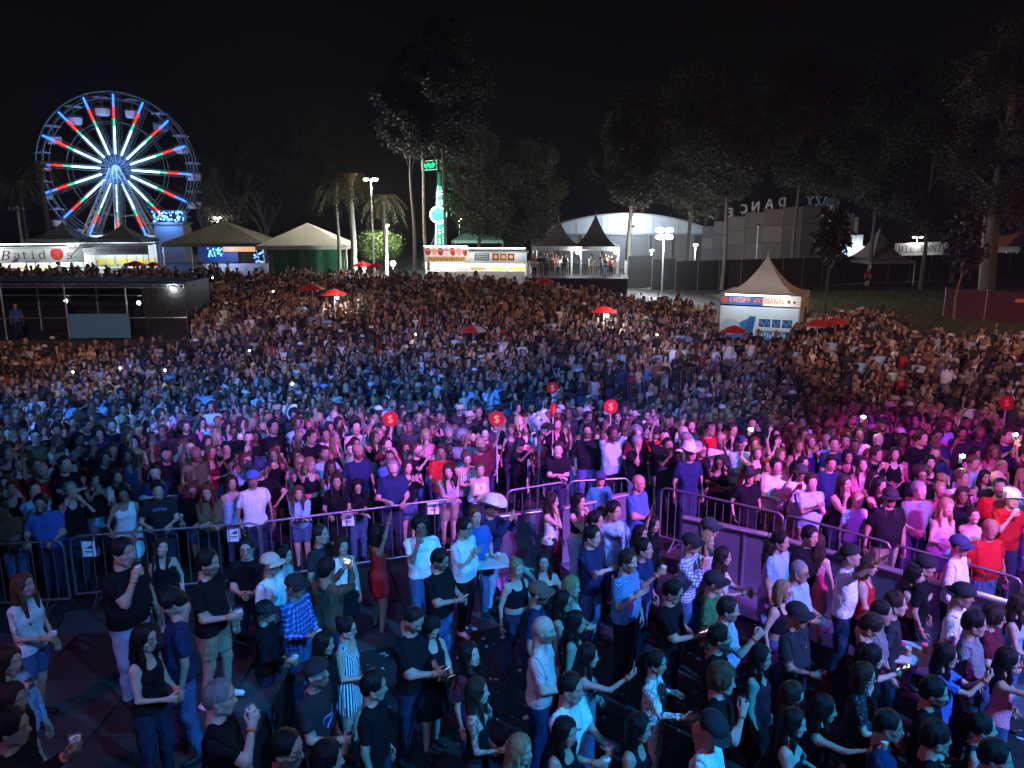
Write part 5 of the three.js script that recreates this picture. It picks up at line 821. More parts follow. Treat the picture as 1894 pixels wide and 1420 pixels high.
{ // round show ride with standing letters seen from behind
  const c = at(1424, 470, 92), t = thing('round_ride_wall', 'tall curved wall of a ride with standing letters along its rim', 'building', V(c.x, 0, c.z)), R = 9.2, base = 1.6, cols = 12, topAt = (a) => 4.9 + 2.6 * Math.cos(a * 1.0) - 0.5 * Math.max(0, -a) - 0.2, shades = [[0.13, 0.1, 0.09], [0.1, 0.08, 0.075], [0.16, 0.13, 0.115], [0.115, 0.095, 0.095]].map((k) => tarp(k, 0.7));
  for (let i = 0; i < cols; i++) { const a0 = -1.25 + 2.5 * i / cols, a1 = -1.25 + 2.5 * (i + 1) / cols, a = (a0 + a1) / 2, w = 2 * R * Math.sin((a1 - a0) / 2) - 0.04, H = topAt(a);
    for (let j = 0; j < 4; j++) { const h = (H - 0.1) / 4 - 0.05, m = part('panel', box(w, h, 0.06), shades[(i * 5 + j * 3 + (i * j) % 2) % 4], t, V(Math.sin(a) * R, 0.1 + (j + 0.5) * (H - 0.1) / 4, Math.cos(a) * R)); m.rotation.y = a; }
    part('scaffold_pole', bar(V(Math.sin(a0) * (R + 0.08), 0, Math.cos(a0) * (R + 0.08)), V(Math.sin(a0) * (R + 0.08), topAt(a0) + 0.1, Math.cos(a0) * (R + 0.08)), 0.05, 5), mat(0.12, 0.6), t); }
  part('inner_drum', new THREE.CylinderGeometry(R - 0.2, R - 0.2, 4, 40, 1, false).translate(0, 2, 0), mat(0.05, 0.8), t);
  const font = await new FontLoader().loadAsync('fonts/droid/droid_sans_bold.typeface.json');
  [['E', 1359, 0], ['C', 1379, 0], ['N', 1397, 0], ['A', 1418, 0], ['D', 1440, 0], ['Y', 1489, 1], ['Z', 1506, 1], ['A', 1521, 1], ['R', 1533, 1], ['C', 1545, 1]].forEach(([ch, u, lit]) => {
    const a = Math.asin(clamp(at(u, 400, 84).x - c.x, -R * 0.99, R * 0.99) / R), g = new TextGeometry(ch, { font, size: 0.95, depth: 0.2, curveSegments: 3 }); g.computeBoundingBox(); g.translate(-g.boundingBox.max.x / 2, 0, -0.11);
    const m = part('letter', g, lit ? mat([0.25, 0.32, 0.5], 0.5) : mat([0.3, 0.3, 0.3], 0.5), t, V(Math.sin(a) * (R - 0.1), topAt(a) + 0.14, Math.cos(a) * (R - 0.1))); m.rotation.y = a + Math.PI;
    part('letter_stand', join([-0.2, 0.2].map((x) => bar(V(x, -0.25, 0), V(x, 0.1, 0), 0.03, 4))), steel, m);
  });
  const l = thing('rim_floodlight', 'floodlight on a pole shining on the letters of the round ride', 'lamp', V(c.x - 6, 0, c.z + 14)); part('pole', bar(V(0, 0, 0), V(0, 5.4, 0), 0.05, 6), steel, l); part('lamp_head', new RoundedBoxGeometry(0.4, 0.2, 0.15, 2, 0.03).translate(0, 5.4, 0), headMat, l); part('lamp_glass', box(0.34, 0.15, 0.02, 0, 5.4, -0.09), glow(lampWhite, 8), l); pointLamp(l, V(0, 5.4, -0.35), [1, 0.74, 0.6], 20, 0.2);
}
{ // dark fence behind the lawn
  const P = [[1160, 60], [1330, 66], [1520, 71], [1720, 76], [1900, 80], [2200, 84]].map(([u, d]) => { const p = at(u, 500, d); p.y = 0; return p; }), pm = [0.005, 0.007, 0.006].map((k) => tarp([k, k * 0.95, k * 0.95], 0.9)); let n = 0;
  const t = thing('dark_fence', 'tall black cloth fence along the back of the lawn', 'fence');
  for (let s = 0; s + 1 < P.length; s++) { const a = P[s], b = P[s + 1], L = a.distanceTo(b), k = Math.round(L / 2.5), yaw = Math.atan2(-(b.z - a.z), b.x - a.x); for (let i = 0; i < k; i++) { const p = a.clone().lerp(b, (i + 0.5) / k), y = groundY(p.x, p.z), m = part('panel', box(L / k - 0.03, 2.5, 0.04), pm[n++ % 3], t, V(p.x, y + 1.27, p.z)); m.rotation.y = yaw; part('post', bar(V(0, 0, 0), V(0, 2.62, 0), 0.035, 5), steel, t, V(a.x + (b.x - a.x) * i / k, y, a.z + (b.z - a.z) * i / k)); } }
  const q = [[1745, 575, 47], [1900, 607, 43.5], [2000, 620, 42]].map(([u, v, d]) => { const p = at(u, v, d); p.y = 0; return p; }), r = thing('red_cloth_fence', 'dark red cloth fence on the lawn at the right edge', 'fence');
  for (let s = 0; s < 2; s++) { const a = q[s], b = q[s + 1], L = a.distanceTo(b), k = Math.max(1, Math.round(L / 2.2)), yaw = Math.atan2(-(b.z - a.z), b.x - a.x); for (let i = 0; i < k; i++) { const p = a.clone().lerp(b, (i + 0.5) / k), m = part('panel', box(L / k - 0.02, 1.75, 0.03), tarp([0.09, 0.006, 0.01], 0.8), r, V(p.x, 0.9, p.z)); m.rotation.y = yaw; part('post', bar(V(0, 0, 0), V(0, 1.85, 0), 0.03, 5), steel, r, V(a.x + (b.x - a.x) * i / k, 0, a.z + (b.z - a.z) * i / k)); } }
  const e = at(1886, 556, 43.2); single('red_notice', box(0.5, 0.2, 0.02), mat([0.7, 0.12, 0.12], 0.5), 'small bright red notice on the red cloth fence', 'sign', e);
}
{ // long lettered banner and the dark pointed tent on the right
  const mil = canvasTex(2048, 200, (c, w, h) => { c.fillStyle = '#83878c'; c.fillRect(0, 0, w, h); c.fillStyle = '#262c3a'; c.font = 'bold 150px monospace'; c.fillText('MILLENNIUM DANCE', 60, 152, w - 120); });
  const c = at(1770, 458, 92), [g, m] = banner(14.5, 1.5, mil), b = thing('lettered_banner', 'long white banner reading MILLENNIUM DANCE behind the trees', 'banner', V(c.x, 0, c.z), -0.04); part('cloth', g, m, b, V(0, c.y, 0)).rotation.z = 0.035; for (const x of [-7, 0, 7]) part('post', bar(V(x, 0, -0.1), V(x, c.y + 0.5, -0.1), 0.06, 6), steel, b);
  part('platform_edge', box(16, 0.3, 2, 1, c.y - 1.3, 0.6), mat(0.5, 0.5), b); for (const x of [-3, 1, 6]) { part('light_tube', box(0.9, 0.1, 0.1, x, c.y - 1.05, 1.7), glow(lampWhite, 8), b); pointLamp(b, V(x, c.y - 0.8, 2.2), lampWhite, 1.6, 0.2); }
  const p = at(1622, 480, 72); p.y = 0; tent('pagoda_tent', 'dark pointed tent behind the fence below the tall trees', p, 4.6, 2.3, at(1622, 422, 72).y, 2, 0.2, [[0.2, 0.17, 0.165]]);
  const q = thing('lit_stand', 'small blue-white lit stand behind the fence left of the dark tent', 'stand', gY(at(1568, 470, 80))); part('body', box(2.2, 4.4, 1.4, 0, 2.2, 0), mat(0.35, 0.6), q); part('light_panel', box(1.5, 0.3, 0.05, 1.2, 3.1, 0.75), glow([0.7, 0.88, 1], 5), q); part('screen', box(0.5, 0.5, 0.05, -0.6, 2.7, 0.75), glow([0.15, 0.4, 1], 6), q); pointLamp(q, V(0.5, 3, 1.5), [0.7, 0.85, 1], 20, 0.2);
  const o = thing('orange_tent', 'grey and orange tent roof at the right edge behind the fence', 'tent', V(at(1885, 460, 90).x, 0, -90)); const rg = goreGeo(8, 3.0, 4.6, 1); for (let k = 0; k < 4; k++) { const mm = part('roof_panel', rg, tarp(k === 3 ? [0.4, 0.12, 0.05] : [0.25, 0.23, 0.22]), o); mm.rotation.y = k * Math.PI / 2; } for (const x of [-1, 1]) for (const z of [-1, 1]) part('pole', bar(V(x * 3.9, 0, z * 3.9), V(x * 3.9, 3, z * 3.9), 0.06, 6), steel, o);
}
// ---------------------------------------------------------------- trees: tapered trunks, limbs, crowns of many leaf clumps
const leafClump = (size, n, droop) => { const pos = [], idx = []; for (let i = 0; i < n; i++) { const c = V(rr(-1, 1), rr(-1, 1), rr(-1, 1)).multiplyScalar(size), a = V(rr(-1, 1), rr(-1, droop ? -0.2 : 1), rr(-1, 1)).normalize(), b = new THREE.Vector3().crossVectors(a, V(rr(-1, 1), rr(-1, 1), rr(-1, 1))).normalize(), l = size * rr(0.3, 0.55) * (droop ? 1.7 : 1), w = l * (droop ? 0.22 : 0.42), k = pos.length / 3; for (const [s, t] of [[0, 0], [0.5, 1], [1, 0], [0.5, -1]]) pos.push(c.x + a.x * l * s + b.x * w * t, c.y + a.y * l * s + b.y * w * t, c.z + a.z * l * s + b.z * w * t); idx.push(k, k + 1, k + 2, k, k + 2, k + 3); } return geo(pos, idx); };
const clumps = [leafClump(0.42, 16), leafClump(0.55, 14), leafClump(0.5, 14, true)];
const leafMat = (c) => mat(c, 0.7, { transmission: 0.25, thickness: 0 });
const barkTex = noiseTex(128, (x, y) => { const c = 0.5 + tile(x, y, 5, 3) * 0.5 + Math.sin(x * 60 + tile(x, y, 3, 1) * 6) * 0.2; return [c, c, c]; }, false, 1);
const bark = (c) => mat(c, 0.95, { bumpMap: barkTex, bumpScale: 0.03 });
function stem(pts, r0, r1, n = 8) { const c = new THREE.CatmullRomCurve3(pts), k = Math.max(6, pts.length * 4), g = new THREE.TubeGeometry(c, k, 1, n), p = g.attributes.position, q = V(0, 0, 0); for (let j = 0; j <= k; j++) { const t = j / k, r = r0 + (r1 - r0) * Math.pow(t, 0.8); c.getPointAt(t, q); for (let i = 0; i <= n; i++) { const a = j * (n + 1) + i; p.setXYZ(a, q.x + (p.getX(a) - q.x) * r, q.y + (p.getY(a) - q.y) * r, q.z + (p.getZ(a) - q.z) * r); } } g.computeVertexNormals(); return g; }
function tree(name, label, base, H, o) {
  const t = thing(name, label, 'tree', base, 0, o.group), bm = bark(o.bark ?? [0.1, 0.085, 0.07]), lean = o.lean ?? rr(-0.02, 0.02), r0 = o.r ?? 0.2, cb = o.crown0 * H;
  const axis = (f) => V(lean * H * f + noise(f * 3, base.x, 1) * 0.3, H * f, noise(f * 3, base.x, 7) * 0.3);
  part('trunk', stem([0, 0.25, 0.5, 0.75, 0.97].map(axis), r0, r0 * 0.25), bm, t);
  const cl = [], n = o.blobs ?? 12;
  for (let i = 0; i < n; i++) {
    const f = o.crown0 + (1 - o.crown0) * (i + 0.5) / n, prof = Math.sin(Math.PI * clamp((f - o.crown0) / (1 - o.crown0) * 0.86 + 0.1)), a = i * 2.4 + rr(-0.4, 0.4), rad = o.rad * prof * rr(0.45, 0.95), q = axis(f).add(V(Math.cos(a) * rad, rr(-0.2, 0.4), Math.sin(a) * rad));
    cl.push([q, o.rad * rr(0.3, 0.48)]); const s = axis(Math.max(0.1, f - 0.12)); part('limb', stem([s, s.clone().lerp(q, 0.5).add(V(0, rr(-0.2, 0.3), 0)), q], r0 * 0.32 * (1.2 - f), 0.025, 5), bm, t);
  }
  const per = Math.round((o.leaves ?? 700) / n), im = new THREE.InstancedMesh(clumps[o.clump ?? 0], leafMat(o.leaf ?? [0.05, 0.065, 0.028]), per * n), M = new THREE.Matrix4(), qq = new THREE.Quaternion(), e = new THREE.Euler(); let k = 0;
  for (const [c, r] of cl) for (let j = 0; j < per; j++) { const d = V(rr(-1, 1), rr(-1, 1), rr(-1, 1)).normalize().multiplyScalar(r * Math.cbrt(rnd()) * (1 + noise(c.x + j, c.y, c.z) * 0.5)); d.y *= 0.75; M.compose(c.clone().add(d), qq.setFromEuler(e.set(rr(0, o.clump === 2 ? 0.4 : 6), rr(0, 6), rr(0, o.clump === 2 ? 0.4 : 6))), V(1, 1, 1).multiplyScalar(rr(0.6, 1.25))); im.setMatrixAt(k, M); const v = rr(0.7, 1.3); im.setColorAt(k++, new THREE.Color(v * rr(0.9, 1.15), v, v * 0.9)); }
  im.name = 'crown'; im.userData = { kind: 'stuff' }; im.castShadow = im.receiveShadow = true; t.add(im); return t;
}
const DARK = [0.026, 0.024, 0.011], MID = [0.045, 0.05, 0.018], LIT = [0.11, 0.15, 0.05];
const G = (u, d) => { const p = at(u, 500, d); p.y = groundY(p.x, p.z); return p; };
const tops = (u, v, d) => at(u, v, d).y - groundY(at(u, v, d).x, -d);
[ // u of the trunk, distance, v of the crown's top and bottom, crown radius in px, label
  [1160, 61, 195, 372, 62, 'tall bushy-crowned tree whose trunk stands beside the viewing deck'], [1268, 69, 160, 378, 92, 'broad tall tree behind the glaring floodlight'], [1337, 66, 200, 362, 62, 'tall tree left of the standing letters'],
  [1465, 72, 110, 338, 88, 'tall dark tree in front of the curved ride wall'], [1532, 78, 150, 345, 76, 'dark tree at the right end of the curved ride wall'], [1608, 70, 130, 375, 84, 'tall dark tree beside the dark pointed tent'], [1706, 66, 140, 415, 84, 'tall dark tree over the long lettered banner'],
  [1762, 74, 120, 410, 90, 'dark tree behind the thin sapling'], [1828, 54, 60, 400, 110, 'thick-trunked dark tree at the right edge'], [1930, 60, 120, 420, 100, 'dark tree cut off by the right edge of the picture'],
  [822, 60, 60, 275, 80, 'tall straight-trunked tree in front of the ride tower'], [885, 77, 245, 425, 62, 'round leafy tree right of the ride tower'], [985, 80, 282, 440, 58, 'leafy tree left of the viewing deck'], [935, 84, 300, 450, 48, 'smaller tree between two leafy trees behind the food stalls'],
  [766, 62, 120, 285, 52, 'thin-trunked tree left of the ride tower'], [790, 64, 110, 270, 48, 'slender pale-trunked tree just left of the ride tower'], [430, 112, 250, 400, 75, 'dark tree behind the bare branches'], [560, 106, 200, 420, 85, 'dark wide tree behind the white peaked tent'],
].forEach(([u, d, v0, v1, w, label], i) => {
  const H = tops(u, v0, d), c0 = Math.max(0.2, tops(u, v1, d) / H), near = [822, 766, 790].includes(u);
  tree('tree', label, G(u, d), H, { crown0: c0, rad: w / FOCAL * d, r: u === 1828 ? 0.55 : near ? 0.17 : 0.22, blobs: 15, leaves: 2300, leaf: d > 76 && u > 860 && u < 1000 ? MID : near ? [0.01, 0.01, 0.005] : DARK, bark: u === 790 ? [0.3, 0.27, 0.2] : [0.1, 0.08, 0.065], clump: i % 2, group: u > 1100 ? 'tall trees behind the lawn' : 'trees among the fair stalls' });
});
// the young trees on the lawn
for (const [u, v, d, top, label, lean, bk] of [[1765, 592, 45.5, 410, 'thin sapling standing on the lawn before the red cloth fence', 0.03, [0.26, 0.14, 0.09]], [1527, 588, 46, 400, 'thin sapling right of the beer tent', -0.01, [0.12, 0.08, 0.06]]]) {
  const b = at(u, v, d); b.y = 0; tree('sapling', label, b, at(u, top, d).y, { crown0: 0.58, rad: 0.85, r: 0.09, blobs: 9, leaves: 130, leaf: DARK, bark: bk, lean, clump: 2, group: 'young trees on the lawn' });
}
// bare trees
function bareTree(label, base, H, spread, c, pale) {
  const t = thing('bare_tree', label, 'tree', base, 0, 'bare trees'), bm = bark(c), L = [];
  const grow = (p, dir, len, r, depth) => { const mid = p.clone().addScaledVector(dir, len * 0.5).add(V(rr(-0.1, 0.1) * len, 0, rr(-0.1, 0.1) * len)), e = p.clone().addScaledVector(dir, len).add(V(rr(-0.08, 0.08) * len, 0, 0)); (depth === 0 ? (g) => part('trunk', g, bm, t) : (g) => L.push(g))(stem([p, mid, e], r, r * 0.6, depth > 2 ? 4 : 6)); if (depth > 3) return; const n = depth === 0 ? 4 : 3; for (let i = 0; i < n; i++) { const d = dir.clone().add(V(rr(-1, 1) * spread, rr(0, 0.4), rr(-1, 1) * spread)).normalize(); grow(i ? mid.clone().lerp(e, rr(0.3, 1)) : e, d, len * rr(0.55, 0.75), r * 0.55, depth + 1); } };
  grow(V(0, 0, 0), V(rr(-0.1, 0.1), 1, 0).normalize(), H * 0.42, pale ? 0.14 : 0.2, 0); part('branches', join(L), bm, t);
}
bareTree('bare tree with reddish branches right of the ferris wheel', G(448, 84), 10.5, 0.75, [0.14, 0.09, 0.07]); bareTree('bare branching tree behind the peak between the two large tents', G(497, 86), 8.5, 0.7, [0.16, 0.11, 0.08]); bareTree('leafless twisted tree farther left of the white peaked tent', G(392, 92), 9, 0.8, [0.12, 0.08, 0.06]);
{ const b = G(1818, 58), t = thing('bare_tree', 'pale slender leafless tree leaning at the right edge', 'tree', b, 0, 'bare trees'), bm = bark([0.42, 0.34, 0.28]), pt = (u, v) => at(u, v, 58).sub(b); part('trunk', stem([V(0, 0, 0), pt(1822, 400), pt(1832, 350), pt(1839, 305)], 0.16, 0.07), bm, t); part('branch', stem([pt(1838, 310), pt(1820, 292), pt(1800, 285)], 0.06, 0.02, 5), bm, t); part('branch', stem([pt(1839, 306), pt(1868, 302), pt(1876, 292)], 0.05, 0.015, 5), bm, t); part('branch', stem([pt(1812, 288), pt(1808, 268), pt(1818, 248)], 0.045, 0.015, 5), bm, t); part('branch', stem([pt(1809, 268), pt(1824, 264), pt(1838, 270)], 0.04, 0.012, 5), bm, t); }
// palms
function palm(label, u, d, vTop, r, c, fronds = 16, len = 2.4) {
  const b = G(u, d), H = tops(u, vTop, d), t = thing('palm_tree', label, 'palm tree', b, 0, 'palms by the tents'); part('trunk', stem([V(0, 0, 0), V(0.05, H * 0.4, 0), V(-0.03, H * 0.75, 0), V(0, H, 0)], r, r * 0.75, 10), bark(c), t);
  const pos = [], idx = [];
  for (let i = 0; i < fronds; i++) { const a = i * 2.4, up = 0.9 - 1.3 * (i / fronds), P = (s) => V(Math.cos(a) * len * s * 0.72, up * len * s * 0.55 - len * s * s * 0.85, Math.sin(a) * len * s * 0.72); for (let j = 1; j < 16; j++) { const p = P(j / 16), n = V(-Math.sin(a), 0, Math.cos(a)); for (const s of [-1, 1]) { const k = pos.length / 3, q = p.clone().addScaledVector(n, s * 0.32).add(V(0, -0.42, 0)), e = P(j / 16 + 0.03); pos.push(p.x, p.y, p.z, e.x, e.y, e.z, q.x, q.y, q.z); idx.push(k, k + 1, k + 2); } } }
  const m = part('crown', geo(pos, idx), leafMat([0.1, 0.1, 0.035]), t, V(0, H, 0)); part('dead_fronds', new THREE.ConeGeometry(r * 2.2, 1.1, 9, 3, true).rotateX(Math.PI).translate(0, -0.5, 0), bark([0.3, 0.2, 0.1]), t, V(0, H, 0)); return t;
}
palm('slim straight palm in front of the green-walled tent', 628, 56, 338, 0.14, [0.3, 0.27, 0.2]); palm('thick ringed palm left of the twin-headed lamp', 655, 57, 322, 0.24, [0.42, 0.38, 0.3]); palm('palm with hanging fronds right of the twin-headed lamp', 714, 57, 362, 0.16, [0.3, 0.28, 0.22]); palm('dark palm left of the ferris wheel', 56, 70, 335, 0.2, [0.12, 0.1, 0.07]); palm('dark palm at the left rim of the ferris wheel', 97, 68, 300, 0.28, [0.1, 0.075, 0.055]); palm('dark palm at the left edge of the picture', 4, 72, 320, 0.2, [0.1, 0.085, 0.06]);
{ const b = G(704, 72), t = thing('bush', 'bright green bush lit behind the palms', 'bush', b); part('trunk', join([bar(V(0, 0, 0), V(-0.3, 1.5, 0), 0.08, 6, 0.04), bar(V(0, 0, 0), V(0.4, 1.6, 0.1), 0.07, 6, 0.03)]), bark([0.12, 0.1, 0.07]), t); const im = new THREE.InstancedMesh(clumps[0], leafMat([0.14, 0.24, 0.06]), 520), M = new THREE.Matrix4(), q = new THREE.Quaternion(), e = new THREE.Euler(); for (let i = 0; i < 520; i++) { const a = rr(0, 6.28), r = Math.sqrt(rnd()), y = rr(-1, 1); M.compose(V(Math.cos(a) * r * 2.1 * Math.sqrt(1 - y * y * 0.8) + noise(i, 1, 2) * 0.4, 2.35 + y * 1.05, Math.sin(a) * r * 1.6), q.setFromEuler(e.set(rr(0, 6), rr(0, 6), rr(0, 6))), V(1, 1, 1).multiplyScalar(rr(0.5, 1))); im.setMatrixAt(i, M); } im.name = 'crown'; im.userData = { kind: 'stuff' }; t.add(im); }
{ const b = G(47, 66), t = thing('utility_pole', 'concrete utility pole with a cross arm at the left', 'pole', b), H = tops(47, 380, 66); part('post', bar(V(0, 0, 0), V(0, H, 0), 0.14, 8, 0.1), mat([0.4, 0.36, 0.3], 0.9), t); part('cross_arm', box(1.5, 0.1, 0.1, 0, H - 0.35, 0.12), mat([0.3, 0.24, 0.18], 0.9), t); part('insulator', join([-0.6, -0.2, 0.2, 0.6].map((x) => new THREE.CylinderGeometry(0.04, 0.06, 0.16, 8).translate(x, H - 0.22, 0.12))), mat(0.6, 0.4), t); }
// ---------------------------------------------------------------- the audience: those near enough to tell apart
const HT = (o) => (o.height ?? (o.female ? 1.63 : 1.75));
function put(u, v, o, lod) { const p = atY(u, v, HT(o) / 1.72 * 1.6 + (o.ground ?? 0)); return person({ jit: [rnd(), rnd(), rnd(), rnd(), rnd(), rnd()], foldSeed: rnd() * 20, stance: rr(0.08, 0.15), weight: rr(-1, 1), build: rr(0.05, 0.5), ...o }, p.x, p.z, lod); }
const m = 0, f = 1;
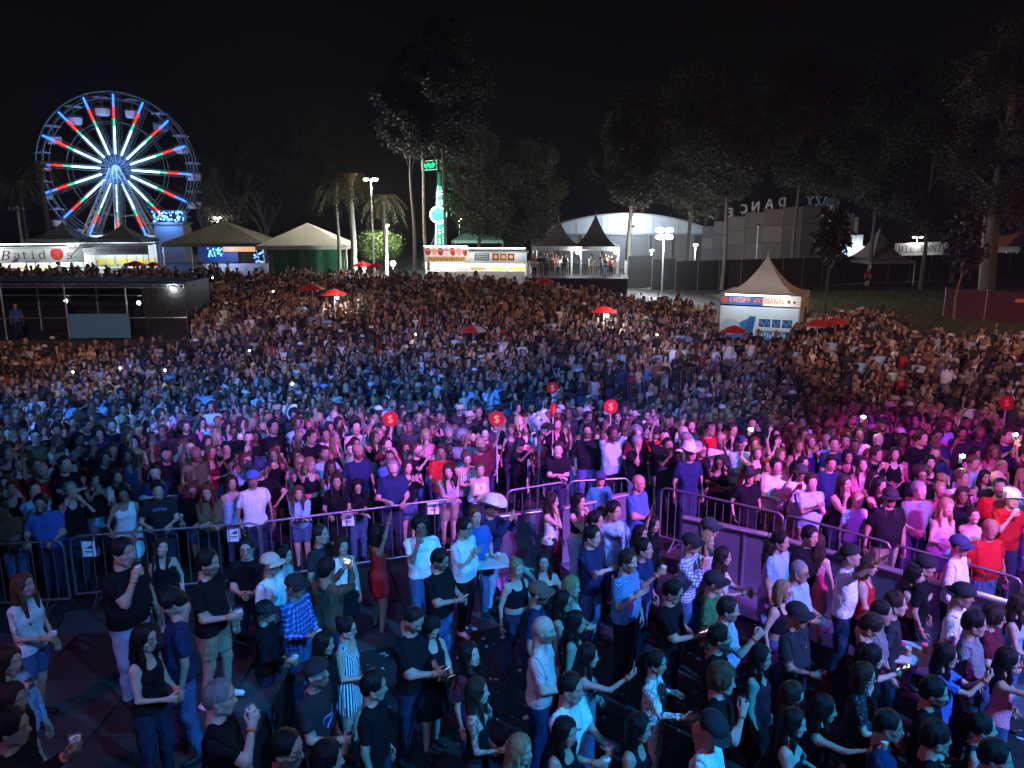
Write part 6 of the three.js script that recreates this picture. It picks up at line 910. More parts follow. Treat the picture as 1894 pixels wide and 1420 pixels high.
// u, v of the head, sex, facing, pose, top, bottom, hair, skin, rest
const FRONT = [
  [42, 1082, f, 68, 'cup', 'tee white', 'shorts denim', 'long light', 0, { nod: -8 }], [226, 1022, m, 58, 'drink', 'tee black', 'jeans light denim', 'short black', 1, { build: 0.75, height: 1.84, shoes: 'black' }],
  [300, 1012, f, 25, 'rest', 'tank black', 'skirt black', 'long brown', 0, { nod: -14, tilt: -14 }], [383, 1040, m, 74, 'cup', 'tee black', 'shorts khaki', 'short black', 1, { beard: 0.45, shoes: 'white' }],
  [322, 1112, m, -70, 'rest', 'tee navy', 'jeans denim', 'short black', 1, { nod: 30 }], [266, 1180, f, 68, 'clasp', 'tank black', 'jeans dark denim', 'long black', 0, { glasses: 1, bandHand: 1 }],
  [404, 1290, m, 88, 'drink', 'tee black', 'jeans dark denim', 'crew grey', 0, { build: 0.6 }], [14, 1222, f, 60, 'drink', 'long light blue', 'jeans denim', 'bob brown', 0, {}], [20, 1292, f, 72, 'rest', 'tee black', 'jeans dark denim', 'long brown', 1, {}], [18, 1345, m, 80, 'selfie', 'long black', 'jeans dark denim', 'short black', 2, { hold: 'cup' }],
  [456, 1012, m, 8, 'read', 'tee black', 'jeans dark denim', 'short black', 0, { glasses: 1, nod: -26 }], [500, 1042, m, 66, 'rest', 'tee white', 'jeans denim', 'short black', 2, { hat: 'cap', hatColor: 'beige' }], [546, 1082, m, 58, 'cup', 'long blue', 'jeans denim', 'short black', 2, { hat: 'cap', hatColor: 'black', print: 'plaid', topSay: 'blue plaid shirt' }],
  [490, 1130, f, 68, 'cup', 'long black', 'jeans dark denim', 'pony black', 0, { hat: 'cap', hatColor: 'black' }], [525, 1026, f, 62, 'rest', 'tank light blue', 'jeans denim', 'bob black', 0, {}], [592, 988, m, 62, 'rest', 'tee dark grey', 'jeans dark denim', 'crew brown', 1, { nod: -8 }],
  [632, 1008, f, 32, 'rest', 'tank white', 'skirt black', 'bob brown', 0, { smile: 1 }], [604, 1052, m, 150, 'film', 'long brown', 'jeans dark denim', 'short black', 2, { screen: 1 }], [697, 986, f, 120, 'raise', 'dress red', 'skirt red', 'bob black', 2, { hem: 0.72 }],
  [778, 972, m, 8, 'mouth', 'tee white', 'jeans denim', 'curly black', 3, { smile: 1, print: 'word', topSay: 'white t-shirt with printed word' }], [812, 1034, m, 58, 'read', 'tee black', 'jeans denim', 'short black', 1, { glasses: 1, beard: 0.3, nod: -12, build: 0.6 }], [858, 975, m, 58, 'chest', 'tee white', 'trousers black', 'short black', 1, { glasses: 1, build: 0.7, shoes: 'white' }],
  [878, 953, m, 18, 'rest', 'tee blue', 'jeans denim', 'short red', 0, {}], [908, 938, m, 60, 'film', 'long navy', 'jeans light denim', 'short black', 1, { hat: 'cowboy', beard: 0.4 }], [640, 1162, f, 66, 'cup', 'dress white', 'skirt white', 'bun black', 0, { print: 'stripes', glasses: 1, topSay: 'black and white striped dress', hem: 0.68 }],
  [598, 1190, f, 84, 'rest', 'tee black', 'jeans dark denim', 'long black', 1, {}], [582, 1246, m, 66, 'cup', 'tee black', 'jeans dark denim', 'short black', 1, { hat: 'backcap', glasses: 1, beard: 0.35, print: 'bluemark', topSay: 'black t-shirt with blue scrawl', nod: -16, height: 1.8 }], [527, 1385, m, 72, 'rest', 'tee black', 'jeans dark denim', 'crew black', 1, { glasses: 1, beard: 0.4 }], [604, 1402, f, 80, 'rest', 'tank black', 'jeans dark denim', 'bob black', 0, {}],
  [762, 1146, m, 58, 'read', 'tee black', 'jeans dark denim', 'buzz black', 1, { beard: 0.35, height: 1.82, build: 0.55 }], [796, 1160, f, 36, 'read', 'dress black', 'skirt black', 'long black', 0, {}], [868, 1210, f, 60, 'rest', 'tee maroon', 'jeans dark denim', 'wavy black', 0, { nod: -16 }], [882, 1278, f, 78, 'cup', 'tube black', 'jeans dark denim', 'wavy brown', 0, { tattoo: 1, nod: -8 }],
  [955, 1050, f, 34, 'rest', 'crop black', 'jeans dark denim', 'bun blonde', 0, { build: 0.5 }], [1006, 1036, f, 2, 'neck', 'tube black', 'skirt black', 'long black', 0, {}], [996, 1096, m, 78, 'rest', 'tee navy', 'jeans dark denim', 'short brown', 1, { hat: 'cap', hatColor: 'brown', beard: 0.3 }], [1056, 1084, f, 68, 'clasp', 'tank pale pink', 'jeans denim', 'wavy blonde', 0, {}],
  [1040, 1112, f, 70, 'rest', 'tank black', 'jeans dark denim', 'long black', 1, { glasses: 1, print: 'speckle', topSay: 'speckled dark top' }], [1003, 1166, m, 74, 'cup', 'polo pale pink', 'trousers navy', 'bald black', 0, { beard: 0.4, build: 0.5, height: 1.82 }], [1064, 1150, f, 80, 'rest', 'tank black', 'skirt black', 'long black', 1, {}], [1086, 1212, f, 88, 'selfie', 'tank grey', 'jeans denim', 'long black', 0, {}],
  [1054, 1272, m, 58, 'twocups', 'tee white', 'jeans denim', 'crew black', 1, { chain: 1, height: 1.8 }], [1044, 1352, f, 56, 'rest', 'tank black', 'jeans denim', 'long black', 1, {}], [960, 1385, f, 66, 'rest', 'tank black', 'jeans denim', 'long blonde', 0, {}], [1094, 992, m, 58, 'crossed', 'tee navy', 'jeans denim', 'short black', 0, { height: 1.8, band: false }],
  [1020, 926, f, 62, 'mouth', 'tube white', 'skirt maroon', 'long brown', 0, { hem: 0.2 }], [1070, 926, f, 55, 'shout', 'crop black', 'jeans light denim', 'long black', 0, {}], [1100, 962, m, 62, 'rest', 'tee dark grey', 'jeans dark denim', 'short black', 1, {}], [1114, 950, f, 66, 'rest', 'tank lilac', 'jeans denim', 'long light', 0, {}], [1134, 945, m, 40, 'neck', 'long light blue', 'trousers navy', 'short black', 1, { height: 1.8 }],
  [1180, 893, m, 55, 'clasp', 'tee blue', 'jeans denim', 'bald black', 2, { build: 0.7 }], [1206, 968, f, 62, 'raise', 'tee black', 'jeans denim', 'wavy black', 1, { hold: 'phone' }], [1183, 986, f, 55, 'rest', 'tee navy', 'jeans denim', 'long black', 1, {}], [1160, 1038, m, 58, 'chest', 'polo teal', 'trousers black', 'short brown', 0, { beard: 0.45, print: 'dots', topSay: 'dotted blue polo shirt', height: 1.8 }], [1190, 1014, m, 68, 'fistup', 'tee navy', 'jeans denim', 'short black', 1, { hold: 'cup', nod: -10 }],
  [1243, 1092, m, 68, 'read', 'polo black', 'jeans dark denim', 'short black', 1, { glasses: 1, nod: -14 }], [1278, 1004, m, 66, 'drink', 'long light blue', 'jeans denim', 'short black', 1, { print: 'checks', hat: 'cap', hatColor: 'black', topSay: 'blue checked shirt' }], [1306, 998, f, 64, 'rest', 'tank lilac', 'jeans denim', 'long blonde', 0, {}], [1312, 975, m, 66, 'rest', 'tee dark grey', 'jeans dark denim', 'short black', 1, { hat: 'cap', hatColor: 'dark grey' }], [1336, 1028, f, 82, 'twocups', 'tank white', 'skirt black', 'long brown', 0, { smile: 1 }],
  [1320, 1076, m, 80, 'rest', 'tee green', 'jeans dark denim', 'short black', 0, { hat: 'cap', glasses: 1 }], [1345, 1126, m, 80, 'fistup', 'tee light blue', 'jeans denim', 'short brown', 0, { beard: 0.55, build: 0.55 }], [1330, 1178, m, 82, 'rest', 'tee black', 'jeans dark denim', 'short black', 1, { beard: 0.3, nod: -8 }], [1212, 1224, f, 74, 'dance', 'long cream', 'trousers cream', 'pony black', 1, { print: 'leaves', topSay: 'leaf-patterned suit' }], [1334, 1256, m, 78, 'drink', 'tee black', 'jeans dark denim', 'curly light', 0, { chain: 1 }],
  [1312, 1346, m, 76, 'bow', 'tee white', 'jeans denim', 'short black', 1, { hat: 'cap', hatColor: 'black', height: 1.8 }], [1428, 1012, f, 74, 'clasp', 'tank lilac', 'skirt lilac', 'long brown', 0, {}], [1442, 1000, m, 66, 'rest', 'tee light blue', 'jeans denim', 'short black', 1, {}], [1476, 1056, m, 66, 'clasp', 'polo light blue', 'jeans denim', 'buzz grey', 1, { glasses: 1, build: 0.7 }], [1512, 1004, f, 165, 'rest', 'dress pink', 'skirt pink', 'long brown', 0, { hem: 0.62 }], [1497, 990, m, 40, 'rest', 'tee black', 'jeans dark denim', 'short black', 1, {}],
  [1570, 1028, m, 82, 'point', 'tee white', 'jeans dark denim', 'short black', 1, { hat: 'backcap', nod: -18, height: 1.8 }], [1447, 1092, f, 62, 'rest', 'crop black', 'jeans denim', 'bob blonde', 0, { glasses: 1, build: 0.6 }], [1474, 1136, m, 66, 'cup', 'tee dark grey', 'jeans dark denim', 'short black', 2, { hat: 'cap', chain: 1, tattoo: 1 }], [1604, 1046, f, 84, 'cup', 'tank red', 'skirt black', 'bob brown', 0, {}], [1654, 1116, m, 88, 'rest', 'tee dark grey', 'jeans dark denim', 'short brown', 0, { nod: -6 }],
  [1690, 1062, f, 78, 'chest', 'dress black', 'skirt black', 'wavy black', 0, {}], [1708, 1046, m, 84, 'rest', 'tee black', 'jeans dark denim', 'short black', 1, { hat: 'backcap' }], [1608, 1156, m, 88, 'read', 'tee black', 'jeans dark denim', 'short brown', 0, {}], [1628, 1132, m, 84, 'rest', 'tee grey', 'jeans denim', 'crew black', 1, {}], [1776, 1100, m, 78, 'rest', 'tee white', 'jeans dark denim', 'crew black', 2, { hat: 'backcap', height: 1.8 }],
  [1800, 1152, m, 84, 'rest', 'tee grey', 'jeans dark denim', 'short black', 1, { build: 0.6 }], [1838, 1140, f, 76, 'clasp', 'tee maroon', 'jeans denim', 'curly brown', 0, { glasses: 1 }], [1748, 1212, f, 86, 'film', 'tee blue', 'jeans dark denim', 'long black', 0, { glasses: 1 }], [1862, 1220, f, 88, 'selfie', 'tube pink', 'jeans denim', 'long black', 1, {}], [1596, 1248, f, 82, 'cup', 'tee black', 'trousers black', 'bob brown', 0, { glasses: 1, build: 0.7, print: 'speckle', topSay: 'black speckled blouse' }],
  [1612, 1214, f, 88, 'rest', 'tank black', 'jeans dark denim', 'long black', 0, {}], [1725, 1278, m, 84, 'cup', 'tee black', 'jeans dark denim', 'short black', 1, { beard: 0.3, build: 0.5 }], [1464, 1285, f, 76, 'rest', 'tank maroon', 'jeans dark denim', 'wavy brown', 0, {}], [1466, 1335, f, 82, 'clasp', 'tube black', 'skirt white', 'long black', 0, {}], [1522, 1310, f, 86, 'selfie', 'tank black', 'jeans dark denim', 'long black', 1, { hold: 'cup' }],
  [1728, 1362, m, 100, 'rest', 'tee black', 'jeans dark denim', 'short black', 1, {}], [1815, 1345, f, 88, 'rest', 'tank navy', 'jeans dark denim', 'pony black', 0, { nod: -8 }], [1838, 1398, m, 84, 'rest', 'tee light blue', 'jeans dark denim', 'short black', 1, {}], [1774, 1008, m, 70, 'rest', 'long white', 'trousers black', 'short black', 2, { hat: 'cap', hatColor: 'navy', topSay: 'white and yellow guard shirt' }], [1884, 1118, f, 80, 'cup', 'tank light blue', 'jeans denim', 'long brown', 0, {}],
  [690, 1268, m, 74, 'rest', 'tee black', 'jeans dark denim', 'short black', 1, {}], [1180, 1345, f, 66, 'rest', 'tank black', 'jeans dark denim', 'bob black', 1, {}], [1640, 1340, m, 82, 'rest', 'tee navy', 'jeans dark denim', 'crew black', 2, {}], [1405, 1215, f, 70, 'rest', 'tank maroon', 'skirt black', 'long black', 1, {}],
];
for (const [u, v, sex, yaw, pose, top, bot, hair, skin, o] of FRONT) {
  const cut = (s) => { const i = s.indexOf(' '); return [s.slice(0, i), s.slice(i + 1)]; }, [hk, hc] = hair.split(' ');
  put(u, v, { female: sex, yaw: yaw - Math.atan2(u - 947, FOCAL) / DEG * (u > 947 ? 1 : 0.4) + rr(-4, 4), pose, top: cut(top), bottom: cut(bot), hair: hk, hairColor: hc, skin, turnHead: rr(-6, 8), zone: 'on the open floor', ...(u < 420 && v > 1015 || u < 620 && v > 1340 ? { ground: 0.735 } : {}), ...o }, 0);
}
// ---- people leaning on the front railing and standing behind it
const zAt = (pts, x) => { for (let i = 0; i + 1 < pts.length; i++) if (x <= pts[i + 1].x || i + 2 === pts.length) { const a = pts[i], b = pts[i + 1]; return a.z + (b.z - a.z) * (x - a.x) / (b.x - a.x); } };
const allA = [...lineA, ...lineA2, ...lineA3, ...lineA4], allB = [...lineB, ...lineB2, ...lineB3];
const STAGE = V(6.5, 0, 2), faceStage = (x, z) => Math.atan2(STAGE.x - x, STAGE.z - z) / DEG;
const wardTop = ['tee black', 'tee black', 'tee black', 'tee black', 'tee black', 'tee black', 'tee dark grey', 'tee dark grey', 'tee navy', 'tee navy', 'polo black', 'long black', 'tee white', 'tee white', 'tee white', 'tee grey', 'tee light blue', 'tee blue', 'tee maroon', 'polo navy', 'long light blue', 'tee brown', 'tee olive', 'tee red'];
const wardTopF = ['tank black', 'tank black', 'tank black', 'crop black', 'crop black', 'tube black', 'tee black', 'dress black', 'dress black', 'tank white', 'tee white', 'crop white', 'tank navy', 'tank beige', 'tank maroon', 'tank lilac', 'tee pale pink', 'tank blue', 'dress maroon', 'tank red', 'tank pink', 'tube beige'];
const wardBot = ['jeans denim', 'jeans dark denim', 'jeans dark denim', 'shorts khaki', 'trousers black'], wardBotF = ['jeans denim', 'skirt black', 'jeans dark denim', 'shorts denim', 'jeans light denim'];
function someone(extra = {}) {
  const F = rnd() < 0.5 ? 1 : 0, cut = (s) => { const i = s.indexOf(' '); return [s.slice(0, i), s.slice(i + 1)]; };
  return { female: F, top: cut(pick(F ? wardTopF : wardTop)), bottom: cut(pick(F ? wardBotF : wardBot)), hair: F ? pick(['long', 'long', 'wavy', 'long', 'pony', 'bob', 'bun', 'wavy']) : pick(['short', 'crew', 'short', 'quiff', 'buzz', 'curly', 'short', 'bald']), hairColor: pick(F ? ['black', 'black', 'brown', 'brown', 'light', 'blonde', 'red'] : ['black', 'black', 'black', 'brown', 'brown', 'light', 'grey']), skin: pick([0, 0, 1, 1, 1, 2, 2, 3, 4, 5]), beard: !F && rnd() < 0.4 ? rr(0.3, 0.55) : 0, hat: !F && rnd() < 0.13 ? pick(['cap', 'cap', 'cap', 'backcap', 'backcap', 'cowboy']) : null, hatColor: pick(['black', 'black', 'navy', 'dark grey', 'black', 'white', 'beige', 'navy']), glasses: rnd() < 0.14 ? 1 : 0, smile: rnd() < 0.3, height: F ? rr(1.54, 1.72) : rr(1.66, 1.86), build: Math.pow(rnd(), 1.5) * 0.8, turnHead: rr(-14, 14), nod: rr(-12, 6), tilt: rr(-7, 7), ...extra };
}
const spots = people.map((q) => [q.g.position.x, q.g.position.z]);
const free = (x, z, r) => spots.every(([a, b]) => (a - x) ** 2 + (b - z) ** 2 > r * r);
const HAND = [ // leaning people one can pick out in the photograph: u, v of the head, what they wear
  [14, 962, { female: 0, top: ['tee', 'blue'], hair: 'short', hairColor: 'black', skin: 1, pose: 'lean', smile: 1, build: 0.6, beard: 0.4, hat: null }], [68, 945, { female: 1, top: ['tank', 'black'], pose: 'shout', hair: 'bun', skin: 0, nod: -16 }], [166, 946, { female: 1, top: ['dress', 'white'], bottom: ['skirt', 'white'], pose: 'lean', hair: 'bob', hairColor: 'black', skin: 2, hem: 0.6 }], [244, 932, { female: 0, top: ['tee', 'black'], pose: 'lean', hair: 'short', hairColor: 'black', skin: 0, hat: null, print: 'chestmark', topSay: 'black t-shirt with blue chest print' }], [336, 940, { female: 1, top: ['long', 'olive'], pose: 'leanIn', hair: 'wavy', hairColor: 'red', skin: 0 }], [346, 912, { female: 0, top: ['tee', 'black'], pose: 'lean', hair: 'short', beard: 0.4, skin: 1, hat: null }],
  [416, 905, { female: 1, top: ['tank', 'light blue'], pose: 'rest', hair: 'bob', hairColor: 'brown', skin: 1 }], [457, 895, { female: 0, top: ['tee', 'white'], pose: 'rest', hair: 'short', hat: 'backcap', hatColor: 'blue', skin: 2, height: 1.8 }], [542, 915, { female: 1, top: ['long', 'light blue'], pose: 'leanIn', hair: 'wavy', hairColor: 'light', skin: 0 }], [598, 916, { female: 1, top: ['tee', 'black'], pose: 'lean', hair: 'long', skin: 1 }], [646, 910, { female: 1, top: ['tee', 'black'], pose: 'leanIn', hair: 'long', glasses: 1, skin: 0 }], [705, 893, { female: 0, top: ['polo', 'navy'], pose: 'lean', hair: 'crew', skin: 0, hat: null }], [738, 900, { female: 1, top: ['tank', 'black'], pose: 'film', hair: 'bob', hairColor: 'brown', skin: 0 }], [820, 890, { female: 1, top: ['tank', 'lilac'], pose: 'leanIn', hair: 'wavy', hairColor: 'brown', skin: 0 }], [846, 885, { female: 1, top: ['tank', 'light blue'], pose: 'leanIn', hair: 'bun', print: 'stripes', topSay: 'striped blue top', skin: 0 }], [880, 880, { female: 1, top: ['tank', 'white'], pose: 'leanIn', hair: 'pony', hairColor: 'light', skin: 0 }],
  [1110, 885, { female: 0, top: ['tee', 'teal'], pose: 'rest', hair: 'short', hat: 'cap', hatColor: 'navy', skin: 1 }], [1295, 862, { female: 0, top: ['tee', 'navy'], pose: 'rest', hair: 'short', hat: 'cowboy', skin: 1, height: 1.84 }], [1398, 895, { female: 0, top: ['tee', 'black'], pose: 'rest', hair: 'short', hat: 'cowboy', skin: 1 }], [1425, 915, { female: 1, top: ['tube', 'pale pink'], pose: 'rest', hair: 'long', skin: 0 }], [1555, 940, { female: 0, top: ['tee', 'light blue'], pose: 'clap', hair: 'quiff', hairColor: 'brown', skin: 0 }], [1585, 925, { female: 0, top: ['polo', 'light blue'], pose: 'rest', hair: 'short', glasses: 1, skin: 0 }], [1660, 972, { female: 1, top: ['tank', 'black'], pose: 'mouth', hair: 'wavy', skin: 1 }], [1712, 968, { female: 0, top: ['tee', 'black'], pose: 'rest', hair: 'short', hat: 'cap', hatColor: 'black', chain: 1, skin: 2 }], [1862, 1000, { female: 0, top: ['tee', 'red'], pose: 'rest', hair: 'short', skin: 2, build: 0.8 }],
];
for (const [u, v, o] of HAND) { const s = someone({ hat: null, ...o }), p = atY(u, v, HT(s) / 1.72 * 1.6), zl = zAt(allA, p.x); if (s.pose.startsWith('lean')) p.z = zl - 0.42; else if (p.z > zl - 0.4 && !(u > 1050 && u < 1230)) p.z = zl - 0.5; if (!free(p.x, p.z, 0.3)) p.z -= 0.3; spots.push([p.x, p.z]); person({ jit: [rnd(), rnd(), rnd(), rnd(), rnd(), rnd()], foldSeed: rnd() * 20, yaw: s.pose.startsWith('lean') ? rr(4, 26) : faceStage(p.x, p.z) + rr(-8, 8), zone: 'at the front railing', ...s }, p.x, p.z, 1); }
// the rest of the front row leans on the rail
for (let x = -9.6; x < 9.8; x += 0.62) { const xx = x + rr(-0.1, 0.1), z = zAt(allA, xx) - rr(0.42, 0.5), [u] = seen(V(xx, 1.2, z)); if (u > 905 && u < 1000 || u > 1060 && u < 1225 || u < -30 || u > 1930 || !free(xx, z, 0.52)) continue; spots.push([xx, z]); person({ jit: [rnd(), rnd(), rnd(), rnd(), rnd(), rnd()], foldSeed: rnd() * 20, ...someone(), pose: pick(['lean', 'leanIn', 'lean', 'leanIn', 'film', 'clap']), yaw: rr(0, 30), zone: 'at the front railing' }, xx, z, 1); }
// the camera operator's corner stays clear, and so do the strips before the second railing
const camSpot = onGround(985, 862, 1.1), clearBy = (x, z) => Math.hypot(x - camSpot.x, z - camSpot.z) < 0.75;
const midPoses = ['rest', 'rest', 'rest', 'clap', 'cup', 'film', 'crossed', 'raise', 'clasp', 'mouth', 'film', 'hips', 'both', 'selfie', 'point', 'drink'];
const later = [], mids = [];
for (let row = 0, d = 11; d < 31; row++, d += 0.47) for (let x = -0.72 * d - 1 + (row % 2) * 0.25; x < 0.72 * d + 1; x += 0.5) {
  const xx = x + rr(-0.2, 0.2), z = -d + rr(-0.22, 0.22); if (z > zAt(allA, xx) - 0.75) continue;
  const zb = xx < allB[allB.length - 1].x ? zAt(allB, xx) : -99; if (z < zb - 0.4) continue; const [u, v] = seen(V(xx, 1.6, z)), [ub] = seen(V(xx, 1.1, Math.max(zb, -60)));
  if (z < zb + (ub > 835 && ub < 1275 ? 2.5 : ub < 480 ? 1.1 : 0.6) || clearBy(xx, z) || rnd() < (u < 560 ? 0.16 : 0.05)) continue; if (u < -40 || u > 1940) continue; mids.push([xx, z, d]);
}
mids.sort((a, b) => b[1] - a[1]);
const LIMIT = 292;
for (const [x, z] of mids) { if (!free(x, z, 0.36)) continue; spots.push([x, z]); if (people.length >= LIMIT) { later.push([x, z]); continue; } person({ jit: [rnd(), rnd(), rnd(), rnd(), rnd(), rnd()], foldSeed: rnd() * 20, pose: pick(midPoses), ...someone(), yaw: faceStage(x, z) + rr(-22, 22), zone: 'between the railings', stance: rr(0.08, 0.14) }, x, z, 1); }
// a few who stand apart
for (const [u, v, d, o, y] of [[25, 545, 34.6, { female: 0, top: ['polo', 'blue'], bottom: ['jeans', 'dark denim'], pose: 'rest', zone: 'standing in the mixing desk tent' }, 0.5], [1606, 497, 72, { female: 0, top: ['tee', 'red'], bottom: ['shorts', 'black'], pose: 'rest', zone: 'alone on the lawn by the fence' }, 0], [1850, 655, 36, { female: 0, top: ['tank', 'blue'], bottom: ['jeans', 'denim'], pose: 'rest', zone: 'on the lawn beside the crowd' }, 0], [1731, 610, 40, { female: 0, top: ['tee', 'white'], bottom: ['jeans', 'dark denim'], pose: 'clasp', zone: 'on the lawn beside the crowd' }, 0]]) { const p = at(u, v, d), s = someone({ hat: null, ...o }); if (!y) { const q = atY(u, v, 1.6); p.copy(q); } person({ foldSeed: 1, ground: y || 0, yaw: faceStage(p.x, p.z), ...s }, p.x, p.z, 1); }
// camera operator
{ const p = camSpot; person({ ...someone({ female: 0, hat: 'cap', hatColor: 'black' }), top: ['tee', 'black'], bottom: ['trousers', 'black'], pose: 'film', hold: null, yaw: 40, zone: 'behind the video camera' }, p.x - 0.25, p.z - 0.35, 1);
  const t = thing('video_camera', 'video camera under a clear rain cover on a tall tripod in the crowd', 'video camera', V(p.x + 0.12, 0, p.z)), cam = new THREE.Group(); cam.name = 'camera'; cam.position.y = 2.0; cam.rotation.y = 0.5; t.add(cam);
  part('camera_body', new RoundedBoxGeometry(0.16, 0.22, 0.42, 2, 0.03), mat(0.03, 0.5), cam); part('lens', new THREE.CylinderGeometry(0.07, 0.055, 0.26, 14).rotateX(Math.PI / 2).translate(0, 0, 0.33), mat(0.02, 0.3), cam);
  const cv = new THREE.IcosahedronGeometry(0.21, 3).scale(0.85, 0.9, 1.15), cp = cv.attributes.position; for (let i = 0; i < cp.count; i++) { const k = 1 + noise(cp.getX(i) * 9, cp.getY(i) * 9, cp.getZ(i) * 9) * 0.35; cp.setXYZ(i, cp.getX(i) * k, cp.getY(i) * k, cp.getZ(i) * k); } cv.computeVertexNormals(); part('rain_cover', cv, mat([0.75, 0.8, 0.85], 0.2, { transmission: 0.6, thickness: 0 }), cam);
  part('column', bar(V(0, 0.9, 0), V(0, 1.85, 0), 0.035, 8), mat(0.06, 0.4), t); for (let k = 0; k < 3; k++) part('leg', bar(V(0, 1.0, 0), V(Math.sin(k * 2.1) * 0.42, 0, Math.cos(k * 2.1) * 0.42), 0.022, 6), mat(0.06, 0.4), t); part('pan_handle', bar(V(0, 1.9, -0.1), V(-0.12, 1.7, -0.5), 0.012, 5), mat(0.05, 0.5), t); }
// ---- every person gets a label of their own, then the things in their hands
{
  const base = new Map(), words = (s) => s.split(/\s+/).length, kindSay = { tee: 't-shirt', polo: 'polo shirt', long: 'long-sleeved shirt', tank: 'tank top', crop: 'crop top', tube: 'strapless top', dress: 'dress' };
  for (const q of people) {
    const o = q.o, t = o.topSay ?? `${o.top[1]} ${kindSay[o.top[0]]}`, hat = o.hat === 'cowboy' ? ' and cowboy hat' : o.hat ? ` and ${o.hatColor ?? 'black'} cap` : o.glasses ? ' and glasses' : '';
    const say = { rest: '', cup: ' holding a cup', drink: ' drinking from a cup', read: ' looking at a phone', film: o.hold === null ? '' : ' filming with a phone', lean: ' leaning on rail', leanIn: ' hunched over rail' }[o.pose] ?? ' ' + POSES[o.pose].say;
    q.text = `person in ${t}${hat}${say}, ${o.zone}`; q.u = seen(q.g.position.clone().setY(q.g.position.y + 1.5))[0]; q.short = `${t}${hat}`;
    if (!base.has(q.text)) base.set(q.text, []); base.get(q.text).push(q);
  }
  for (const [text, list] of base) list.sort((a, b) => a.u - b.u).forEach((q, i) => { let s = list.length > 1 ? `${text}, ${ordinal(i)} from left` : text; if (words(s) > 16) s = s.replace('long-sleeved shirt', 'shirt').replace('between the railings', 'between railings').replace('on the open floor', 'on open floor').replace('at the front railing', 'at front railing'); if (words(s) > 16) s = s.replace(', between railings', '').replace(', on open floor', '').replace(', at front railing', ''); q.g.userData.label = s; if (!q.o.group) q.g.userData.group = { 'on the open floor': 'people on the open floor', 'at the front railing': 'people along the front railing', 'between the railings': 'people between the two railings' }[q.o.zone] ?? 'people standing apart'; });
  const held = new Map(), name = (q, what, kind) => { const t = `${what} held by person in ${q.short}`; if (!held.has(t)) held.set(t, []); held.get(t).push([q.u, kind]); };
  let n = 0;
  for (const q of people) {
    const h = q.hold; if (!h) continue; const cola = n % 5 === 4;
    if (h === 'cup') { n++; name(q, cola ? 'dark drink cup' : 'beer cup', cupAt(q.world(0), '', cola ? 'cola' : 'beer', q.o.pose === 'drink' ? [0.5 * Math.cos(q.o.yaw * DEG) * -0.8, 0, 0.5 * Math.sin(q.o.yaw * DEG)] : null)); }
    if (h === 'cups') for (const i of [0, 1]) name(q, `${i ? 'second' : 'first'} of two beer cups`, cupAt(q.world(i), ''));
    if (h === 'phone') { const p = q.o.pose === 'film' ? q.world(0).lerp(q.world(1), 0.5) : q.world(0); name(q, 'phone', phoneAt(p, q.o.yaw * DEG + Math.PI, '', q.o.screen || q.o.pose === 'read', q.o.pose === 'read' ? -0.9 : -0.1, q.o.pose === 'film')); }
  }
  for (const [t, list] of held) list.sort((a, b) => a[0] - b[0]).forEach(([, k], i) => { k.userData.label = list.length > 1 ? `${t}, ${ordinal(i)} such from left` : t; });
}
// ---- tables
function table(name, label, p, w, dd, h, turn) { const t = thing(name, label, 'table', p, turn); part('top', new RoundedBoxGeometry(w, 0.035, dd, 2, 0.012).translate(0, h, 0), mat(0.5, 0.5), t); for (const x of [-1, 1]) for (const z of [-1, 1]) part('leg', bar(V(x * (w / 2 - 0.08), 0, z * (dd / 2 - 0.06)), V(x * (w / 2 - 0.06), h - 0.02, z * (dd / 2 - 0.05)), 0.016, 6), steel, t); return t; }
{ const p = atY(1688, 1208, 1.0); p.y = 0; table('bar_table', 'pale bar table with cups between the people at the right', p, 0.75, 0.5, 1.0, -0.3); for (const [x, z, s, fl] of [[0.12, 0.02, 'full beer cup on the pale bar table', 'beer'], [0.28, -0.06, 'dark drink cup at the right end of the pale bar table', 'cola'], [-0.1, 0.08, 'beer cup in the middle of the pale bar table', 'beer']]) cupAt(V(p.x + x, 1.08, p.z + z), s, fl); phoneAt(V(p.x - 0.24, 1.026, p.z + 0.02), 0.4, 'phone lying on the pale bar table', 0, -Math.PI / 2, false); }
{ const p = atY(910, 1038, 0.95); p.y = 0; table('bar_table', 'small dark bar table with two beers below the cowboy hat', p, 0.5, 0.45, 0.95, 0.2); for (const [x, s] of [[-0.08, 'left beer cup on the small bar table'], [0.1, 'right beer cup on the small bar table']]) cupAt(V(p.x + x, 1.03, p.z), s); }
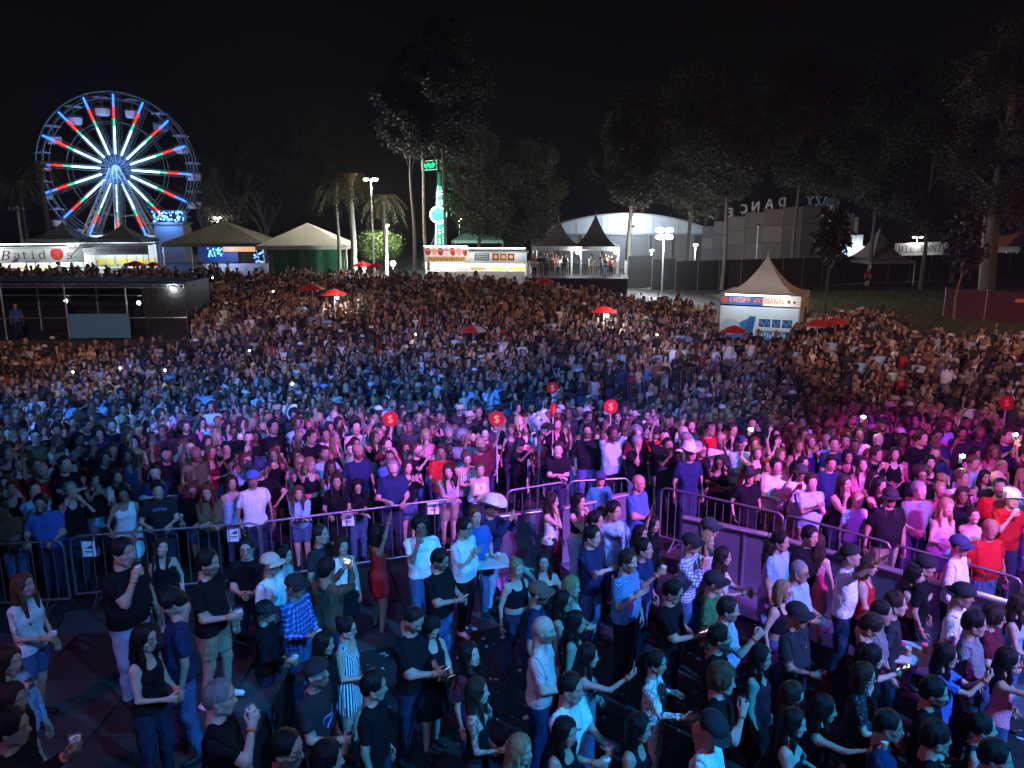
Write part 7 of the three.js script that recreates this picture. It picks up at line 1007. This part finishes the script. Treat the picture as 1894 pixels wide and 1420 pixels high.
// ---- vendors' round signs on sticks
const discTex = canvasTex(256, 256, (c, w, h) => { c.fillStyle = '#a81614'; c.fillRect(0, 0, w, h); c.fillStyle = '#d9a94a'; c.font = 'bold 190px sans-serif'; c.textAlign = 'center'; c.fillText('$', w / 2, 196); });
const discGeo = (() => { const g = new THREE.CircleGeometry(0.145, 32); return g; })();
for (const [u, v, turn, label] of [[722, 775, 0.1, 'red dollar sign on a stick above the left of the crowd'], [919, 775, 0, 'red dollar sign on a stick left of the video camera'], [1130, 752, 0.15, 'red dollar sign on a stick right of the railing gap'], [1862, 745, 0, 'red dollar sign on a stick by the right edge'], [1024, 757, 1.15, 'red dollar sign turned almost edge-on by the railing gap'], [1022, 717, 0.2, 'dollar sign on a stick standing highest in the middle of the crowd']]) {
  const p = onGround(u, v, 2.15), t = thing('dollar_sign', label, 'sign', V(p.x, p.y - 1.25, p.z), turn, "vendors' dollar signs"); part('stick', bar(V(0, 0, -0.012), V(0, 1.1, -0.012), 0.012, 6), mat(0.5, 0.6), t); part('disc', new THREE.CylinderGeometry(0.15, 0.15, 0.016, 32).rotateX(Math.PI / 2).translate(0, 1.25, -0.01), mat([0.36, 0.01, 0.01], 0.5), t); part('symbol', discGeo, new THREE.MeshStandardMaterial({ map: discTex, roughness: 0.5 }), t, V(0, 1.25, 0.003)); part('symbol', discGeo, new THREE.MeshStandardMaterial({ map: discTex, roughness: 0.5 }), t, V(0, 1.25, -0.023)).rotation.y = Math.PI;
}
// ---------------------------------------------------------------- the mass of people farther back: one object
{
  const crowd = new THREE.Group(); crowd.name = 'crowd'; crowd.userData = { kind: 'stuff', label: 'dense crowd of thousands standing between the railings and the fair', category: 'crowd' }; scene.add(crowd);
  const edge = [[-200, 500], [330, 499], [700, 498], [985, 513], [1160, 540], [1250, 547], [1318, 562], [1324, 590], [1330, 606], [1450, 612], [1480, 596], [1540, 572], [1640, 566], [1672, 596], [1690, 640], [1760, 668], [1830, 690], [1900, 706], [2100, 730]], vEdge = (u) => { for (let i = 0; i + 1 < edge.length; i++) if (u <= edge[i + 1][0]) { const [a, b] = [edge[i], edge[i + 1]]; return a[1] + (b[1] - a[1]) * (u - a[0]) / (b[0] - a[0]); } return 730; };
  const places = later.map(([x, z]) => [x, z, groundY(x, z)]), tentC = at(1416, 540, 39), deckC = at(1068, 512, 56);
  for (let row = 0, d = 17; d < 56; row++, d += 0.46) for (let x = -0.7 * d - 1 + (row % 2) * 0.23; x < 0.7 * d + 1; x += 0.455) {
    const xx = x + rr(-0.17, 0.17), z = -d + rr(-0.17, 0.17), y = groundY(xx, z), [u, v] = seen(V(xx, y + 1.6, z)); if (u < -30 || u > 1925) continue;
    const zb = xx < allB[allB.length - 1].x ? zAt(allB, xx) : 99; if (zb === 99 ? d < 30.8 : z > zb - 0.55) continue;
    if (v < vEdge(u) + rr(-4, 4) || z < (u < 352 ? -32 : -99) && z > -39.4 && u < 352 || Math.hypot(xx - tentC.x, z - tentC.z) < 2.9 || Math.abs(xx - deckC.x) < 3.8 && Math.abs(z - deckC.z) < 2.6 || rnd() < 0.06) continue;
    places.push([xx, z, y]);
  }
  for (const [u, v] of [[1715, 628], [1745, 648], [1768, 640], [1782, 628], [1818, 652], [1842, 668], [1833, 648], [1868, 676], [1886, 668], [1860, 640], [1680, 575], [1655, 575], [1625, 580], [1692, 612], [1702, 622], [1756, 658], [1800, 668], [1808, 648], [1726, 640], [1490, 568], [1500, 570]]) { const p = atY(u, v, 1.6); places.push([p.x, p.z, 0]); }
  for (let i = 0; i < 26; i++) places.push([deckC.x + rr(-3.2, 3.2), deckC.z + rr(-0.4, 1.9), deckC.y + 0.07]);
  for (let i = 0; i < 60; i++) { const x = rr(-38, -20), z = -rr(52.5, 56.2); places.push([x, z, groundY(x, z)]); }
  const N = 44, sets = Array.from({ length: N }, () => []), poses = ['rest', 'rest', 'rest', 'clap', 'cup', 'film', 'crossed', 'raise', 'clasp', 'mouth', 'rest', 'hips', 'both', 'selfie', 'rest', 'drink', 'point'];
  for (const p of places) sets[Math.floor(rnd() * N)].push(p);
  const paint = (g, c) => { const n = g.attributes.position.count, old = g.attributes.color, a = new Float32Array(n * 3); for (let i = 0; i < n; i++) for (let k = 0; k < 3; k++) a[i * 3 + k] = c[k] * (old ? old.array[i * 3 + k] : 1); const h = new THREE.BufferGeometry(); h.setAttribute('position', g.attributes.position.clone()); h.setAttribute('normal', g.attributes.normal.clone()); h.setAttribute('color', new THREE.BufferAttribute(a, 3)); h.setIndex([...g.index.array]);  return h; };
  const cm = new THREE.MeshStandardMaterial({ vertexColors: true, roughness: 0.72 }), M = new THREE.Matrix4(), q = new THREE.Quaternion(), up = V(0, 1, 0);
  sets.forEach((list, i) => {
    const o = someone({ pose: poses[i % poses.length], jit: [rnd(), rnd(), rnd(), rnd(), rnd(), rnd()], foldSeed: i }); if (o.hat === 'cowboy' && i % 3) o.hat = null;
    const B = bodyGeo(o, 0.048, 0.021, false), L = [], cols = [SKIN[o.skin], DYE[o.top[1]], DYE[o.bottom[1]], DYE.black]; B.parts.forEach((g, k) => g && L.push(paint(g, cols[k])));
    if (o.hair !== 'bald') L.push(paint(hairGeo(o.hair, 0.02).clone().applyMatrix4(B.headMatrix), HAIR[o.hairColor]));
    if (o.hat) { const g = (o.hat === 'cowboy' ? hatGeo : capGeo).clone().applyMatrix4(B.headMatrix); if (!g.index) g.setIndex([...Array(g.attributes.position.count).keys()]); L.push(paint(g, DYE[o.hatColor])); }
    if (POSES[o.pose].hold === 'phone') { const g = box(0.15, 0.08, 0.012).translate(...B.grips[0].toArray()); L.push(paint(g, [0.02, 0.02, 0.02])); }
    const im = new THREE.InstancedMesh(mergeGeometries(L), cm, list.length); im.name = 'people'; im.castShadow = im.receiveShadow = true;
    list.forEach(([x, z, y], k) => { M.compose(V(x, y, z), q.setFromAxisAngle(up, (faceStage(x, z) + rr(-28, 28)) * DEG), V(1, 1, 1).multiplyScalar((o.height / 1.72) * rr(0.87, 0.96))); im.setMatrixAt(k, M); const c = rr(0.7, 1.25); im.setColorAt(k, new THREE.Color(c * rr(0.92, 1.08), c, c * rr(0.92, 1.08))); });
    crowd.add(im);
  });
  console.log('crowd', places.length, 'people', people.length);
}
// phone torches shining out of the crowd
for (let [u, v, d, where] of [[461, 650, 30, 'left of centre below the red and cream parasol'], [540, 712, 23, 'in the blue-lit crowd left of centre'], [222, 683, 25, 'in the blue-lit crowd behind the left railing'], [135, 690, 24.5, 'near the left edge of the blue-lit crowd'], [305, 687, 25, 'in the blue-lit crowd, rightmost of three on the left'], [768, 620, 32, 'in the middle of the far crowd'], [1214, 621, 32, 'in the far crowd left of the beer tent'], [1386, 798, 17.5, 'right of the middle just above the magenta light'], [1594, 775, 18.5, 'in the crowd below the beer tent'], [1776, 848, 15.5, 'in the crowd at the right'], [1874, 808, 16.8, 'highest by the right edge'], [1858, 910, 13.8, 'low by the right edge'], [505, 540, 45, 'far back before the green-walled tent'], [393, 515, 49, 'farthest back below the beige tent']]) {
  for (let k = 0; k < 30; k++) { const q = at(u, v, d); d += (q.y - groundY(q.x, q.z) - 1.98) * 3; }
  const p = at(u, v, d), t = thing('phone', `phone with its torch on ${where}`, 'phone', p, 0.2, 'phone torches in the crowd'); part('case', phoneGeo, phoneMat, t); part('torch_light', new THREE.SphereGeometry(0.03, 10, 8), glow([1, 0.94, 0.84], 60), t, V(0.02, 0.05, 0.03)); pointLamp(t, V(0.02, 0.05, 0.1), [1, 0.92, 0.8], 0.7, 0.03);
}
scene.traverse((o) => { if (o.isMesh) o.castShadow = o.receiveShadow = true; });
scene.fog = new THREE.FogExp2(0xd8d2cc, 0.00028);    // thin smoke in the night air
renderer.render(scene, camera);
